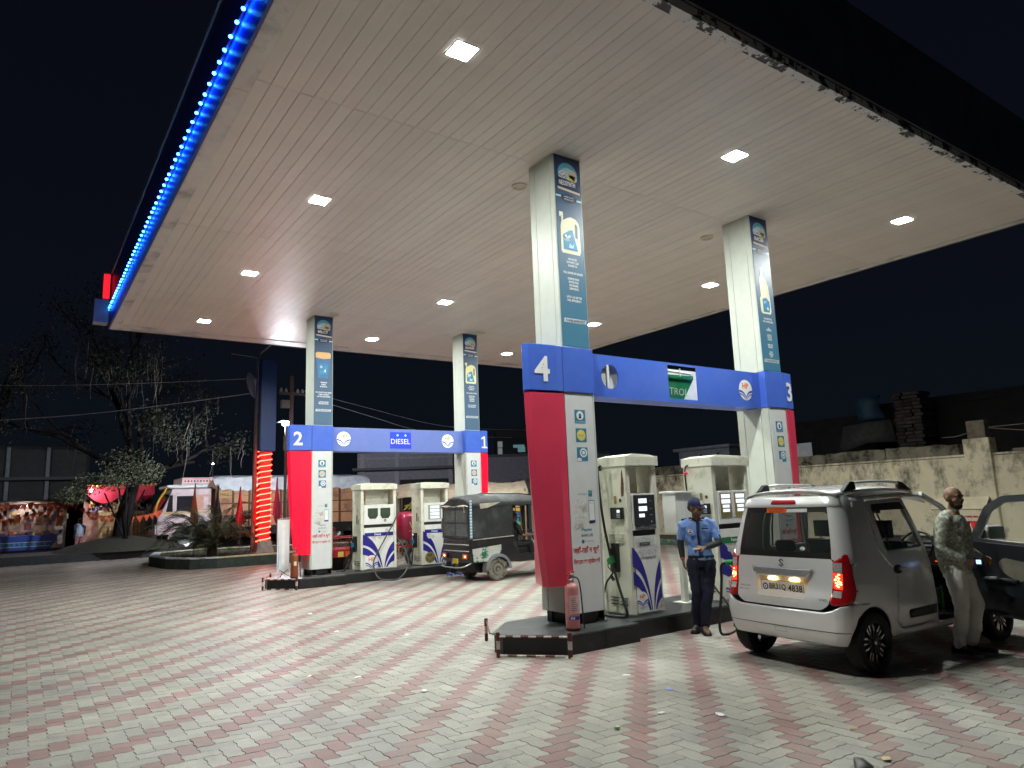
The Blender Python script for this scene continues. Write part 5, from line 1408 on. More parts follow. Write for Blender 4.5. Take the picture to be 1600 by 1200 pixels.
def hand(m, w, d, side, up, mat, curl=.5, L=.085):
    """palm and five fingers from wrist w pointing along d; 'up' is the back of the hand"""
    d = V(d).normalized(); up = V(up); up = (up - d * up.dot(d)).normalized(); lat = d.cross(up) * side
    w = V(w)
    m.loft([[w + lat * a + up * b for a, b in ((-.024, -.012), (.024, -.012), (.026, .010), (-.026, .010))], [w + d * .045 + lat * a + up * b for a, b in ((-.036, -.013), (.036, -.013), (.036, .012), (-.036, .012))], [w + d * L + lat * a + up * b for a, b in ((-.038, -.011), (.036, -.011), (.036, .010), (-.038, .010))]], mat)
    for k, (o_, ln) in enumerate(((-.030, .062), (-.010, .075), (.010, .080), (.030, .072))):
        p = w + d * L + lat * o_; a = curl
        q = p + (d * math.cos(a) - up * math.sin(a)) * ln * .5; s = q + (d * math.cos(a * 2) - up * math.sin(a * 2)) * ln * .5
        m.tube([p - d * .012, p, q, s], [.0095, .0095, .009, .0075], mat, 8)
    p = w + d * .025 + lat * .032; q = p + (d * .6 + lat * .7 - up * .25).normalized() * .04; s = q + (d * .9 + lat * .15 - up * .3).normalized() * .03
    m.tube([p - lat * .012, p, q, s], [.013, .012, .0105, .0085], mat, 8)
def head(m, c, yaw, pitch, mat, k=1.):
    T = Matrix.Translation(c) @ Matrix.Rotation(yaw, 4, 'Z') @ Matrix.Rotation(pitch, 4, 'X') @ Matrix.Scale(k, 4)
    ell(m, (0, -.012, .03), (.076, .096, .088), mat, T); ell(m, (0, .018, -.035), (.060, .070, .078), mat, T); ell(m, (0, .045, -.082), (.034, .035, .030), mat, T)
    m.loft([[(a, b, z) for a, b in ((-.010, .075), (.010, .075), (.008, .092 + e), (-.008, .092 + e))] for z, e in ((.022, -.008), (.0, .004), (-.018, .014), (-.030, .006))], mat, T=T)
    for s in (1, -1):
        ell(m, (s * .078, -.012, -.008), (.010, .020, .033), mat, T); ell(m, (s * .017, .085, -.022), (.009, .010, .008), mat, T)
        ell(m, (s * .045, .058, -.02), (.022, .022, .022), mat, T); ell(m, (s * .030, .078, .030), (.026, .012, .010), mat, T)
    m.box(-.022, .07, -.066, .022, .088, -.058, mat, T); m.box(-.020, .07, -.056, .020, .090, -.050, mat, T)
    return T
eyew = M('eye_white', (.6, .58, .55), .3, var=0); eyeb = M('eye_dark', (.01, .008, .006), .2, var=0)
def face(T, root, hairm, moustache=True, brows=True, name='face_detail'):
    m = MB()
    for s in (1, -1):
        ell(m, (s * .030, .0765, .012), (.013, .007, .0065), eyew, T, 10); ell(m, (s * .030, .0815, .012), (.006, .004, .006), eyeb, T, 8)
        if brows: m.tube([T @ V((s * .014, .088, .028)), T @ V((s * .032, .089, .034)), T @ V((s * .050, .076, .028))], [.003, .004, .003], hairm, 6)
    if moustache: m.tube([T @ V((-.030, .082, -.050)), T @ V((-.012, .094, -.042)), T @ V((.012, .094, -.042)), T @ V((.030, .082, -.050))], [.004, .006, .006, .004], hairm, 6)
    m.tube([T @ V((-.020, .0855, -.060)), T @ V((0, .091, -.0585)), T @ V((.020, .0855, -.060))], .0025, M('lip_shadow', (.06, .02, .018), .6, var=0), 6)
    return m.build(name, root)
def rings_torso(J, sc=1., hem=0., n=24):
    hip, chest, neck = V(J['hip']), V(J['chest']), V(J['neck'])
    out = []
    yaw = J.get('yaw', 0.)
    def ring(c, rx, ry, yw):
        return [(c.x + rx * math.cos(a) * math.cos(yw) - ry * math.sin(a) * math.sin(yw), c.y + rx * math.cos(a) * math.sin(yw) + ry * math.sin(a) * math.cos(yw), c.z) for a in [2 * PI * k / n for k in range(n)]]
    b = J.get('belly', 0.)
    for t, c, rx, ry in ((0, hip + V((0, 0, hem)), .168, .122), (.25, hip.lerp(chest, .3), .158, .118 + b), (.5, hip.lerp(chest, .65), .166, .124 + b), (.8, chest, .182, .130 + b * .5), (.9, chest.lerp(neck, .45), .185, .112), (1., chest.lerp(neck, .78), .135, .082), (1.1, neck, .066, .066)):
        out.append(ring(c, rx * sc * J.get('wide', 1.), ry * sc * J.get('wide', 1.), yaw * min(1, t)))
    return out
def person(name, label, loc, rz, J, skin, shirt, trous, shoe, sleeve='short', vox=.011, hands=True):
    t = thing(name, label, 'person', loc, rz)
    # body: one continuous figure
    m = MB()
    m.loft(rings_torso(J, .9), skin)
    limb(m, [V(J['neck']) - V((0, 0, .03)), V(J['head']) - V((0, 0, .05))], [.055, .050], skin)
    T = head(m, J['head'], J.get('hyaw', 0), J.get('hpitch', 0), skin)
    for s, S_ in ((1, 'R'), (-1, 'L')):
        limb(m, [J['sh' + S_], J['el' + S_]], [.043, .036], skin); limb(m, [J['el' + S_], J['wr' + S_]], [.036, .024], skin)
        limb(m, [J['hp' + S_], J['kn' + S_]], [.070, .050], skin); limb(m, [J['kn' + S_], J['an' + S_]], [.048, .035], skin)
        limb(m, [J['an' + S_], J['to' + S_]], [.035, .030], skin)
        if hands: hand(m, J['wr' + S_], J['hd' + S_], s, J['hu' + S_], skin, J.get('curl' + S_, .5))
    fuse(m.build('body', t), .0085, 2, .4)
    # shirt
    m = MB(); m.loft(rings_torso(J, 1.07, -.05 if sleeve != 'tuck' else .0)[:-1], shirt)
    k = J.get('arm', 1.)
    for S_ in 'RL':
        sh, el, wr = V(J['sh' + S_]), V(J['el' + S_]), V(J['wr' + S_])
        limb(m, [V(J['chest']).lerp(sh, .6) + V((0, 0, .06)), sh, sh.lerp(el, .55)], [.07 * k, .068 * k, .060 * k], shirt)
        if sleeve == 'long':
            limb(m, [sh.lerp(el, .5), el, el.lerp(wr, .45), el.lerp(wr, .93)], [.058 * k, .052 * k, .050 * k, .036 * k], shirt)
        else: limb(m, [sh.lerp(el, .5), sh.lerp(el, .74)], [.060 * k, .058 * k], shirt)
    so = crumple(fuse(m.build('shirt', t), vox, 3, .5), .085, .030)
    # trousers
    m = MB(); hp = V(J['hip']); W_ = J.get('wide', 1.)
    R0 = rings_torso(J, 1.02)[0]
    m.loft([[(x, y, z + .05) for x, y, z in R0], R0, [(hp.x + (x - hp.x) * .97, hp.y + (y - hp.y) * .97, z - .09) for x, y, z in R0]], trous)
    for S_ in 'RL':
        a, b, c = V(J['hp' + S_]), V(J['kn' + S_]), V(J['an' + S_]); lg = J.get('leg', 1.)
        limb(m, [a, a.lerp(b, .5), b], [.094 * lg * W_, .082 * lg * W_, .066 * lg * W_], trous); limb(m, [b, b.lerp(c, .35), b.lerp(c, .94)], [.066 * lg * W_, .064 * lg, .056 * lg], trous)
    crumple(fuse(m.build('trousers', t), vox, 3, .5), .11, .034)
    for S_ in 'RL':
        a, b = V(J['an' + S_]), V(J['to' + S_]); d = (b - a); d.z = 0; d.normalize(); l = V((-d.y, d.x, 0)); z0 = J.get('floor' + S_, 0.)
        m = MB(); h = a.copy(); h.z = z0
        prof = [(-.075, .030, .055), (-.06, .038, .075), (0, .040, .085), (.06, .043, .065), (.12, .048, .050), (.17, .044, .038), (.20, .025, .025)]
        rings = []
        for q, w_, hh in prof:
            c = h + d * q; rings.append([c + l * (w_ * x) + V((0, 0, .022 + hh * z)) for x, z in ((-1, 0), (-.9, .6), (-.45, 1), (.45, 1), (.9, .6), (1, 0))])
        m.loft(rings, shoe[0])
        sh_ = m.build('shoe', t, smooth=60, bevel=.006)
        m = MB(); rings = []
        for q, w_, hh in prof:
            c = h + d * q; rings.append([c + l * (w_ * 1.08 * x) + V((0, 0, z)) for x, z in ((-1, .001), (-1.0, .023), (1.0, .023), (1, .001))])
        m.loft(rings, shoe[1]); m.build('sole', sh_)
    return t, T, so
skin1 = M('skin_brown', (.17, .085, .05), .5, var=.08); skin2 = M('skin_tan', (.24, .125, .075), .45, var=.08)
hairb = M('hair_black', (.008, .007, .006), .6, var=.1)
navyc = M('cloth_navy', (.010, .011, .030), .8, var=.2, bump=.2); shirtb = M('shirt_blue', (.17, .30, .66), .75, var=.10, scale=12, bump=.25, bscale=18)
# attendant
J = dict(hip=(-.02, -.04, .90), chest=(-.01, -.03, 1.26), neck=(.0, .0, 1.42), head=(.0, .03, 1.545), hyaw=rad(52), hpitch=rad(-8),
         shR=(.178, -.02, 1.335), elR=(.225, -.06, 1.10), wrR=(.205, .0, .905), hdR=(-.1, .12, -1), huR=(1, .2, 0), curlR=.5,
         shL=(-.19, -.02, 1.345), elL=(-.262, .02, 1.11), wrL=(-.075, .20, 1.06), hdL=(1, .35, .05), huL=(-.2, .5, 1), curlL=.7,
         hpR=(.075, -.03, .86), knR=(.065, .03, .49), anR=(.085, -.10, .085), toR=(.12, .03, .03),
         hpL=(-.115, -.03, .86), knL=(-.075, .06, .48), anL=(-.005, .02, .085), toL=(-.035, .20, .03), wide=.90, arm=.84, leg=1.10)
att, T, so = person('person', 'man in light blue uniform shirt and navy cap standing by the petrol pumps', (1.62, -.575, 0), rad(131), J, skin1, shirtb, navyc, (M('shoe_black', (.02, .02, .022), .5), M('sole_black', (.02, .02, .02), .7)), 'tuck')
face(T, att, hairb)
m = MB(); capc = M('cap_navy', (.012, .012, .07), .7, var=.15)
k = 8; m.lathe([(.086 * math.cos(PI / 2 * i / k) + .002, .105 * math.sin(PI / 2 * i / k)) for i in range(k)] + [(.001, .105)], capc, 22, T=T @ Matrix.Translation((0, -.012, .038)) @ Matrix.Diagonal((.98, 1.16, 1, 1)))
rings = [[(x * (1 if y else 1), .075 + y, .042 - .10 * y * y * 8 + zz) for x in (-.075 + .15 * q / 8 for q in range(9)) for y in ()] for zz in ()]
br = []
for zz in (0, .006): br += [(.078 * math.cos(a), .055 + .085 * math.sin(a), .040 - .022 * math.sin(a) + zz) for a in [PI * q / 10 for q in range(11)]]
m.add(br, [tuple(range(11))[::-1], tuple(range(11, 22))] + [(q, q + 1, 12 + q, 11 + q) for q in range(10)] + [(10, 0, 11, 21)], capc, T)
cp = m.build('cap', att, smooth=50)
m = MB(); m.add([(-.03, .099, .065), (.03, .099, .065), (.024, .083, .115), (-.024, .083, .115)], [(0, 1, 2, 3)], pwhite, T); m.build('cap_patch', cp)
m = MB()
hr = T @ V((0, 0, 0))
ell(m, (0, -.035, .005), (.080, .078, .062), hairb, T); m.build('hair', att, smooth=180)
sl = M('arm_sleeve', (.018, .019, .022), .7, var=.2)
for S_ in 'RL':
    m = MB(); sh, el, wr = V(J['sh' + S_]), V(J['el' + S_]), V(J['wr' + S_]); limb(m, [sh.lerp(el, .68), el, el.lerp(wr, .5), el.lerp(wr, .9)], [.047, .044, .042, .030], sl); m.build('arm_sleeve', att, smooth=180)
m = MB(); c1 = M('placket_navy', (.010, .010, .05), .7, var=.1)
pl = [(-.01, .105, 1.40), (-.008, .125, 1.30), (-.008, .128, 1.2), (-.014, .118, 1.08), (-.02, .112, .93)]
vs = []
for x, y, z in pl: vs += [(x - .016, y + .002, z), (x + .016, y + .002, z)]
m.add(vs, [(2 * q, 2 * q + 1, 2 * q + 3, 2 * q + 2) for q in range(4)], c1)
m.box(-.14, .105, 1.285, -.055, .126, 1.30, c1)
for s in (1, -1): m.tube([(s * .06, -.01, 1.425), (s * .19, -.02, 1.405)], .012, c1, 6)
m.tube([(.05, .06, 1.42), (.0, .10, 1.385), (-.05, .06, 1.42)], .014, c1, 8)
F = Flat(m, (.085, .122, 1.26), (-1, .25, 0), (0, 0, 1)); F.circ(0, 0, .032, pwhite, .004, 14); F.rect(-.02, .005, .02, .022, porange, .006); F.rect(-.02, -.02, .02, -.006, navy, .006)
m.build('shirt_trim', so)
m = MB(); m.loft([[(x * 1.01, y * 1.01, z + a) for x, y, z in rings_torso(J, 1.09)[0]] for a in (.02, .055)], M('belt', (.012, .012, .013), .4), caps=False); m.build('belt', att, smooth=50)
m = MB(); m.box(-.02, .245, 1.048, .075, .29, 1.056, M('banknotes', (.40, .36, .22), .7, var=.3, scale=40)); nt_ = tag(m.build('banknotes', None, bevel=.003), 'folded banknotes held in the attendant\'s hand', 'cash'); nt_.matrix_world = Tm((1.62, -.575, 0), rad(131))
m = MB(); m.lathe([(.030, -.008), (.033, 0), (.030, .008)], M('wrist_thread', (.5, .08, .02), .7), 14, T=Tm((.208, -.006, .925)), caps=False); m.build('wrist_band', att)
# driver beside the open door
def pattern(name, base, dark, sc, lo, hi):
    return M(name, base, .75, var=.10, scale=8, dirt=dark, dscale=sc, dlo=lo, dhi=hi, bump=.35, bscale=14)
shirtf = pattern('shirt_leaf_print', (.56, .58, .48), (.27, .29, .22), 34, .46, .58)
creamt = M('cloth_cream', (.85, .84, .77), .8, var=.08, bump=.35, bscale=10)
J = dict(hip=(.0, -.01, .86), chest=(.0, .0, 1.27), neck=(.0, .02, 1.45), head=(.0, .055, 1.585), hyaw=rad(-32), hpitch=rad(-4), yaw=0, belly=.035,
         shR=(.205, -.02, 1.36), elR=(.255, -.075, 1.09), wrR=(.20, .115, .955), hdR=(-.35, .8, -.35), huR=(.9, .3, .2), curlR=.7,
         shL=(-.205, -.02, 1.36), elL=(-.25, .0, 1.08), wrL=(-.19, .20, .96), hdL=(.35, .8, -.3), huL=(-.9, .3, .2), curlL=.7,
         hpR=(.095, .0, .82), knR=(.105, .015, .48), anR=(.10, -.05, .085), toR=(.11, .12, .03),
         hpL=(-.095, .01, .82), knL=(-.10, .11, .50), anL=(-.10, .03, .085), toL=(-.11, .22, .03), wide=1.06, arm=1.08, leg=1.05)
drv, T, so = person('person', 'bald bearded man in leaf print shirt and cream trousers at the open car door', (2.56, -3.22, 0), rad(-78 - 90), J, skin2, shirtf, creamt, (M('shoe_dark', (.015, .015, .017), .6), M('sole_white', (.55, .55, .53), .6)), 'long')
face(T, drv, hairb, True)
m = MB(); beard = M('beard', (.022, .016, .013), .85, var=.2, bump=.4)
ell(m, (0, .040, -.078), (.050, .047, .040), beard, T)
for s in (1, -1): ell(m, (s * .050, .018, -.050), (.018, .030, .045), beard, T)
m.build('beard', drv, smooth=180)
m = MB(); m.loft([[(x * 1.12, y * 1.12 + .002, z) for x, y, z in ring] for ring in ([(.062 * math.cos(a), .02 + .058 * math.sin(a), 1.43) for a in [2 * PI * q / 18 for q in range(18)]], [(.056 * math.cos(a), .026 + .053 * math.sin(a), 1.468) for a in [2 * PI * q / 18 for q in range(18)]])], shirtf, caps=False); o = m.build('collar', so, smooth=60)
m = MB(); m.box(.155, .20, .905, .168, .265, .985, black); m.box(.1685, .212, .925, .170, .255, .965, glow('phone_screen', (.25, .45, 1.), 3.)); ph = m.build('mobile_phone', None, bevel=.004); ph.matrix_world = drv.matrix_world @ Matrix.Identity(4); ph.matrix_world = Tm((2.56, -3.22, 0), rad(-168)); tag(ph, 'phone with lit blue screen held in the hand of the man at the car door', 'phone')
# legs seen behind the rickshaw
jeans = M('cloth_jeans', (.012, .016, .035), .85, var=.2)
J = dict(hip=(.0, .0, .90), chest=(.0, .0, 1.27), neck=(.0, .02, 1.43), head=(.0, .05, 1.56), shR=(.195, 0, 1.34), elR=(.22, -.03, 1.1), wrR=(.2, .08, .88), hdR=(0, .2, -1), huR=(1, 0, 0), shL=(-.195, 0, 1.34), elL=(-.22, -.03, 1.1), wrL=(-.2, .08, .88), hdL=(0, .2, -1), huL=(-1, 0, 0),
         hpR=(.09, 0, .86), knR=(.10, .03, .48), anR=(.10, 0, .085), toR=(.11, .15, .03), hpL=(-.09, 0, .86), knL=(-.10, .03, .48), anL=(-.10, .0, .085), toL=(-.13, .14, .03))
p3, T, so = person('person', 'person in dark jeans and blue shoes, only the feet showing behind the rickshaw', (3.22, 8.52, 0), rad(175), J, skin1, M('shirt_grey', (.1, .1, .11), .8), jeans, (M('shoe_blue', (.02, .06, .25), .6, var=.3), M('sole_pale', (.5, .55, .6), .6)))
ell_ = MB(); ell(ell_, (0, -.03, .03), (.08, .085, .075), hairb, T); ell_.build('hair', p3, smooth=180); face(T, p3, hairb)
# ------------------------------------------------------------------ auto rickshaw
rick = thing('auto_rickshaw', 'black canvas topped auto rickshaw parked by the far pump island', 'auto rickshaw', (3.32, 7.30, 0), rad(0))
canv = M('canvas_black', (.022, .024, .025), .55, var=.3, scale=3, bump=.6, bscale=7, dirt=(.07, .075, .078), dscale=3, dlo=.5, dhi=.8)
canvt = M('canvas_top_pale', (.42, .41, .33), .6, var=.15, scale=4, bump=.4, bscale=8)
rbody = M('rick_body_black', (.014, .014, .015), .3, var=.2, dirt=(.10, .09, .075), dscale=3, dlo=.58, dhi=.85)
plast = M('clear_sheet', (.10, .11, .11), .25, var=.25, scale=6, alpha=.75, bump=.2, bscale=8)
m = MB()
def tub(x, w, z0, z1): return [(x, -w, z0), (x, w, z0), (x, w, z1), (x, -w, z1)]
m.loft([tub(-.70, .60, .50, .92), tub(-.66, .62, .42, .95), tub(.45, .63, .38, .95), tub(.62, .62, .36, .55), tub(1.35, .58, .36, .50)], rbody); m.build('body_tub', rick, bevel=.03)
m = MB()
for z in (.66, .80): m.box(-.712, -.56, z, -.69, .56, z + .018, M('body_trim', (.35, .34, .31), .5, var=.3, scale=15))
for s in (-1, 1): m.prism([(-.64, .905), (.46, .945), (.46, .965), (-.64, .925)], s * .632, s * .640, M('body_trim', (.35, .34, .31), .5), 'y')
stuff(m.build('trim_strip', rick, bevel=.004))
m = MB(); pm = M('panel_green_white', (.42, .43, .40), .5, var=.1, dirt=(.01, .13, .06), dscale=3.5, dlo=.50, dhi=.53)
m.prism([(-.64, .44), (-.66, .72), (.10, .78), (.10, .62), (-.02, .50), (-.2, .43)], -.641, -.634, pm, 'y'); m.build('painted_panel', rick, bevel=.003)
# roof and canvas
def arch_ring(x, w, z0, zt, n=11):
    out = []
    for k in range(n):
        u = -1 + 2 * k / (n - 1); out.append((x, w * u, z0 + (zt - z0) * (1 - abs(u) ** 3.2)))
    return out
m = MB(); m.loft([arch_ring(-.70, .58, 1.66, 1.80), arch_ring(-.62, .62, 1.66, 1.88), arch_ring(.0, .635, 1.67, 1.93), arch_ring(.8, .635, 1.68, 1.92), arch_ring(1.5, .60, 1.66, 1.84), arch_ring(1.66, .56, 1.60, 1.70)], canv, closed=False, caps=False); o = m.build('roof_canvas', rick, smooth=180); solid(o, .012)
m = MB(); m.loft([[(x, y, z + .012) for x, y, z in arch_ring(xx, w, z0, zt)[3:-3]] for xx, w, z0, zt in ((.05, .63, 1.67, 1.935), (.8, .63, 1.68, 1.925), (1.5, .60, 1.66, 1.845))], canvt, closed=False, caps=False); m.build('roof_cover', rick, smooth=180)
for s in (-1, 1):
    m = MB(); pl = round_poly([(-.68, .935), (-.70, 1.68), (.30, 1.70), (.46, 1.64), (.44, 1.2), (.48, .945)], .08)
    patch(m, pl, canv, lambda x, z, s=s: V((x, s * (.622 + .014 * math.sin(x * 9 + z * 3) * math.sin(z * 5)), z)), d=.08); o = m.build('side_canvas', rick, smooth=180); solid(o, .01)
    m = MB(); m.loft([[(x, s * .632, z), (x, s * .645, z - .05), (x, s * .640, z - .09 - .02 * math.sin(x * 13))] for x, z in [(-.72 + 2.3 * k / 16, 1.70 + .03 * math.sin(PI * k / 16)) for k in range(17)]], canv, closed=False, caps=False); m.build('valance', rick, smooth=60)
m = MB(); wn = [(-.50, 1.0), (.50, 1.0), (.50, 1.56), (-.50, 1.56)]
patch(m, [(-.60, .94), (.60, .94), (.59, 1.70), (.3, 1.80), (-.3, 1.80), (-.59, 1.70)], canv, lambda y, z: V((-.70 - .012 * math.sin(y * 8 + z * 4), y, z)), [wn], d=.08)
for a in ((-.50, -.012, 1.0, 1.56), ): m.box(-.71, -.015, 1.0, -.70, .015, 1.56, canv)
m.box(-.712, -.5, 1.27, -.70, .5, 1.30, canv); rc = m.build('rear_canvas', rick, smooth=40)
for a, b, c, d_ in ((-.5, -.015, 1.0, 1.27), (.015, .5, 1.0, 1.27), (-.5, -.015, 1.30, 1.56), (.015, .5, 1.30, 1.56)):
    m = MB(); m.box(-.704, a, c, -.702, b, d_, plast); m.build('clear_window', rc)
m = MB(); tear = M('canvas_torn_pale', (.38, .35, .28), .8, var=.2)
m.loft([[(-.72, .60 - k * .12, 1.665 + .02 * math.sin(k)), (-.735, .60 - k * .12, 1.645 + .012 * math.sin(k * 2.3))] for k in range(11)], tear, closed=False, caps=False)
m.add([(-.45, -.645, 1.70), (.10, -.65, 1.72), (-.05, -.648, 1.66), (-.25, -.65, 1.60), (-.43, -.648, 1.585)], [(0, 1, 2, 3, 4)], tear); m.add([(-.73, -.4, 1.65), (-.735, -.44, 1.5), (-.732, -.46, 1.52), (-.73, -.43, 1.66)], [(0, 1, 2, 3)], tear)
stuff(m.build('torn_hem', rick))
m = MB()
for k in range(26):
    z = .95 + .83 * k / 26; m.box(-.705, -.655, z, -.66, -.628, z + .83 / 26 - .001, (M('tape_blue', (.12, .30, .50), .6), M('tape_white', (.55, .58, .6), .6))[k % 2])
stuff(m.build('corner_tape', rick))
# rear lamps, plate, bumper, mudguards
for s in (-1, 1):
    m = MB(); m.box(-.745, s * .46 - .10, .50, -.70, s * .46 + .10, .62, rbody); tl = m.build('tail_lamp', rick, bevel=.01)
    m = MB(); m.box(-.755, s * .46 - .085, .515, -.746, s * .46 + .035, .608, M('rick_red_lens', (.4, .03, .01), .2, var=0, emit=(1, .10, .02), es=.55)); m.box(-.756, s * .46 + .042, .515, -.746, s * .46 + .09, .608, M('rick_amber_lens', (.5, .25, .03), .2, var=0)); m.lathe([(.022, 0), (.02, .004), (0, .006)], glow('rick_bulb', (1, .55, .28), 9.), 10, T=Tm((-.756, s * .46 - .02, .56), ry=rad(-90))); m.build('lens', tl)
m = MB(); m.box(-.735, -.12, .40, -.725, .10, .50, M('plate_yellow', (.62, .44, .03), .5, var=.2)); F = Flat(m, (-.735, .10, .40), (0, -1, 0), (0, 0, 1)); F.text('BR 31', .11, .055, pblack, w=.17, h=.03, l=.002); F.text('P 1270', .11, .012, pblack, w=.17, h=.03, l=.002); m.build('number_plate', rick)
m = MB(); m.tube(spline([(-.66, .58, .42), (-.82, .45, .34), (-.85, 0, .32), (-.82, -.45, .34), (-.66, -.58, .42)], 5), .016, steel, 8); m.build('rear_bar', rick, smooth=50)
m = MB(); m.box(-.45, -.35, .18, .1, .35, .40, rbody); m.tube([(0, -.55, .25), (0, .55, .25)], .03, rbody, 8); m.build('axle_housing', rick, bevel=.02)
fend = M('fender_grey', (.16, .17, .18), .5, var=.2)
for s in (-1, 1):
    m = MB(); r_ = []
    for k in range(15):
        a = PI * (.0 + 1.05 * k / 14); r_.append([(.34 * math.cos(a), s * (.52 if q < 2 else .685), .25 + (.34 - (.0, .012, .012, .0)[q]) * math.sin(a) - (.05 if q == 3 else 0) * 0) for q in range(4)])
    m.loft(r_, fend, caps=True)
    for k in range(14):
        pass
    o = m.build('fender', rick, smooth=60)
    m = MB(); pts_o = [(.34 * math.cos(PI * k / 14), .25 + .34 * math.sin(PI * k / 14)) for k in range(15)]; pts_i = [(.272 * math.cos(PI * k / 14), .25 + .272 * math.sin(PI * k / 14)) for k in range(15)]
    m.add([(x, s * .684, z) for x, z in pts_o] + [(x, s * .692, z) for x, z in pts_i], [(k, k + 1, 16 + k, 15 + k) for k in range(14)], fend); m.build('fender_lip', o, smooth=60)
def small_wheel(par, x, y, z, r, w, muddy, nm='wheel'):
    wl = bpy.data.objects.new(nm, None); COL.objects.link(wl); wl.parent = par; wl.location = (x, y, z); wl.rotation_euler = (rad(90) if y <= 0 else rad(-90), 0, 0)
    ty = M('tyre_muddy', (.22, .205, .165), .85, var=.25, scale=10, dirt=(.05, .048, .04), dscale=9, dlo=.5, dhi=.6) if muddy else tyre
    m = MB(); m.lathe([(r * .66, -w), (r * .8, -w * 1.1), (r * .95, -w * .9), (r, -w * .4), (r, w * .4), (r * .95, w * .9), (r * .8, w * 1.1), (r * .66, w)], ty, 32, caps=False); m.build('tyre', wl, smooth=45)
    m = MB(); m.lathe([(r * .66, w * .9), (r * .64, w * .5), (r * .5, w * .35), (r * .46, w * .75), (r * .3, w * .8), (r * .26, w * .4), (r * .16, w * .45), (r * .14, w * 1.0), (0, w * 1.05)], M('rim_muddy', (.20, .185, .15), .8, var=.2) if muddy else steel, 28, caps=False); m.lathe([(r * .66, -w * .8), (0, -w * .7)], rbody, 20, caps=False); m.build('rim', wl, smooth=35)
    return wl
small_wheel(rick, 0, -.575, .25, .25, .065, True); small_wheel(rick, 0, .575, .25, .25, .065, True); small_wheel(rick, 2.05, 0, .25, .25, .06, True)
# cabin: seats, posts, windscreen frame, handlebar
m = MB(); m.box(-.45, -.52, .55, .05, .52, .68, rbody); m.prism([(-.55, .6), (-.42, .6), (-.5, 1.1), (-.58, 1.1)], -.52, .52, rbody, 'y'); m.build('passenger_seat', rick, bevel=.03)
m = MB(); m.box(.72, -.32, .50, 1.05, .32, .66, rbody); m.build('driver_seat', rick, bevel=.03)
for s in (-1, 1):
    m = MB(); m.tube([(.46, s * .60, .9), (.44, s * .61, 1.68)], .016, rbody, 6); m.build('hoop_post', rick)
    m = MB(); m.tube([(1.62, s * .52, .62), (1.52, s * .57, 1.66)], .018, rbody, 6); m.build('screen_post', rick)
m = MB(); m.loft([[(1.63, y * .50, .66) for y in (-1, 0, 1)], [(1.53, y * .54, 1.62) for y in (-1, 0, 1)]], glassc, closed=False, caps=False); m.build('windscreen', rick)
m = MB(); m.loft([[(1.40, y, z) for y, z in ((-.5, .45), (.5, .45), (.5, .68), (-.5, .68))], [(1.72, y, z) for y, z in ((-.42, .42), (.42, .42), (.48, .70), (-.48, .70))], [(2.25, y, z) for y, z in ((-.18, .45), (.18, .45), (.18, .58), (-.18, .58))]], rbody); m.build('front_cowl', rick, bevel=.03)
m = MB(); m.tube([(1.45, -.3, .95), (1.42, 0, .92), (1.45, .3, .95)], .014, steel, 6); m.tube([(1.42, 0, .92), (1.6, 0, .62)], .02, rbody, 6); m.build('handlebar', rick)
m = MB(); m.box(1.66, .1, 1.02, 1.68, .1 + .02, 1.04, rbody); m.box(.52, -.60, .48, .60, -.585, .56, rbody); m.build('step', rick)
# seated rickshaw driver
J = dict(hip=(.0, -.0, .70), chest=(.0, .0, 1.08), neck=(.0, .03, 1.24), head=(.0, .06, 1.37), shR=(.19, 0, 1.15), elR=(.24, .12, .93), wrR=(.22, .36, .92), hdR=(0, 1, 0), huR=(0, 0, 1), shL=(-.19, 0, 1.15), elL=(-.24, .12, .93), wrL=(-.22, .36, .92), hdL=(0, 1, 0), huL=(0, 0, 1),
         hpR=(.10, .02, .70), knR=(.14, .42, .74), anR=(.14, .45, .47), toR=(.14, .60, .40), hpL=(-.10, .02, .70), knL=(-.14, .42, .74), anL=(-.14, .45, .47), toL=(-.14, .60, .40), floorR=.39, floorL=.39)
p4, T, so = person('person', 'dark clothed person sitting at the handlebar inside the auto rickshaw', (3.32 + .82, 7.30 - .05, 0), rad(-90), J, skin1, M('shirt_dark', (.012, .012, .014), .85), M('trousers_dark', (.012, .012, .014), .85), (black, black))
ell_ = MB(); ell(ell_, (0, -.03, .03), (.08, .085, .075), hairb, T); ell_.build('hair', p4, smooth=180); face(T, p4, hairb)

# ------------------------------------------------------------------ red cargo tricycle behind the diesel pumps
tr = thing('cargo_tricycle', 'red motor tricycle with maroon front hood and cage rack behind the diesel pumps', 'tricycle', (2.45, 11.5, 0), 0)
redp = M('trike_red', (.35, .02, .03), .4, var=.15); maroon = M('trike_maroon', (.30, .012, .05), .3, var=.08)
m = MB(); sec = lambda x, w, a, b: [(x, -w, a), (x, w, a), (x, w * .92, b - .12), (x, w * .55, b), (x, -w * .55, b), (x, -w * .92, b - .12)]
m.loft([sec(.72, .30, .95, 1.40), sec(.80, .36, .80, 1.52), sec(1.05, .38, .78, 1.55), sec(1.22, .34, .85, 1.46), sec(1.28, .26, .95, 1.36)], maroon); hd = m.build('front_hood', tr, smooth=45, bevel=.03)
m = MB(); F = Flat(m, (1.0, -.385, 1.15), (1, 0, 0), (0, 0, 1)); F.strip(bez((-.08, .12), (-.04, -.05), (.0, -.06)), bez((-.05, .12), (-.02, .0), (.02, -.04)), pyellow, .002); F.strip(bez((.02, .08), (.06, .0), (.0, -.06)), bez((.0, .08), (.03, .0), (-.02, -.05)), pyellow, .003); F.rect(-.1, -.13, .12, -.122, pyellow, .002); m.build('hood_emblem', hd)
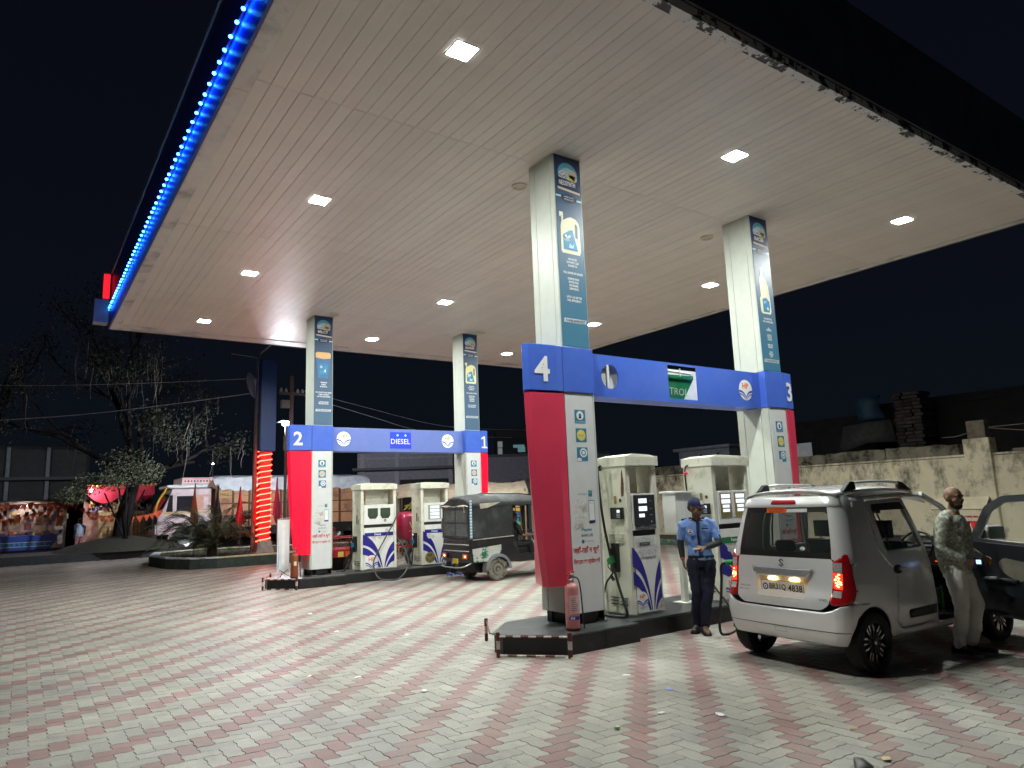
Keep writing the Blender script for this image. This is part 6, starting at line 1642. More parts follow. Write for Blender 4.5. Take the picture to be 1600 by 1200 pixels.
m = MB(); m.tube([(-1.25, -.5, .60), (.6, -.35, .60), (1.0, -.2, .62)], .025, redp, 8); m.tube([(-1.25, .5, .60), (.6, .35, .60), (1.0, .2, .62)], .025, redp, 8); m.tube([(1.05, 0, .8), (1.25, 0, .3)], .035, redp, 8); m.tube([(.9, -.35, .62), (1.25, -.32, .68), (1.2, -.3, .9)], .02, redp, 8); m.build('frame', tr, smooth=50)
m = MB(); m.box(-1.3, -.55, .62, .3, .55, .67, redp); m.build('cargo_floor', tr, bevel=.01)
m = MB()
for k in range(8): m.tube([(-1.26, -.5 + k * 1.0 / 7, .68), (-1.26, -.5 + k * 1.0 / 7, 1.22)], .009, redp, 6)
for z in (.95, 1.22): m.tube([(-1.26, -.52, z), (-1.26, .52, z)], .012, redp, 6)
m.tube(spline([(-1.26, -.3, 1.22), (-1.26, -.25, 1.38), (-1.26, 0, 1.44), (-1.26, .25, 1.38), (-1.26, .3, 1.22)], 5), .012, redp, 6)
for s in (-1, 1):
    for z in (.95,): m.tube([(-1.26, s * .52, z), (.3, s * .52, z)], .010, redp, 6)
    for k in range(7): m.tube([(-1.2 + k * .25, s * .52, .68), (-1.2 + k * .25, s * .52, .95)], .008, redp, 6)
m.build('cargo_cage', tr, smooth=50)
m = MB(); m.box(-1.36, -.45, .46, -1.33, .45, .62, pred); F = Flat(m, (-1.36, .45, .46), (0, -1, 0), (0, 0, 1)); F.rect(.1, .0, .3, .16, pyellow, .002); F.rect(.45, .0, .55, .16, porange, .002)
F = Flat(m, (-1.30, -.56, .46), (1, 0, 0), (0, 0, 1)); m.box(-1.32, -.56, .47, -.8, -.54, .62, pred); F.rect(.10, .0 + .02, .25, .15, pyellow, .004); F.rect(.30, .02, .42, .15, porange, .004); m.build('tail_board', tr)
m = MB(); m.box(.15, -.28, .72, .65, .28, .86, black); m.build('seat', tr, bevel=.04)
m = MB(); m.tube([(.85, -.42, 1.15), (.92, 0, 1.2), (.85, .42, 1.15)], .014, black, 6); m.build('handlebar', tr)
m = MB(); m.tube(spline([(-.9, -.55, .9), (-.85, -.62, .5), (-1.05, -.75, .2), (-1.1, -.8, .02)], 5), .03, hosem, 8); m.build('drop_pipe', tr, smooth=50)
small_wheel(tr, 1.28, 0, .29, .29, .05, False); small_wheel(tr, -.75, -.52, .29, .29, .06, False); small_wheel(tr, -.75, .52, .29, .29, .06, False)

# ------------------------------------------------------------------ truck on the road behind
trk = thing('cargo_truck', 'pale pink cabbed cargo truck with brown body and grey tarpaulin', 'truck', (5.2, 31.4, 0), rad(180))
cabp = M('cab_pink_white', (.50, .40, .42), .5, var=.12, scale=4, dirt=(.30, .17, .19), dscale=2.5, dlo=.5, dhi=.75)
brown = M('body_brown', (.44, .22, .12), .6, var=.12, dirt=(.22, .10, .05), dscale=1.5); dbrown = M('body_rib', (.10, .045, .025), .7, var=.2)
tarp = M('tarpaulin', (.48, .51, .55), .65, var=.2, scale=3, bump=.9, bscale=4)
# local x forward; +y is the flank seen from the forecourt
m = MB(); m.loft([[(x, y, z) for y, z in ((-1.15, z0), (1.15, z0), (1.15, z1), (-1.15, z1))] for x, z0, z1 in ((2.95, .75, 2.9), (4.7, .75, 2.9), (5.15, .75, 1.9), (5.3, .75, 1.75))][:2] + [[(5.05, y, z) for y, z in ((-1.12, .75), (1.12, .75), (1.12, 2.0), (-1.12, 2.0))], [(5.30, y, z) for y, z in ((-1.1, .75), (1.1, .75), (1.1, 1.75), (-1.1, 1.75))]], cabp); m.build('cab', trk, bevel=.05)
m = MB(); m.box(2.95, -1.2, 2.92, 4.95, 1.2, 3.08, M('cab_visor', (.62, .63, .66), .5, var=.1)); m.build('visor_roof', trk, bevel=.06)
m = MB(); m.box(2.9, -1.1, 3.085, 4.3, 1.1, 3.42, cabp); F = Flat(m, (4.3, 1.1, 3.085), (-1, 0, 0), (0, 0, 1)); 
for k in range(9): F.circ(.15 + .14 * k, .17, .05, (pred, dbrown)[k % 2], .002, 8)
F.rect(.05, .26, 1.35, .29, pred, .002); F.rect(.05, .05, 1.35, .07, pred, .002); m.build('roof_board', trk, bevel=.02)
winm = M('cab_window', (.012, .014, .02), .1, var=0)
for a in ((3.75, 4.5, 1.85, 2.55), ):
    m = MB(); m.box(a[0], 1.152, a[2], a[1], 1.158, a[3], winm); w_ = m.build('window', trk, bevel=.004)
    m = MB()
    for b in ((a[0] - .07, a[2] - .07, a[1] + .07, a[2]), (a[0] - .07, a[3], a[1] + .07, a[3] + .07), (a[0] - .07, a[2], a[0], a[3]), (a[1], a[2], a[1] + .07, a[3])): m.box(b[0], 1.152, b[1], b[2], 1.175, b[3], cabp)
    m.build('window_frame', w_)
m = MB(); m.prism([(4.66, 1.82), (4.95, 1.82), (4.82, 2.6), (4.68, 2.6)], 1.152, 1.158, winm, 'y'); m.build('window', trk)
m = MB(); m.box(3.02, 1.152, 1.85, 3.6, 1.158, 2.6, M('cab_panel_peach', (.50, .25, .18), .6, var=.15)); m.box(3.08, 1.16, 1.9, 3.3, 1.17, 2.5, cabp); m.build('sleeper_panel', trk, bevel=.004)
m = MB(); m.box(2.96, 1.152, 1.72, 5.05, 1.16, 1.80, M('stripe_ochre', (.45, .33, .10), .6)); m.box(3.3, 1.152, 1.2, 3.95, 1.158, 1.55, cabp); m.box(4.1, 1.152, 1.15, 4.6, 1.158, 1.6, cabp); m.box(3.5, 1.16, 1.05, 4.9, 1.165, 1.09, pred); m.tube([(4.55, 1.17, 1.4), (4.7, 1.17, 1.4)], .02, steel, 6); m.build('door_panel', trk, bevel=.004)
m = MB(); r0 = [(4.05 + .78 * math.cos(PI * k / 12), .55 + .78 * math.sin(PI * k / 12)) for k in range(13)]; r1 = [(4.05 + .64 * math.cos(PI * k / 12), .52 + .64 * math.sin(PI * k / 12)) for k in range(13)]
m.add([(x, 1.155, z) for x, z in r0] + [(x, 1.24, z) for x, z in r0] + [(x, 1.24, z) for x, z in r1] + [(x, 1.155, z) for x, z in r1], [(i * 13 + k, i * 13 + k + 1, ((i + 1) % 4) * 13 + k + 1, ((i + 1) % 4) * 13 + k) for i in range(4) for k in range(12)], cabp)
m.add([(x, 1.158, z) for x, z in r1], [tuple(range(13))], trimb); m.build('wheel_arch', trk, smooth=40)
m = MB(); m.loft([[(5.30 - .02, y * 1.02, 1.9) for y in (-1, 0, 1)], [(4.74, y * 1.08, 2.75) for y in (-1, 0, 1)]], winm, closed=False, caps=False); m.box(5.3, -1.0, .8, 5.36, 1.0, 1.2, steel); m.box(5.3, -1.15, .55, 5.5, 1.15, .78, rbody); m.build('front_face', trk)
m = MB(); gar = M('garland_yellow', (.55, .33, .02), .8)
m.tube(spline([(5.42, 1.1, 1.75), (5.30, 1.12, 2.3), (5.05, 1.12, 2.75), (4.95, 1.12, 2.95)], 5), .05, gar, 8); m.build('garland', trk, smooth=50)
m = MB()
for k in range(14): m.box(5.42 + rnd(0, .06), -1.0 + k * .15, rnd(.9, 1.2), 5.50, -1.0 + k * .15 + .06, rnd(1.5, 2.4), M('tassel_black', (.012, .012, .012), .9))
stuff(m.build('tassels', trk))
# cargo body
m = MB(); m.box(-5.2, -1.22, 1.0, 2.8, 1.22, 2.85, brown); m.build('cargo_body', trk)
for k in range(11):
    m = MB(); x = -5.15 + k * .785; m.box(x, 1.221, .98, x + .09, 1.30, 2.95, dbrown); m.build('body_rib', trk)
for z in (1.5, 2.1):
    m = MB(); m.box(-5.2, 1.221, z, 2.8, 1.25, z + .06, dbrown); m.build('side_rail', trk)
m = MB(); F = Flat(m, (2.75, 1.2225, 2.45), (-1, 0, 0), (0, 0, 1)); F.rect(.05, -.05, .75, .28, M('board_ochre', (.40, .24, .09), .6), .004); F.text('MAA', .4, .05, dbrown, h=.14, l=.006); m.build('painted_board', trk)
m = MB(); rg = []
for i in range(41):
    x = 2.95 - 8.2 * i / 40; e = .05 * math.sin(i * 2.1) + .04 * math.sin(i * .7)
    end = min(1, (i + .3) / 2.) * min(1, (40.3 - i) / 2.5)
    rg.append([(x, y, z) for y, z in ((1.34, 2.78 + e + (.25 if i < 2 else 0)), (1.33, 3.0), (1.28, 3.22 + .18 * end), (.9, 3.36 + .12 * end + e * .3), (0, 3.42 + .14 * end), (-.9, 3.34 + .12 * end), (-1.28, 3.2), (-1.34, 2.8))])
m.loft(rg, tarp, closed=False, caps=False); m.build('tarpaulin', trk, smooth=70)
m = MB(); m.loft([[(2.95 - .03 * k, 1.36, 3.35 - .1 * k) for k in range(3)], [(3.2, 1.37, 3.0), (2.9, 1.38, 2.9), (2.7, 1.36, 2.75)]], M('tarp_fold_brown', (.12, .06, .045), .8, var=.3), closed=False, caps=False); m.build('tarp_fold', trk)
m = MB(); bunt = []
for k in range(9):
    a = spline([(2.6 - k * .85, 1.33, 2.62), (2.6 - k * .85 - .42, 1.33, 2.50), (2.6 - (k + 1) * .85, 1.33, 2.62)], 3); m.tube(a, .010, black, 4)
stuff(m.build('rope', trk))
m = MB(); m.box(-5.2, -.5, .7, 3.2, .5, .95, rbody); m.box(-1.5, .6, .55, .2, 1.1, .95, rbody); m.box(-5.2, .9, .5, -3.2, 1.15, .98, rbody); m.build('chassis', trk)
for x in (4.05, -2.2, -3.35):
    for y in (-.98, .98): small_wheel(trk, x, y, .52, .52, .14, False)
# ------------------------------------------------------------------ boundary wall on the right
plaster = M('stained_plaster', (.78, .70, .50), .85, var=.10, scale=.8, dirt=(.075, .07, .05), dscale=1.15, dlo=.545, dhi=.70, bump=.3, bscale=25)
def wall_mat():
    m = plaster; nt = m.node_tree; N = nt.nodes; bs = N['Principled BSDF']
    ge = N.new('ShaderNodeNewGeometry'); sp = N.new('ShaderNodeSeparateXYZ'); lnk(nt, ge.outputs['Position'], sp.inputs[0])
    mp = N.new('ShaderNodeMapping'); mp.inputs['Scale'].default_value = (1, 1.6, .9); lnk(nt, ge.outputs['Position'], mp.inputs['Vector'])
    nz = N.new('ShaderNodeTexNoise'); nz.inputs['Scale'].default_value = 1.1; nz.inputs['Detail'].default_value = 10; nz.inputs['Roughness'].default_value = .75; lnk(nt, mp.outputs[0], nz.inputs['Vector'])
    # algae is densest under the coping and along the foot of the wall
    mr = N.new('ShaderNodeMapRange'); mr.inputs['From Min'].default_value = .9; mr.inputs['From Max'].default_value = 2.65; mr.inputs['To Max'].default_value = .13; lnk(nt, sp.outputs['Z'], mr.inputs['Value'])
    ad = N.new('ShaderNodeMath'); ad.operation = 'ADD'; lnk(nt, nz.outputs['Fac'], ad.inputs[0]); lnk(nt, mr.outputs[0], ad.inputs[1])
    m2 = N.new('ShaderNodeMapRange'); m2.inputs['From Min'].default_value = .575; m2.inputs['From Max'].default_value = .74; m2.inputs['To Max'].default_value = .8; lnk(nt, ad.outputs[0], m2.inputs['Value'])
    mx = N.new('ShaderNodeMix'); mx.data_type = 'RGBA'; lnk(nt, m2.outputs[0], mx.inputs['Factor'])
    src = bs.inputs['Base Color'].links[0].from_socket; lnk(nt, src, mx.inputs[6]); mx.inputs[7].default_value = (.06, .055, .04, 1); lnk(nt, mx.outputs[2], bs.inputs['Base Color'])
wall_mat()
coping = M('coping_stained', (.22, .20, .15), .9, var=.3, scale=5, dirt=(.03, .028, .022), dscale=2.5, dlo=.45, dhi=.62, bump=.5, bscale=20)
bw = thing('boundary_wall', 'stained cream plaster boundary wall behind the hatchback', 'wall', (17.2, 8, 0))
m = MB(); N_ = 60; rw = random.Random(3)
m.box(-.2, -14, -.04, .1, 16, 2.60, plaster); m.build('wall_face', bw)
for y in (-9.0, -5.2, 2.15 - 8 - .2 + 0, 5.5, 10.5):
    pass
for y0_, L_ in ((-13.9, 3.2), (-10.65, 3.0), (-7.6, .95)):
    m = MB(); z = 2.64 + rw.uniform(-.05, .05); m.box(-.22, y0_, 2.602, .12, y0_ + L_, z + .06, coping); m.build('coping_stone', bw, bevel=.03)
yc = -5.3
while yc < 15.9:
    L_ = rw.uniform(1.5, 2.6); z = 2.93 + rw.uniform(-.05, .04)
    m = MB(); n = 7
    top = [(yc + L_ * k / n, z + rw.uniform(-.03, .03)) for k in range(n + 1)]
    poly = [(yc, 2.602), (yc + L_ - .02, 2.602)] + [(min(a, yc + L_ - .02), b) for a, b in top[::-1]]
    m.prism(poly, -.225, .12, coping, 'x'); m.build('coping_stone', bw, bevel=.015); yc += L_
m = MB(); m.box(-.32, -6.15, -.04, .15, -5.45, 3.04, plaster); m.build('pier', bw, bevel=.03)
m = MB(); m.box(-.21, -13.9, 2.52, -.202, 15.9, 2.545, coping); m.build('ledge_line', bw)
# low kerb with dead grass in front of the wall
struct_k = MB(); struct_k.box(13.6, 4, -.04, 13.9, 24, .20, M('kerb_green', (.06, .10, .075), .8, var=.3, dirt=(.2, .2, .17), dscale=3)); k_ = struct_k.build('side_kerb', bevel=.02); struct(k_)
m = MB(); m.box(13.905, 4, -.04, 16.99, 24, .12, earth); struct(m.build('verge'))
# concrete post with wires behind the wall
t = thing('concrete_post', 'stub of concrete post with loose wires above the boundary wall', 'post', (18.0, 2.55, 0))
pc = M('post_concrete', (.22, .18, .13), .9, var=.3)
m = MB(); m.prism([(-.18, -.18), (.18, -.18), (.18, .18), (-.18, .18)], -.02, 3.0, pc); m.box(-.2, -.28, 3.0, .2, .22, 3.62, pc); m.build('shaft', t, bevel=.02)
m = MB()
for a, b in (((0, -.3, 3.4), (.4, -2.4, 3.55)), ((0, -.3, 3.38), (.3, -2.2, 3.15)), ((0, .2, 3.3), (.2, 1.1, 3.22))): m.tube(spline([a, tuple((p + q) / 2 - (.05 if i == 2 else 0) for i, (p, q) in enumerate(zip(a, b))), b], 4), .012, M('wire_pale', (.3, .27, .22), .7), 5)
m.build('wire', t)
# dim buildings beyond the wall
dimg = M('far_render', (.10, .10, .11), .9, var=.25, scale=.8); dimb = M('far_brick', (.015, .013, .013), .9, var=.35, scale=2)
def block(name, label, x, y, w, d, h, mt, parts=(), rz=0., group=None):
    t = thing(name, label, 'building', (x, y, 0), rz, group)
    m = MB(); m.box(0, 0, -.04, w, d, h, mt); m.build('wall', t)
    for nm, b, mm in parts:
        m = MB(); m.box(*b, mm); m.build(nm, t)
    return t
dk = M('far_opening', (.010, .010, .012), .8, var=0); pale = M('far_pale', (.22, .24, .26), .7, var=.15)
block('small_building', 'small flat roofed grey building seen between the petrol pumps beyond the wall', 18.3, 11.9, 5, 2.7, 3.62, M('far_grey_blue', (.16, .17, .21), .8, var=.15), [('roof_slab', (-.15, -.15, 3.622, 5.1, 2.9, 3.74), M('far_grey_blue', (.16, .17, .21), .8)), ('vent_hole', (-.01, .5, 3.3, -.002, .62, 3.42), dk), ('vent_hole', (-.01, 1.4, 3.3, -.002, 1.52, 3.42), dk)], rad(0))
bb = block('brick_building', 'dark half built brick house above the boundary wall with a blue tarpaulin', 21.5, -1.0, 8, 14, 4.6, dimb, [('parapet', (-.08, -.05, 4.602, .25, 9, 4.9), dimb), ('opening', (-.01, 2.5, 2.2, -.002, 3.6, 3.9), dk), ('opening', (-.01, 9.5, 2.2, -.002, 10.8, 3.9), dk)])
t = tag((lambda mm: (mm.loft([[(20.6, 6.65 + .1 * math.sin(k), 5.15 - .22 * k), (20.5, 7.2, 5.13 - .22 * k + .03 * math.sin(k * 2)), (20.6, 7.8 - .06 * k, 5.15 - .22 * k)] for k in range(5)], M('tarp_blue', (.012, .05, .09), .6, var=.2, bump=.5, bscale=5), closed=False, caps=False), mm.build('tarpaulin', smooth=60))[1])(MB()), 'blue tarpaulin sheet hung above the boundary wall', 'tarpaulin'); solid(t, .02)
m = MB(); m.loft([[(20.4, 6.3 - .05 * k, 4.2 - .28 * k), (20.2, 7.1, 4.15 - .25 * k), (20.4, 8.1 + .1 * k, 4.1 - .33 * k)] for k in range(4)], M('tarp_grey', (.05, .05, .05), .8, var=.3, bump=.8, bscale=4), closed=False, caps=False); t = tag(m.build('sheet', smooth=60), 'crumpled grey sheet lying below the blue tarpaulin', 'sheet'); solid(t, .02)
st = thing('tile_stack', 'tall stack of thin bricks standing above the boundary wall', 'brick stack', (20.2, 5.05, 0))
bk = M('stack_brick', (.05, .042, .04), .9, var=.2, rnd_obj=.45)
m = MB(); m.box(0, 0, 0, .9, .96, 2.9, dimb); m.build('base', st)
b0 = None
for r_ in range(17):
    for c in range(3):
        x, y, z = -.02 + rnd(-.03, .03), .02 + c * .31 + (r_ % 2) * .06 - .0 + rnd(-.03, .03), 2.91 + r_ * .128
        if b0 is None:
            m = MB(); m.box(0, 0, 0, .9, .285, .105, bk); b0 = m.build('brick', st); o = b0
        else: o = bpy.data.objects.new('brick', b0.data); COL.objects.link(o); o.parent = st
        o.location = (x, y, z); o.rotation_euler = (0, rnd(-.03, .03), rnd(-.06, .06))
ws = thing('white_sign', 'small white board behind column 3 above the boundary wall', 'sign', (17.6, 7.75, 0)); m = MB(); m.box(-.03, 0, 2.75, .0, .75, 3.42, M('sign_white_dim', (.40, .42, .46), .6, var=.1)); m.build('board', ws); m = MB(); m.box(.0, .3, 0, .08, .4, 3.3, steel); m.build('post', ws)
m = MB(); F = Flat(m, (-.0305, .75, 2.75), (0, -1, 0), (0, 0, 1)); F.rect(.05, .25, .10, .45, pteal, .001); m.build('mark', ws)
# fire bucket stand
fs = thing('fire_bucket_stand', 'fire bucket stand with beige pitched roof and red buckets near the wall', 'bucket stand', (11.95, .65, 0))
beige = M('stand_roof', (.36, .31, .22), .7, var=.1)
for s in (-1, 1):
    m = MB(); m.box(-.03, s * .42 - .03, 0, .03, s * .42 + .03, 1.22, pwhite)
    for k in range(3): m.box(-.032, s * .42 - .032, .12 + k * .38, .032, s * .42 + .032, .30 + k * .38, pred)
    m.build('post', fs)
m = MB(); m.prism([(-.30, 1.20), (0, 1.46), (.30, 1.20), (.27, 1.18), (0, 1.42), (-.27, 1.18)], -.56, .56, beige, 'y'); m.build('roof', fs)
for s in (-1, 1):
    m = MB(); m.prism([(-.28, 1.20), (0, 1.44), (.28, 1.20)], s * .50, s * .52, pred, 'y'); m.build('gable', fs)
m = MB(); m.box(-.02, -.42, 1.0, .02, .42, 1.04, pred); m.build('hook_bar', fs)
for q, y in enumerate((-.24, 0.02, .27)):
    bu = thing('fire_bucket', ('red fire bucket on the stand, nearest the open car door', 'red fire bucket hanging in the middle of the stand', 'red fire bucket on the stand, next to the bald man')[q], 'bucket', (11.93, .65 + y, .66), 0, 'red fire buckets')
    m = MB(); m.lathe([(.02, -.02), (.09, .1), (.125, .26), (.11, .26), (.08, .1), (.02, .0)], pred, 16); m.build('pail', bu, smooth=40)
    m = MB(); m.tube(spline([(0, -.12, .26), (0, -.07, .36), (0, 0, .385), (0, .07, .36), (0, .12, .26)], 4), .007, steel, 6); m.build('handle', bu)

# ------------------------------------------------------------------ buildings behind the pumps
cdir = rad(-30)
cb = thing('shop_building', 'dim grey two storey building with a canopy ledge behind columns 2 and 1', 'building', (11.6, 34.6, 0), cdir)
m = MB(); m.box(0, 0, -.04, 5.9, 6, 5.0, M('far_wall_violet', (.20, .19, .225), .9, var=.15)); m.build('wall', cb)
m = MB(); m.box(-.2, -.8, 3.9, 5.9, -.002, 4.05, M('far_ledge', (.09, .09, .10), .9)); m.build('ledge', cb)
for a in ((2.6, -.05, 0, 5.6, -.003, 3.3), ):
    m = MB(); m.box(*a, dk); m.build('shutter_opening', cb)
for x in (.2, 2.3, 5.6):
    m = MB(); m.box(x, -.12, 0, x + .25, -.006, 4.95, M('far_pilaster', (.26, .25, .28), .9)); m.build('pilaster', cb)
m = MB(); m.box(0, -.06, 4.6, 5.9, -.004, 4.7, M('far_pilaster', (.26, .25, .28), .9)); m.build('string_course', cb)
cb2 = thing('low_building', 'dim low building between column 1 and the red fin of column 4', 'building', (17.9, 31.6, 0), cdir)
m = MB(); m.box(0, 0, -.04, 9, 6, 4.6, M('far_wall_violet', (.20, .19, .225), .9)); m.build('wall', cb2)
m = MB(); m.box(2.6, -.02, 0, 3.6, -.003, 3.0, dk); m.build('doorway', cb2)
m = MB(); m.box(-.1, -.12, 4.55, 9, .1, 4.72, M('far_ledge', (.09, .09, .10), .9)); m.build('parapet', cb2)
m = MB(); m.tube([(3.9, -1, 0), (3.9, -1, 2.9)], .05, steel, 6); m.tube([(3.9, -1, 2.9), (4.4, -1.1, 3.4)], .04, steel, 6); l_ = m.build('lamp_post', None); l_.matrix_world = cb2.matrix_world; l_.location = (17.9, 31.6, 0); l_.rotation_euler = (0, 0, cdir); tag(l_, 'small bent pole before the low building left of column 4', 'pole')
tw = thing('stair_tower', 'dark tower with two lit windows behind column 1', 'building', (20.8, 32.8, 0), cdir)
m = MB(); m.box(0, 0, -.04, 4, 3, 6.6, M('far_tower', (.02, .021, .025), .9)); m.build('wall', tw)
wl = M('window_dim_lit', (.1, .1, .1), .6, var=.2, emit=(.55, .62, .62), es=.22); wl2 = M('window_dim_teal', (.05, .1, .1), .6, var=.2, emit=(.3, .65, .68), es=.22)
for b, mm in (((-.3, -.05, 4.45, 0.0, -.004, 5.3), wl), ((-.3, -.05, 5.35, .02, -.004, 5.75), wl), ((1.05, -.05, 5.0, 1.55, -.004, 5.35), wl2), ((.75, -.05, 5.3, 1.5, -.004, 5.5), wl2)):
    m = MB(); m.box(b[0] + .35, b[1], b[2], b[3] + .35, b[4], b[5], mm); m.build('window', tw)

# far left shuttered block
lb = thing('shutter_block', 'grey shop block with slatted shutters behind the left stall', 'building', (-16.5, 45.5, 0), rad(-2))
m = MB(); m.box(0, 0, -.04, 14.6, 6, 6.1, M('far_left_wall', (.025, .027, .03), .9, var=.2)); m.build('wall', lb)
for k in range(7):
    m = MB(); x = .3 + k * 2.05; 
    for q in range(16): m.box(x, -.06 - .015 * (q % 2), 2.7 + q * .2, x + 1.8, -.005, 2.7 + q * .2 + .185, M('shutter_slat', (.035, .037, .04), .6, .2, var=.2))
    stuff(m.build('shutter', lb))
m = MB(); m.box(-.2, -1.2, 4.0, 14.8, -.08, 4.18, M('far_ledge', (.09, .09, .10), .9)); m.build('ledge', lb)
for x in (2.1, 6.2, 10.3, 12.3):
    m = MB(); m.box(x, -.25, 2.5, x + .2, -.09, 6.0, pale); m.build('pilaster', lb)

# ------------------------------------------------------------------ kerbs, median, planter
kb = M('kerb_black', (.02, .021, .024), .8, var=.3)
m = MB(); m.box(-24, 26.35, -.04, .3, 26.6, .32, kb); struct(m.build('road_kerb', bevel=.03))
m = MB(); m.box(-24, 26.61, -.04, .1, 30.4, .30, M('median_paving', (.055, .055, .065), .85, var=.2)); struct(m.build('median'))
mound = MB(); mound.lathe([(2.6, .0), (2.0, .22), (1.0, .45), (.45, .55), (.001, .56)], M('soil_dark', (.03, .028, .02), .95, var=.3, bump=.6, bscale=12), 24); o = mound.build('soil_mound', smooth=60); o.location = (-1.75, 28.6, .30); struct(o)
pl_out = [(-1.75, 20.6), (-1.55, 18.4), (-1.05, 17.35), (-.3, 17.02), (1.7, 17.0), (3.4, 17.25), (5.2, 17.65), (6.6, 18.05), (7.2, 18.7), (7.1, 19.8), (5.5, 21.4), (2.5, 22.8), (0, 23.4), (-1.3, 22.7)]
pt = thing('planter_island', 'raised kerbed planting island holding the palm and the lit pylon', 'planter', (2.5, 20, 0))
kg = M('kerb_face_green', (.03, .042, .034), .85, var=.35, scale=4, dirt=(.02, .022, .02), dscale=3); ky = M('kerb_top_cream', (.42, .38, .24), .8, var=.2, scale=5); kw = M('kerb_top_white', (.50, .52, .55), .8, var=.15)
cxp, cyp = 2.5, 20
def seg_pts():
    out = []
    n = len(pl_out)
    for i in range(n):
        a, b = V(pl_out[i]), V(pl_out[(i + 1) % n]); k = max(1, int((b - a).length / 1.1))
        for q in range(k): out.append(a.lerp(b, q / k))
    return out
sp_ = seg_pts(); c2 = V((cxp, cyp))
for i, a in enumerate(sp_):
    b = sp_[(i + 1) % len(sp_)]; a2 = a + (c2 - a).normalized() * .28; b2 = b + (c2 - b).normalized() * .28
    d = (b - a).normalized() * .006
    poly = [tuple(a + d - c2), tuple(b - d - c2), tuple(b2 - d - c2), tuple(a2 + d - c2)]
    m = MB(); m.prism(poly, -.04, .30, kg); m.prism([(x * .999, y * .999) for x, y in poly], .301, .345, kw if a.x < -.9 else ky); m.build('kerb_stone', pt, bevel=.012)
m = MB(); m.prism([tuple((p + (c2 - p).normalized() * .29) - c2) for p in sp_], .0, .27, earth); m.build('soil', pt)
gr = MB(); gm = M('grass_blade', (.06, .10, .02), .8, var=.3, island=.4)
for k in range(2600):
    a = rnd(0, 2 * PI); q = sp_[k % len(sp_)]; f_ = rnd(.06, .30) if k % 2 else rnd(.06, .8)
    p = q + (c2 - q) * f_
    h = rnd(.04, .14); w = .008; dx, dy = math.cos(a), math.sin(a); lx, ly = rnd(-.04, .04), rnd(-.04, .04)
    gr.add([(p.x - dx * w, p.y - dy * w, .27), (p.x + dx * w, p.y + dy * w, .27), (p.x + lx, p.y + ly, .27 + h)], [(0, 1, 2)], gm)
o = gr.build('grass', fix=False); stuff(o)
# cycad
cy = thing('cycad_palm', 'low bushy cycad palm with arching dark fronds on the planter', 'palm', (-.05, 19.0, .27))
m = MB(); m.lathe([(.16, 0), (.18, .15), (.15, .32), (.05, .38)], M('cycad_trunk', (.05, .04, .03), .95, bump=.6), 14); m.build('trunk', cy, smooth=40)
frm = M('frond_green', (.065, .080, .045), .5, var=.2, rnd_obj=.35)
def frond_mesh(L, rise, droop, rr):
    m = MB(); pts = []
    for k in range(13):
        t_ = k / 12; pts.append(V((L * t_ * (1 - .1 * t_), 0, rise * math.sin(t_ * 1.9) - droop * t_ ** 3)))
    m.tube(pts, [.012 * (1 - .8 * k / 12) for k in range(13)], frm, 4)
    for k in range(2, 40):
        t_ = k / 40; i = min(11, int(t_ * 12)); p = pts[i].lerp(pts[i + 1], t_ * 12 - i); ln = .24 * math.sin(PI * min(1, t_ * .85 + .12)) + .03
        for s in (1, -1):
            d = V((.55, s * .85, .18 + rr.uniform(-.1, .1))).normalized(); q = p + d * ln; w_ = V((.008, -s * .004, 0))
            m.add([tuple(p - w_), tuple(p + w_), tuple(p + d * ln * .6 + w_ * .9 - V((0, 0, .01))), tuple(q - V((0, 0, .03 + .02 * rr.random()))), tuple(p + d * ln * .6 - w_ * .9 - V((0, 0, .01)))], [(0, 1, 2, 3, 4)], frm)
    return m
rr = random.Random(5); fro = []
for v_ in range(4): fro.append(frond_mesh(1.55 + .15 * v_, (.55, .75, .95, .42)[v_], (.75, .75, .7, .55)[v_], rr))
fmesh = [None] * 4
for k in range(64):
    v_ = k % 4
    if fmesh[v_] is None: o = fro[v_].build('frond', cy, fix=False); fmesh[v_] = o.data
    else: o = bpy.data.objects.new('frond', fmesh[v_]); COL.objects.link(o); o.parent = cy
    o.location = (0, 0, .32 + rnd(-.04, .05)); o.rotation_euler = (rnd(-.3, .3), rnd(-.55, .15), k * 2.4 + rnd(-.2, .2)); s_ = rnd(1.0, 1.35); o.scale = (s_, s_, s_)
# flags
def flag(x, y, h, ln, col, label, lit=None):
    t = thing('flag', label, 'flag', (x, y, .25), rnd(-.3, .3), 'drooping flags on thin poles along the planter')
    m = MB(); m.tube([(0, 0, 0), (0, 0, h)], .014, M('flag_pole', (.10, .07, .05), .7), 6); m.build('pole', t)
    m = MB(); rg = []
    for k in range(9):
        t_ = k / 8; z = h - .04 - ln * t_; w_ = .03 + .34 * t_ ** 1.3 if t_ < .8 else .03 + .34 * .75 - (t_ - .8) * .9
        rg.append([(-.02 - w_ * .45 + w_ * u, .05 * math.sin(u * 7 + k * .5) * (.3 + t_), z - .06 * u * t_) for u in (0, .17, .33, .5, .67, .83, 1)])
    m.loft(rg, M('flag_' + col, {'orange': (.42, .09, .02), 'dark': (.016, .012, .03), 'red': (.50, .01, .02), 'maroon': (.16, .005, .05)}[col], .8, var=.12), closed=False, caps=False); m.build('cloth', t, smooth=80)
flag(-.55, 19.5, 2.5, 1.45, 'orange', 'orange drooping flag beside the truck cab wheel')
flag(.03, 18.7, 2.4, 1.3, 'dark', 'dark navy drooping flag above the cycad palm')
flag(.55, 17.9, 2.3, 1.25, 'red', 'bright red drooping flag left of the tall street pole')
flag(1.10, 17.9, 2.3, 1.3, 'red', 'red drooping flag directly beside the red lit pylon')
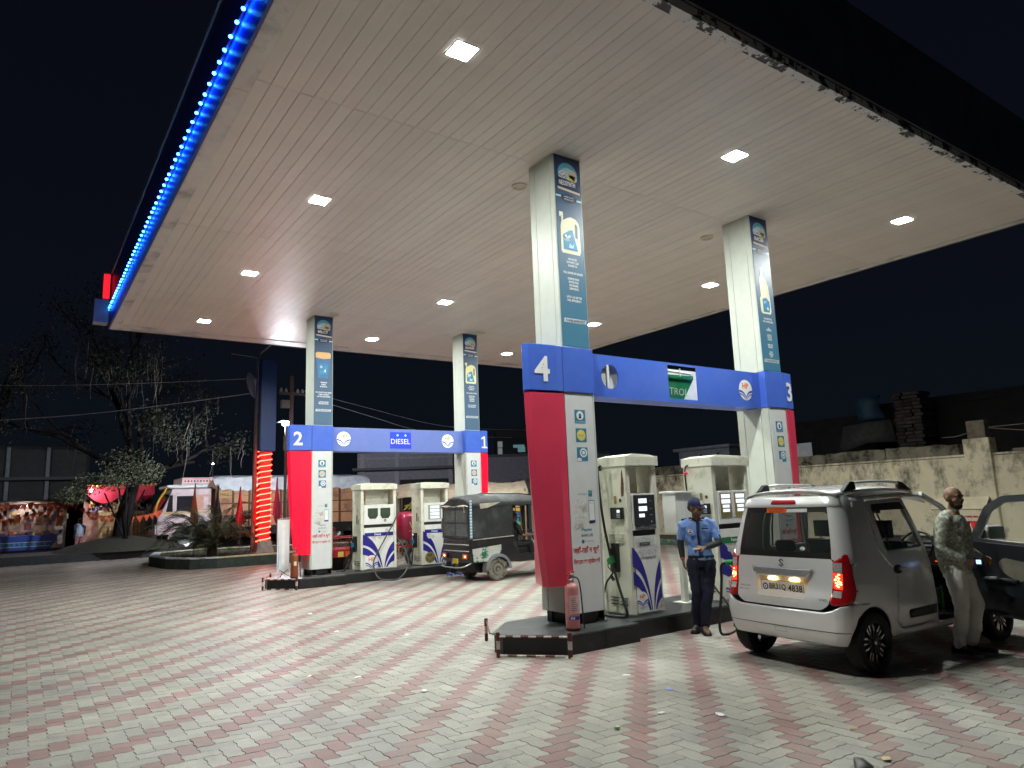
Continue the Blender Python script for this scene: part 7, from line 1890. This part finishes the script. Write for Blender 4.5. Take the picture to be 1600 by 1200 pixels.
flag(1.72, 17.75, 2.6, 1.5, 'maroon', 'maroon drooping flag near the lamp pole behind column 2')
# pylon sign with red rope light
py = thing('pylon_sign', 'tall blue pylon sign whose post is wound with red rope light', 'pylon', (1.24, 17.6, .25))
m = MB(); m.box(-.22, -.16, 3.45, .30, .16, 6.6, M('pylon_blue', (.02, .055, .21), .4, var=.1, scale=2)); m.build('sign_box', py, bevel=.02)
m = MB(); m.box(-.24, -.10, 3.45, -.225, .10, 6.6, M('pylon_side', (.03, .035, .08), .5)); m.build('side_sheet', py)
m = MB(); m.box(-.20, -.12, .3, .17, .12, 3.44, M('pylon_post_red', (.35, .012, .02), .5, var=.2)); m.build('post', py, bevel=.015)
m = MB(); m.prism([(-.35, -.25), (.3, -.25), (.3, .25), (-.35, .25)], .0, .12, pc); m.loft([[(x * k, y * k, z) for x, y in ((-.24, -.2), (.24, -.2), (.24, .2), (-.24, .2))] for k, z in ((1.2, .121), (1., .3), (.8, .5))], M('pylon_foot', (.22, .20, .19), .8, var=.2)); m.build('footing', py)
rope = glow('rope_light', (1., .045, .022), 24.)
for k in range(16):
    z = .50 + k * .186; m = MB()
    m.tube([(-.215, .10, z - .03), (-.215, -.12, z), (-.19, -.14, z + .01), (.0, -.145, z + .035), (.16, -.14, z + .06), (.185, -.12, z + .07), (.185, .12, z + .10), (0, .14, z + .13), (-.215, .10, z + .156)], .014, rope, 6); m.build('rope_light', py, smooth=50)
sp = thing('street_pole', 'tall slim street pole with bent arm and small boards left of the pylon', 'street pole', (1.0, 18.0, .25))
polem = M('pole_grey_brown', (.16, .13, .12), .6, var=.2)
m = MB(); m.tube([(0, 0, 0), (0.02, 0, 4), (.05, 0, 6.85)], [.085, .065, .05], polem, 10); m.tube([(.05, 0, 6.85), (.55, -.2, 7.35)], .03, polem, 8); m.tube([(.05, 0, 6.75), (-.8, .2, 6.85)], .012, polem, 6); m.build('mast', sp, smooth=50)
for q in range(3):
    m = MB(); m.box(.10, -.06, 4.0 + q * .30, .36, -.03, 4.24 + q * .30, M('pole_board', (.42, .42, .45), .6, var=.2)); m.build('small_board', sp)
m = MB(); m.lathe([(.0, .03), (.42, .03), (.46, 0), (.42, -.03), (.0, -.03)], M('oval_sign', (.20, .19, .22), .5, var=.15), 24, T=Tm((-.15, -.05, 5.75), rz=rad(-35), ry=rad(80))); m.build('oval_sign', sp, smooth=40)
lp = thing('lamp_pole', 'pole with bright white LED lamp and small meter boxes behind column 2', 'lamp post', (2.93, 20.85, .25))
m = MB(); m.tube([(0, 0, 0), (0, 0, 4.75)], [.065, .05], polem, 8); m.build('mast', lp, smooth=50)
m = MB(); m.box(-.12, -.14, 3.75, .06, -.06, 4.3, pale); m.build('meter_box', lp); m = MB(); m.box(.10, -.12, 3.85, .24, -.05, 4.35, pale); m.build('meter_box', lp)
m = MB(); m.box(-.10, -.10, 4.75, .06, .02, 4.90, steel); m.build('lamp_head', lp); m = MB(); m.box(-.20, .0, 4.912, .16, .70, 4.93, black); m.build('added_shade_plate', lp)  # dark plate over the rear added to keep light off the tree crown
m = MB(); m.box(-.10, -.125, 4.76, .06, -.101, 4.89, glow('street_led', (.80, .90, 1.), 45.)); m.build('lamp_emitter', lp, bevel=.01)
m = MB(); m.box(-.12, .021, 4.74, .08, .045, 4.90, glow('added_rear_fill', (.9, .94, 1.), 10500.)); m.build('lamp_emitter', lp)  # second glowing face added at the back to brighten the truck
up_ = thing('utility_pole', 'brown wooden utility pole with insulators behind the lamp pole', 'utility pole', (5.79, 29.4, 0))
m = MB(); m.tube([(0, 0, 0), (.05, 0, 8.6)], [.13, .10], M('pole_wood', (.10, .058, .05), .8, var=.2), 10); m.box(-.6, -.06, 7.6, .7, .06, 7.72, M('pole_wood', (.16, .09, .075), .8)); m.box(-.5, -.15, 6.9, -.1, .15, 7.3, polem); m.build('mast', up_, smooth=50)
m = MB()
for x in (-.5, -.25, .35, .6): m.lathe([(.06, 0), (.09, .08), (.05, .16), (.03, .22)], pale, 10, T=Tm((x, 0, 7.72)))
stuff(m.build('insulators', up_))
m = MB(); m.lathe([(.012, 0), (.05, .04), (.02, .1)], glow('far_lamp', (.9, .95, 1.), 45.), 10); m.tube([(0, 0, -5.0), (0, 0, 0)], .03, polem, 6); o = m.build('far_street_lamp'); o.location = (5.6, 46, 5.05); tag(o, 'tiny white street lamp far off above the truck tarpaulin', 'street lamp')
m = MB(); m.box(-.7, -.1, 0, .7, .1, .42, glow('green_sign_light', (.05, 1., .35), .8)); m.tube([(0, 0.12, -4.4), (0, .12, 0)], .05, polem, 6); o = m.build('green_lit_sign'); o.location = (11.6, 41, 4.2); tag(o, 'small green lit sign peeking over the truck tarpaulin', 'sign')
# overhead wires
def wire(pts, label, r=.012):
    m = MB(); m.tube(spline(pts, 8), r, M('overhead_wire', (.18, .18, .2), .6, var=0), 5); tag(m.build('overhead_wire'), label, 'wire', 'overhead wires')
wire([(1.0, 17.95, 5.75), (-5, 18.7, 4.75), (-12, 19.5, 4.4), (-20, 20, 5.2)], 'lower sagging wire left of the street pole across the dark tree', .013)
wire([(1.0, 17.95, 6.25), (-5, 18.8, 5.75), (-12, 19.5, 5.55), (-20, 20, 5.8)], 'upper sagging wire left of the street pole across the dark tree', .010)
wire([(5.9, 29.4, 7.75), (9.5, 28.5, 6.6), (13, 27.5, 5.6), (18, 27, 5.4)], 'lower of two wires running down from the utility pole behind column 2', .014)
wire([(6.3, 29.4, 7.9), (9.8, 28.5, 6.95), (14, 27.5, 6.0), (20, 27, 5.9)], 'higher of two wires running down from the utility pole behind column 2', .012)

# ------------------------------------------------------------------ trees
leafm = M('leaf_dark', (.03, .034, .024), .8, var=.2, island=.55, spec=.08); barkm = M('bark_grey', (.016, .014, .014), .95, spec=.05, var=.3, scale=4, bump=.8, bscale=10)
def leaf(m, p, s, rr, mt):
    a = V((rr.gauss(0, 1), rr.gauss(0, 1), rr.gauss(0, 1))).normalized(); b = a.orthogonal().normalized(); c = a.cross(b)
    m.add([tuple(p - b * s), tuple(p - c * s * .45), tuple(p + b * s), tuple(p + c * s * .45)], [(0, 1, 2, 3)], mt)
big = thing('banyan_tree', 'large dark tree with hanging aerial roots left of the truck', 'tree', (-1.75, 28.6, .7))
rr = random.Random(11); m = MB(); tips = []
m.tube(spline([(0, 0, -.3), (.05, 0, .8), (.25, 0, 1.8), (.45, .1, 2.6)], 4), [.42] + [.36 - .012 * k for k in range(12)], barkm, 12)
def grow(p, d, L, r, dep):
    pts = [V(p)]; dd = V(d).normalized()
    for k in range(5):
        dd = (dd + V((rr.gauss(0, .16), rr.gauss(0, .16), rr.gauss(0, .10)))).normalized(); pts.append(pts[-1] + dd * L / 5)
    m.tube(pts, [r * (1 - .11 * k) for k in range(6)], barkm, 7 if dep < 2 else 5)
    if dep >= 3: tips.extend(pts[2:]); return
    if dep >= 2: tips.extend(pts[3:])
    for k in range(3 if dep < 2 else 2):
        nd = (dd + V((rr.gauss(0, .6), rr.gauss(0, .6), rr.gauss(.05, .35)))).normalized(); grow(pts[rr.choice((3, 4, 5))], nd, L * rr.uniform(.62, .85), r * .55, dep + 1)
for d, L in (((-.9, -.1, .75), 3.6), ((.35, .1, 1.2), 3.6), ((1.0, -.2, .55), 2.6), ((-.35, .3, 1.1), 4.2), ((-.1, -.5, 1.0), 3.2)): grow((.45, .1, 2.5), d, L, .15, 0)
m.build('trunk', big, smooth=60)
m = MB()
for tp in tips:
    for k in range(rr.randint(12, 26)):
        leaf(m, tp + V((rr.gauss(0, .34), rr.gauss(0, .34), rr.gauss(0, .26))), rr.uniform(.04, .085), rr, leafm)
o = m.build('crown', big, fix=False); stuff(o)
m = MB()
for k in range(90):
    tp = rr.choice(tips); L = rr.uniform(.6, 2.2)
    if tp.z - L < 1.2: continue
    pts = [tp]
    for q in range(5): pts.append(pts[-1] + V((rr.gauss(0, .05), rr.gauss(0, .05), -L / 5)))
    m.tube(pts, [.012, .011, .010, .009, .008, .006], M('root_pale', (.14, .125, .115), .9, var=.2), 4)
stuff(m.build('aerial_roots', big))
sb = thing('leafy_shrub', 'small round leafy tree crown around the banyan trunk, pale lit leaves', 'shrub', (-1.75, 27.6, .5))
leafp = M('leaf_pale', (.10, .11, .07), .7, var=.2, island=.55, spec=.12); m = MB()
for d in ((-.3, 0, 2.6), (.35, .1, 2.7), (0, -.2, 3.1), (-.8, .1, 2.2), (.7, -.1, 2.3)): m.tube(spline([(.1, .1, 0), (d[0] * .4, d[1], d[2] * .5), d], 4), .035, barkm, 6)
m.build('trunk', sb, smooth=60); m = MB()
clumps = [(V((-.1, -.1, 3.55)), (1.15, .8, .65)), (V((-1.3, .1, 2.6)), (.8, .6, .5)), (V((.8, -.1, 3.0)), (.7, .6, .6)), (V((-.5, -.3, 2.7)), (1.0, .6, .45)), (V((-2.0, 0, 2.1)), (.7, .5, .4))]
for k in range(3600):
    c, r_ = clumps[k % 5]
    d = V((rr.gauss(0, 1), rr.gauss(0, 1), rr.gauss(0, 1))).normalized() * rr.random() ** .45
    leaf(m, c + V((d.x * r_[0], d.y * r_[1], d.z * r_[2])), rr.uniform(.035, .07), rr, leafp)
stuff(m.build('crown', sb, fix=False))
for q, (x, y, s_) in enumerate(((-9.5, 33, 1.0), )):
    tt = thing('dark_tree', 'dim broad tree at the far left edge behind the overhead wires', 'tree', (x, y, 0)); m = MB(); tips = []
    m.tube([(0, 0, 0), (.2, 0, 2), (.1, .1, 4)], [.35, .3, .24], barkm, 10)
    for d, L in (((-.5, 0, .9), 3.4), ((.7, .1, .8), 3.6), ((.1, -.3, 1.1), 3.4)): grow((.1, .1, 3.9), d, L, .16, 1)
    m.build('trunk', tt, smooth=60); m = MB()
    for tp in tips:
        for k in range(14): leaf(m, tp + V((rr.gauss(0, .4), rr.gauss(0, .4), rr.gauss(0, .3))), rr.uniform(.05, .09), rr, leafm)
    stuff(m.build('crown', tt, fix=False))

# ------------------------------------------------------------------ roadside shops at the left
sh = thing('roadside_stall', 'lit roadside stall with blue counter, pictures and orange bunting', 'stall', (-4.9, 33.6, 0))
blu = M('stall_blue', (.015, .05, .28), .5, var=.15); wood = M('stall_wood', (.25, .17, .10), .7, var=.25); cloth = M('stall_cloth', (.45, .32, .26), .8, var=.35, scale=5)
m = MB(); m.prism([(-2.6, .32), (.75, .32), (1.0, .80), (1.0, .98), (-2.6, .98)], -.55, .0, blu, 'y'); m.build('counter', sh, bevel=.02)
m = MB()
for k in range(16): m.box(-2.4 + k * .19, -.565, .52, -2.4 + k * .19 + .13, -.551, .64, pteal)
m.box(-2.5, -.56, .66, .8, -.552, .69, pgrey); m.box(-2.5, -.56, .47, .75, -.552, .50, pgrey); stuff(m.build('counter_trim', sh))
for x in (-2.6, -1.0, .55, 1.25):
    m = MB(); m.box(x, -.05, 0, x + .10, .05, 2.5, M('stall_post', (.40, .34, .24), .7, var=.2)); m.build('post', sh)
m = MB(); m.box(-2.7, .9, .3, 1.4, .95, 2.5, M('stall_back', (.30, .24, .22), .8, var=.45, scale=4)); m.build('back_cloth', sh)
m = MB(); m.box(-2.8, -.5, 2.52, 1.5, 1.0, 2.58, M('stall_roof', (.10, .08, .08), .9)); m.build('roof', sh)
rr = random.Random(21)
gc = [M('goods_%d' % k, c, .6, var=.3, scale=12) for k, c in enumerate(((.5, .45, .4), (.45, .1, .05), (.5, .25, .1), (.2, .15, .3), (.5, .4, .15), (.08, .08, .2), (.6, .58, .55)))]
for k in range(9):
    m = MB(); x = -2.4 + k * .42; z = rr.uniform(1.15, 1.5); m.box(x, .2, z, x + rr.uniform(.25, .36), .24, z + rr.uniform(.3, .55), gc[k % 7]); m.box(x + .05, .195, z + .05, x + .22, .199, z + .28, gc[(k + 3) % 7]); m.build('picture_board', sh)
m = MB()
for k in range(110):
    x, y, z = rr.uniform(-2.5, 1.1), rr.uniform(-.45, .7), 0.985
    h = rr.uniform(.04, .2); m.box(x, y, z, x + rr.uniform(.08, .25), y + .12, z + h, rr.choice(gc))
for k in range(90):
    x, z = rr.uniform(-2.6, 1.3), rr.uniform(1.5, 2.4); m.box(x, .84, z, x + rr.uniform(.1, .3), .88, z + rr.uniform(.08, .3), rr.choice(gc))
stuff(m.build('goods', sh))
m = MB()
for x, y, z in ((-2.3, .2, 2.15), (-.6, .3, 2.35)): m.box(x, y, z, x + .55, y + .05, z + .05, glow('stall_tube', (1., .86, .78), 75.))
m.build('tube_lamp', sh)
def bunting(pts, n, label, s=.30):
    P = spline(pts, 10); m = MB(); m.tube(P, .008, black, 4); t = tag(m.build('bunting'), label, 'bunting', 'orange pennant strings')
    fl = M('pennant_orange', (.55, .085, .03), .75, var=.15); o0 = None
    for k in range(n):
        q = k / n * (len(P) - 1); i = int(q); p = P[i].lerp(P[min(i + 1, len(P) - 1)], q - i)
        if o0 is None:
            m = MB(); m.add([(-s / 2, 0, 0), (s / 2, 0, 0), (.02, -.03, -s * 1.0)], [(0, 1, 2)], fl); o = m.build('pennant', t, fix=False); o0 = o
        else: o = bpy.data.objects.new('pennant', o0.data); COL.objects.link(o); o.parent = t
        o.location = p; o.rotation_euler = (rnd(-.3, .3), rnd(-.15, .15), rnd(-.5, .5))
bunting([(-7.8, 33.0, 2.45), (-5.5, 32.9, 2.40), (-3.4, 32.8, 2.45)], 20, 'upper row of orange pennants along the stall eaves')
bunting([(-7.8, 32.95, 1.95), (-6.4, 32.9, 1.65), (-5.0, 32.85, 1.95), (-3.5, 32.8, 2.35)], 16, 'lower row of orange pennants swagged across the stall front')
bunting([(-3.4, 32.8, 2.45), (-2.6, 31.5, 1.85), (-1.6, 30.6, 1.65), (-.5, 30.3, 1.75), (.1, 30.2, 1.95)], 15, 'orange pennants hanging from the stall to the truck cab in front of the tree')
s2 = thing('draped_shop', 'small shop with red cloth drape, cream lattice panels and a bright lamp behind the tree', 'stall', (-.9, 37.0, 0))
m = MB(); m.box(-1.7, .5, .2, 1.6, .6, 3.2, M('shop_back', (.38, .20, .16), .8, var=.4, scale=3)); m.build('back_wall', s2)
m = MB(); rg = []
for k in range(17):
    x = -1.6 + 3.2 * k / 16; a = abs(math.sin(PI * k / 8)); rg.append([(x, -.05 - .06 * math.sin(k), 3.40), (x, -.12 * a, 3.15), (x, -.08 + .05 * math.sin(k * 2), 2.85 - .45 * a)])
m.loft(rg, M('drape_red', (.48, .02, .05), .8, var=.2), closed=False, caps=False); m.build('drape', s2, smooth=70)
m = MB()
for k in range(17): m.lathe([(.001, -.07), (.07, 0), (.001, .07)], M('marigold', (.60, .36, .02), .8), 8, T=Tm((-1.6 + .2 * k, -.12, 3.40 - .06 * abs(math.sin(PI * k / 8)))))
stuff(m.build('flower_garland', s2))
cr_ = M('lattice_cream', (.60, .42, .24), .7, var=.2)
for x in (-1.0, .55):
    m = MB(); m.box(x - .05, -.2, .55, x + .75, -.17, 1.95, M('panel_backing', (.45, .28, .13), .7, var=.25)); pn = m.build('lattice_panel', s2)
    m = MB()
    for q in range(5): m.box(x + q * .17, -.225, .6, x + q * .17 + .03, -.201, 1.9, cr_)
    for q in range(7): m.box(x, -.228, .62 + q * .2, x + .7, -.2255, .65 + q * .2, cr_)
    stuff(m.build('lattice', pn)); m = MB(); m.box(x - .08, -.25, .15, x + .78, -.02, .54, gc[6]); m.build('step', s2)
m = MB()
for k in range(120):
    x, z = rr.uniform(-1.5, 1.4), rr.uniform(1.9, 2.8); m.box(x, .2, z, x + rr.uniform(.08, .3), .4, z + rr.uniform(.08, .25), rr.choice(gc))
stuff(m.build('goods', s2))
m = MB(); m.lathe([(.001, -.09), (.08, -.05), (.09, 0), (.05, .06), (.03, .1)], glow('shop_bulb', (1., .97, .92), 420.), 12, T=Tm((-1.45, -.6, 3.1))); m.tube([(-1.45, -.6, 3.2), (-1.45, -.1, 3.4)], .01, black, 5); m.build('bulb', s2)
J = dict(hip=(.0, .0, .90), chest=(.0, .0, 1.27), neck=(.0, .02, 1.43), head=(.0, .05, 1.56), shR=(.195, 0, 1.34), elR=(.22, -.03, 1.1), wrR=(.2, .08, .88), hdR=(0, .2, -1), huR=(1, 0, 0), shL=(-.195, 0, 1.34), elL=(-.22, -.03, 1.1), wrL=(-.2, .08, .88), hdL=(0, .2, -1), huL=(-1, 0, 0),
         hpR=(.09, 0, .86), knR=(.10, .03, .48), anR=(.10, 0, .085), toR=(.11, .15, .03), hpL=(-.09, 0, .86), knL=(-.10, .03, .48), anL=(-.10, .0, .085), toL=(-.13, .14, .03))
p5, T, so = person('person', 'person in pale blue shirt and pinkish trousers standing beside the lit stall', (-3.05, 32.4, .0), rad(20), J, skin1, M('shirt_pale_blue', (.34, .42, .55), .8), M('trousers_pink', (.36, .16, .17), .8), (black, black))
ell_ = MB(); ell(ell_, (0, -.03, .03), (.08, .085, .075), hairb, T); ell_.build('hair', p5, smooth=180); face(T, p5, hairb)
# snack stall behind the rickshaw
sk = thing('snack_stall', 'snack stall with tan tarpaulin roof and hanging coloured packets beyond the pumps', 'stall', (6.9, 14.2, 0), rad(-30))
tan = M('tarp_tan', (.36, .29, .22), .8, var=.2, bump=.6, bscale=5)
m = MB(); m.loft([[(-2.2 + 4.4 * k / 10, y, z + .05 * math.sin(k * 1.3)) for y, z in ((-.9, 1.95), (-.3, 2.25), (.4, 2.42), (1.2, 2.2))] for k in range(11)], tan, closed=False, caps=False); o = m.build('tarp_roof', sk, smooth=60); solid(o, .015)
for x in (-2.1, 0, 2.1):
    for y in (-.7, 1.0):
        m = MB(); m.tube([(x, y, 0), (x, y, 2.15 if y < 0 else 2.25)], .03, wood, 6); m.build('post', sk)
m = MB(); m.box(-2.0, -.5, .75, 2.0, .3, .80, wood); m.box(-1.9, -.45, 0, 1.9, -.40, .75, M('stall_skirt', (.06, .05, .05), .8)); m.build('counter', sk)
pk = [M('packet_%d' % k, c, .35, var=.25, scale=15) for k, c in enumerate(((.6, .05, .08), (.7, .4, .05), (.05, .2, .5), (.6, .6, .6), (.1, .4, .1), (.6, .15, .3), (.55, .5, .2)))]
m = MB()
for c in range(15):
    for r_ in range(9):
        if rr.random() < .12: continue
        x, z = -.6 + c * .17 + rr.uniform(-.02, .02), .95 + r_ * .115; m.prism([(x, z), (x + .14, z + rr.uniform(-.02, .02)), (x + .14, z + .1), (x, z + .1)], -.55 + rr.uniform(0, .15), -.53 + .16, rr.choice(pk), 'y')
stuff(m.build('snack_packets', sk))
m = MB()
for k in range(10): m.tube([(-.5 + k * .22, -.5, 1.95), (-.5 + k * .22 + rr.uniform(-.04, .04), -.48, 1.2)], .008, pcream, 4)
stuff(m.build('hanging_strings', sk))
m = MB(); m.prism([(-1.9, 1.20), (-1.2, 1.12), (-1.2, 1.40), (-1.9, 1.46)], -.78, -.74, pyellow, 'y'); F = Flat(m, (-1.9, -.78, 1.2), (1, 0, -.1), (0, 0, 1)); F.text('TEA', .35, .06, pblack, h=.12, l=.003); m.build('yellow_sign', sk)
m = MB()
for k in range(26): 
    a = rr.uniform(-1, 1); m.tube(spline([(-1.55, -.3, 1.95), (-1.55 + a * .2, -.35, 1.75), (-1.55 + a * .42, -.36, 1.62 + rr.uniform(-.08, .1))], 3), [.02] + [.03] * 5 + [.01], (pyellow, M('banana_green', (.2, .3, .05), .5))[k % 2], 6)
stuff(m.build('banana_bunch', sk))
m = MB(); m.loft([[(.05, -.6, 1.55), (.5, -.62, 1.6), (.55, -.6, 1.75), (.05, -.6, 1.8)], [(.1, -.5, 1.5), (.5, -.5, 1.55), (.6, -.5, 1.7), (.1, -.5, 1.75)]], M('bag_blue', (.02, .15, .45), .5)); m.build('blue_bag', sk, bevel=.03)
m = MB(); m.tube([(-.4, -.2, 2.05), (.7, -.2, 2.05)], .03, glow('stall_tube2', (1., .93, .8), 9.), 8); m.build('tube_lamp', sk)
m = MB(); m.box(2.3, -.4, .6, 3.3, .3, .64, pteal); 
for x in (2.35, 3.2): m.box(x, -.35, 0, x + .05, .25, .6, pwhite)
o = m.build('plastic_table'); o.location = sk.location; o.rotation_euler = sk.rotation_euler; tag(o, 'small blue topped table right of the snack stall behind the rickshaw', 'table')

# ------------------------------------------------------------------ litter on the paving, parked motorcycle at the frame's foot
lit = [(-0.51, -0.55), (-2.62, 0.33), (-2.99, 0.72), (-2.37, -0.63), (-1.25, -2.55), (-0.95, -2.89), (-1.78, -2.61), (0.7, -1.0), (-0.51, -3.74), (-0.92, -4.19), (-0.72, 1.82), (-0.67, 1.51), (-1.19, 2.12), (0.44, 4.58), (-1.8, 3.09), (-1.49, 5.07), (-0.67, -2.11), (1.06, 3.21), (-0.59, -1.48)]
scr = M('scrap_white', (.72, .72, .72), .7, var=.1); scb = M('scrap_blue', (.25, .35, .7), .6, var=.2); scg = M('scrap_green', (.02, .10, .02), .5, var=.3); scy = M('scrap_straw', (.55, .45, .22), .7, var=.2)
names = {5: ('scrap of white paper right of a red stripe in the foreground', scr), 4: ('folded white paper scrap between two red stripes in the foreground', scr), 16: ('bluish plastic scrap on a red stripe in the foreground', scb), 6: ('green foil wrapper lying on grey pavers in the foreground', scg), 8: ('straw coloured scrap near the lower right on a red stripe', scy), 9: ('crumpled tan scrap at the foot of the photo', scy), 0: ('pale scrap at the foot of the nearest island guard post', scy)}
for k, (x, y) in enumerate(lit):
    m = MB(); s_ = rnd(.03, .05); n = 6; pts = [(s_ * rnd(.7, 1.3) * math.cos(2 * PI * q / n), .7 * s_ * rnd(.7, 1.2) * math.sin(2 * PI * q / n)) for q in range(n)]
    lb_, mt = names.get(k, ({1: 'white paper scrap left of centre on a grey row of pavers', 2: 'white paper scrap farthest left in the foreground', 3: 'white paper scrap nearest the lower middle of the left paving', 7: 'paper scrap beside the kerb of the petrol island near the attendant', 10: 'tiny paper scrap midway between the islands, left one of a pair', 11: 'tiny paper scrap midway between the islands, right one of a pair', 12: 'paper scrap on the bright paving in front of the auto rickshaw side', 13: 'paper scrap behind column 4 toward the auto rickshaw', 14: 'paper scrap on the paving below the long hoped pump hose'.replace('hoped', 'grey'), 15: 'paper scrap closest to the guard rail at column 2', 17: 'paper scrap just left of the red fin of column 4', 18: 'thin scrap on the paving just before the nearest island nose'}.get(k, 'small white paper scrap on the pavers'), scr))
    m.add([(a, b, .004 + rnd(0, .010)) for a, b in pts] + [(0, 0, .014)], [(q, (q + 1) % n, n) for q in range(n)], mt)
    if k == 6: F = Flat(m, (0, 0, .016), (1, 0, 0), (0, 1, 0)); F.circ(.005, 0, .014, pyellow, .001, 8)
    o = m.build('litter_scrap'); o.location = (x, y, .002); o.rotation_euler.z = rnd(0, 6); solid(o, .0015); tag(o, lb_, 'litter', 'litter on the forecourt')
mo = thing('motorcycle', 'black motorcycle mirror just showing at the foot of the photo', 'motorcycle', (-4.035, -5.90, 0), rad(35))
m = MB(); m.tube(spline([(.0, -.0, .98), (.03, -.02, 1.02), (.05, -.01, 1.05)], 4), .006, black, 6); m.loft([[(.02 + a * .062 * k, .005 + e, 1.075 + b * .038 * k) for a, b in ((-1, -.5), (-.6, -1), (.6, -1), (1, -.3), (.9, .8), (.3, 1), (-.5, 1), (-1, .5))] for k, e in ((.7, -.03), (1, -.012), (1, .005), (.95, .008))], black); m.build('mirror', mo, smooth=50)
m = MB(); m.tube(spline([(0, .06, .95), (-.02, -.0, .98), (.05, -.25, 1.0), (.1, -.36, 1.0), (.05, -.48, 1.0), (-.02, -.70, .98), (0, -.78, .95)], 4), .013, steel, 8); m.build('handlebar', mo, smooth=50)
m = MB()
for y in (-.45, -.27): m.tube([(.10, y, .98), (.42, y, .30)], .022, steel, 8)
m.build('fork', mo, smooth=50)
for x in (.42, -.85):
    m = MB(); m.lathe([(.20, -.04), (.27, -.05), (.30, 0), (.27, .05), (.20, .04)], tyre, 30, caps=False, T=Tm((x, -.36, .30), rx=rad(90))); m.lathe([(.2, .02), (.0, .03)], black, 20, caps=False, T=Tm((x, -.36, .30), rx=rad(90))); m.build('wheel', mo, smooth=45)
m = MB(); m.loft([[(x, -.36 + a * w_, z + b * h_) for a, b in ((-1, -.6), (-.7, -1), (.7, -1), (1, -.6), (.8, .7), (.4, 1), (-.4, 1), (-.8, .7))] for x, w_, h_, z in ((.05, .08, .08, .78), (-.1, .14, .13, .80), (-.35, .12, .10, .78), (-.5, .06, .06, .74))], M('bike_tank', (.02, .02, .025), .25, coat=.5)); m.build('fuel_tank', mo, smooth=50)
m = MB(); m.box(-1.05, -.48, .72, -.48, -.24, .80, black); m.build('seat', mo, bevel=.03)
m = MB(); m.box(-.45, -.47, .25, .0, -.25, .58, steel); m.tube([(.05, -.36, .85), (-.3, -.36, .6), (-.85, -.36, .30)], .03, black, 8); m.tube([(-.2, -.2, .25), (-.95, -.2, .35)], .035, steel, 8); m.build('engine', mo, bevel=.03)
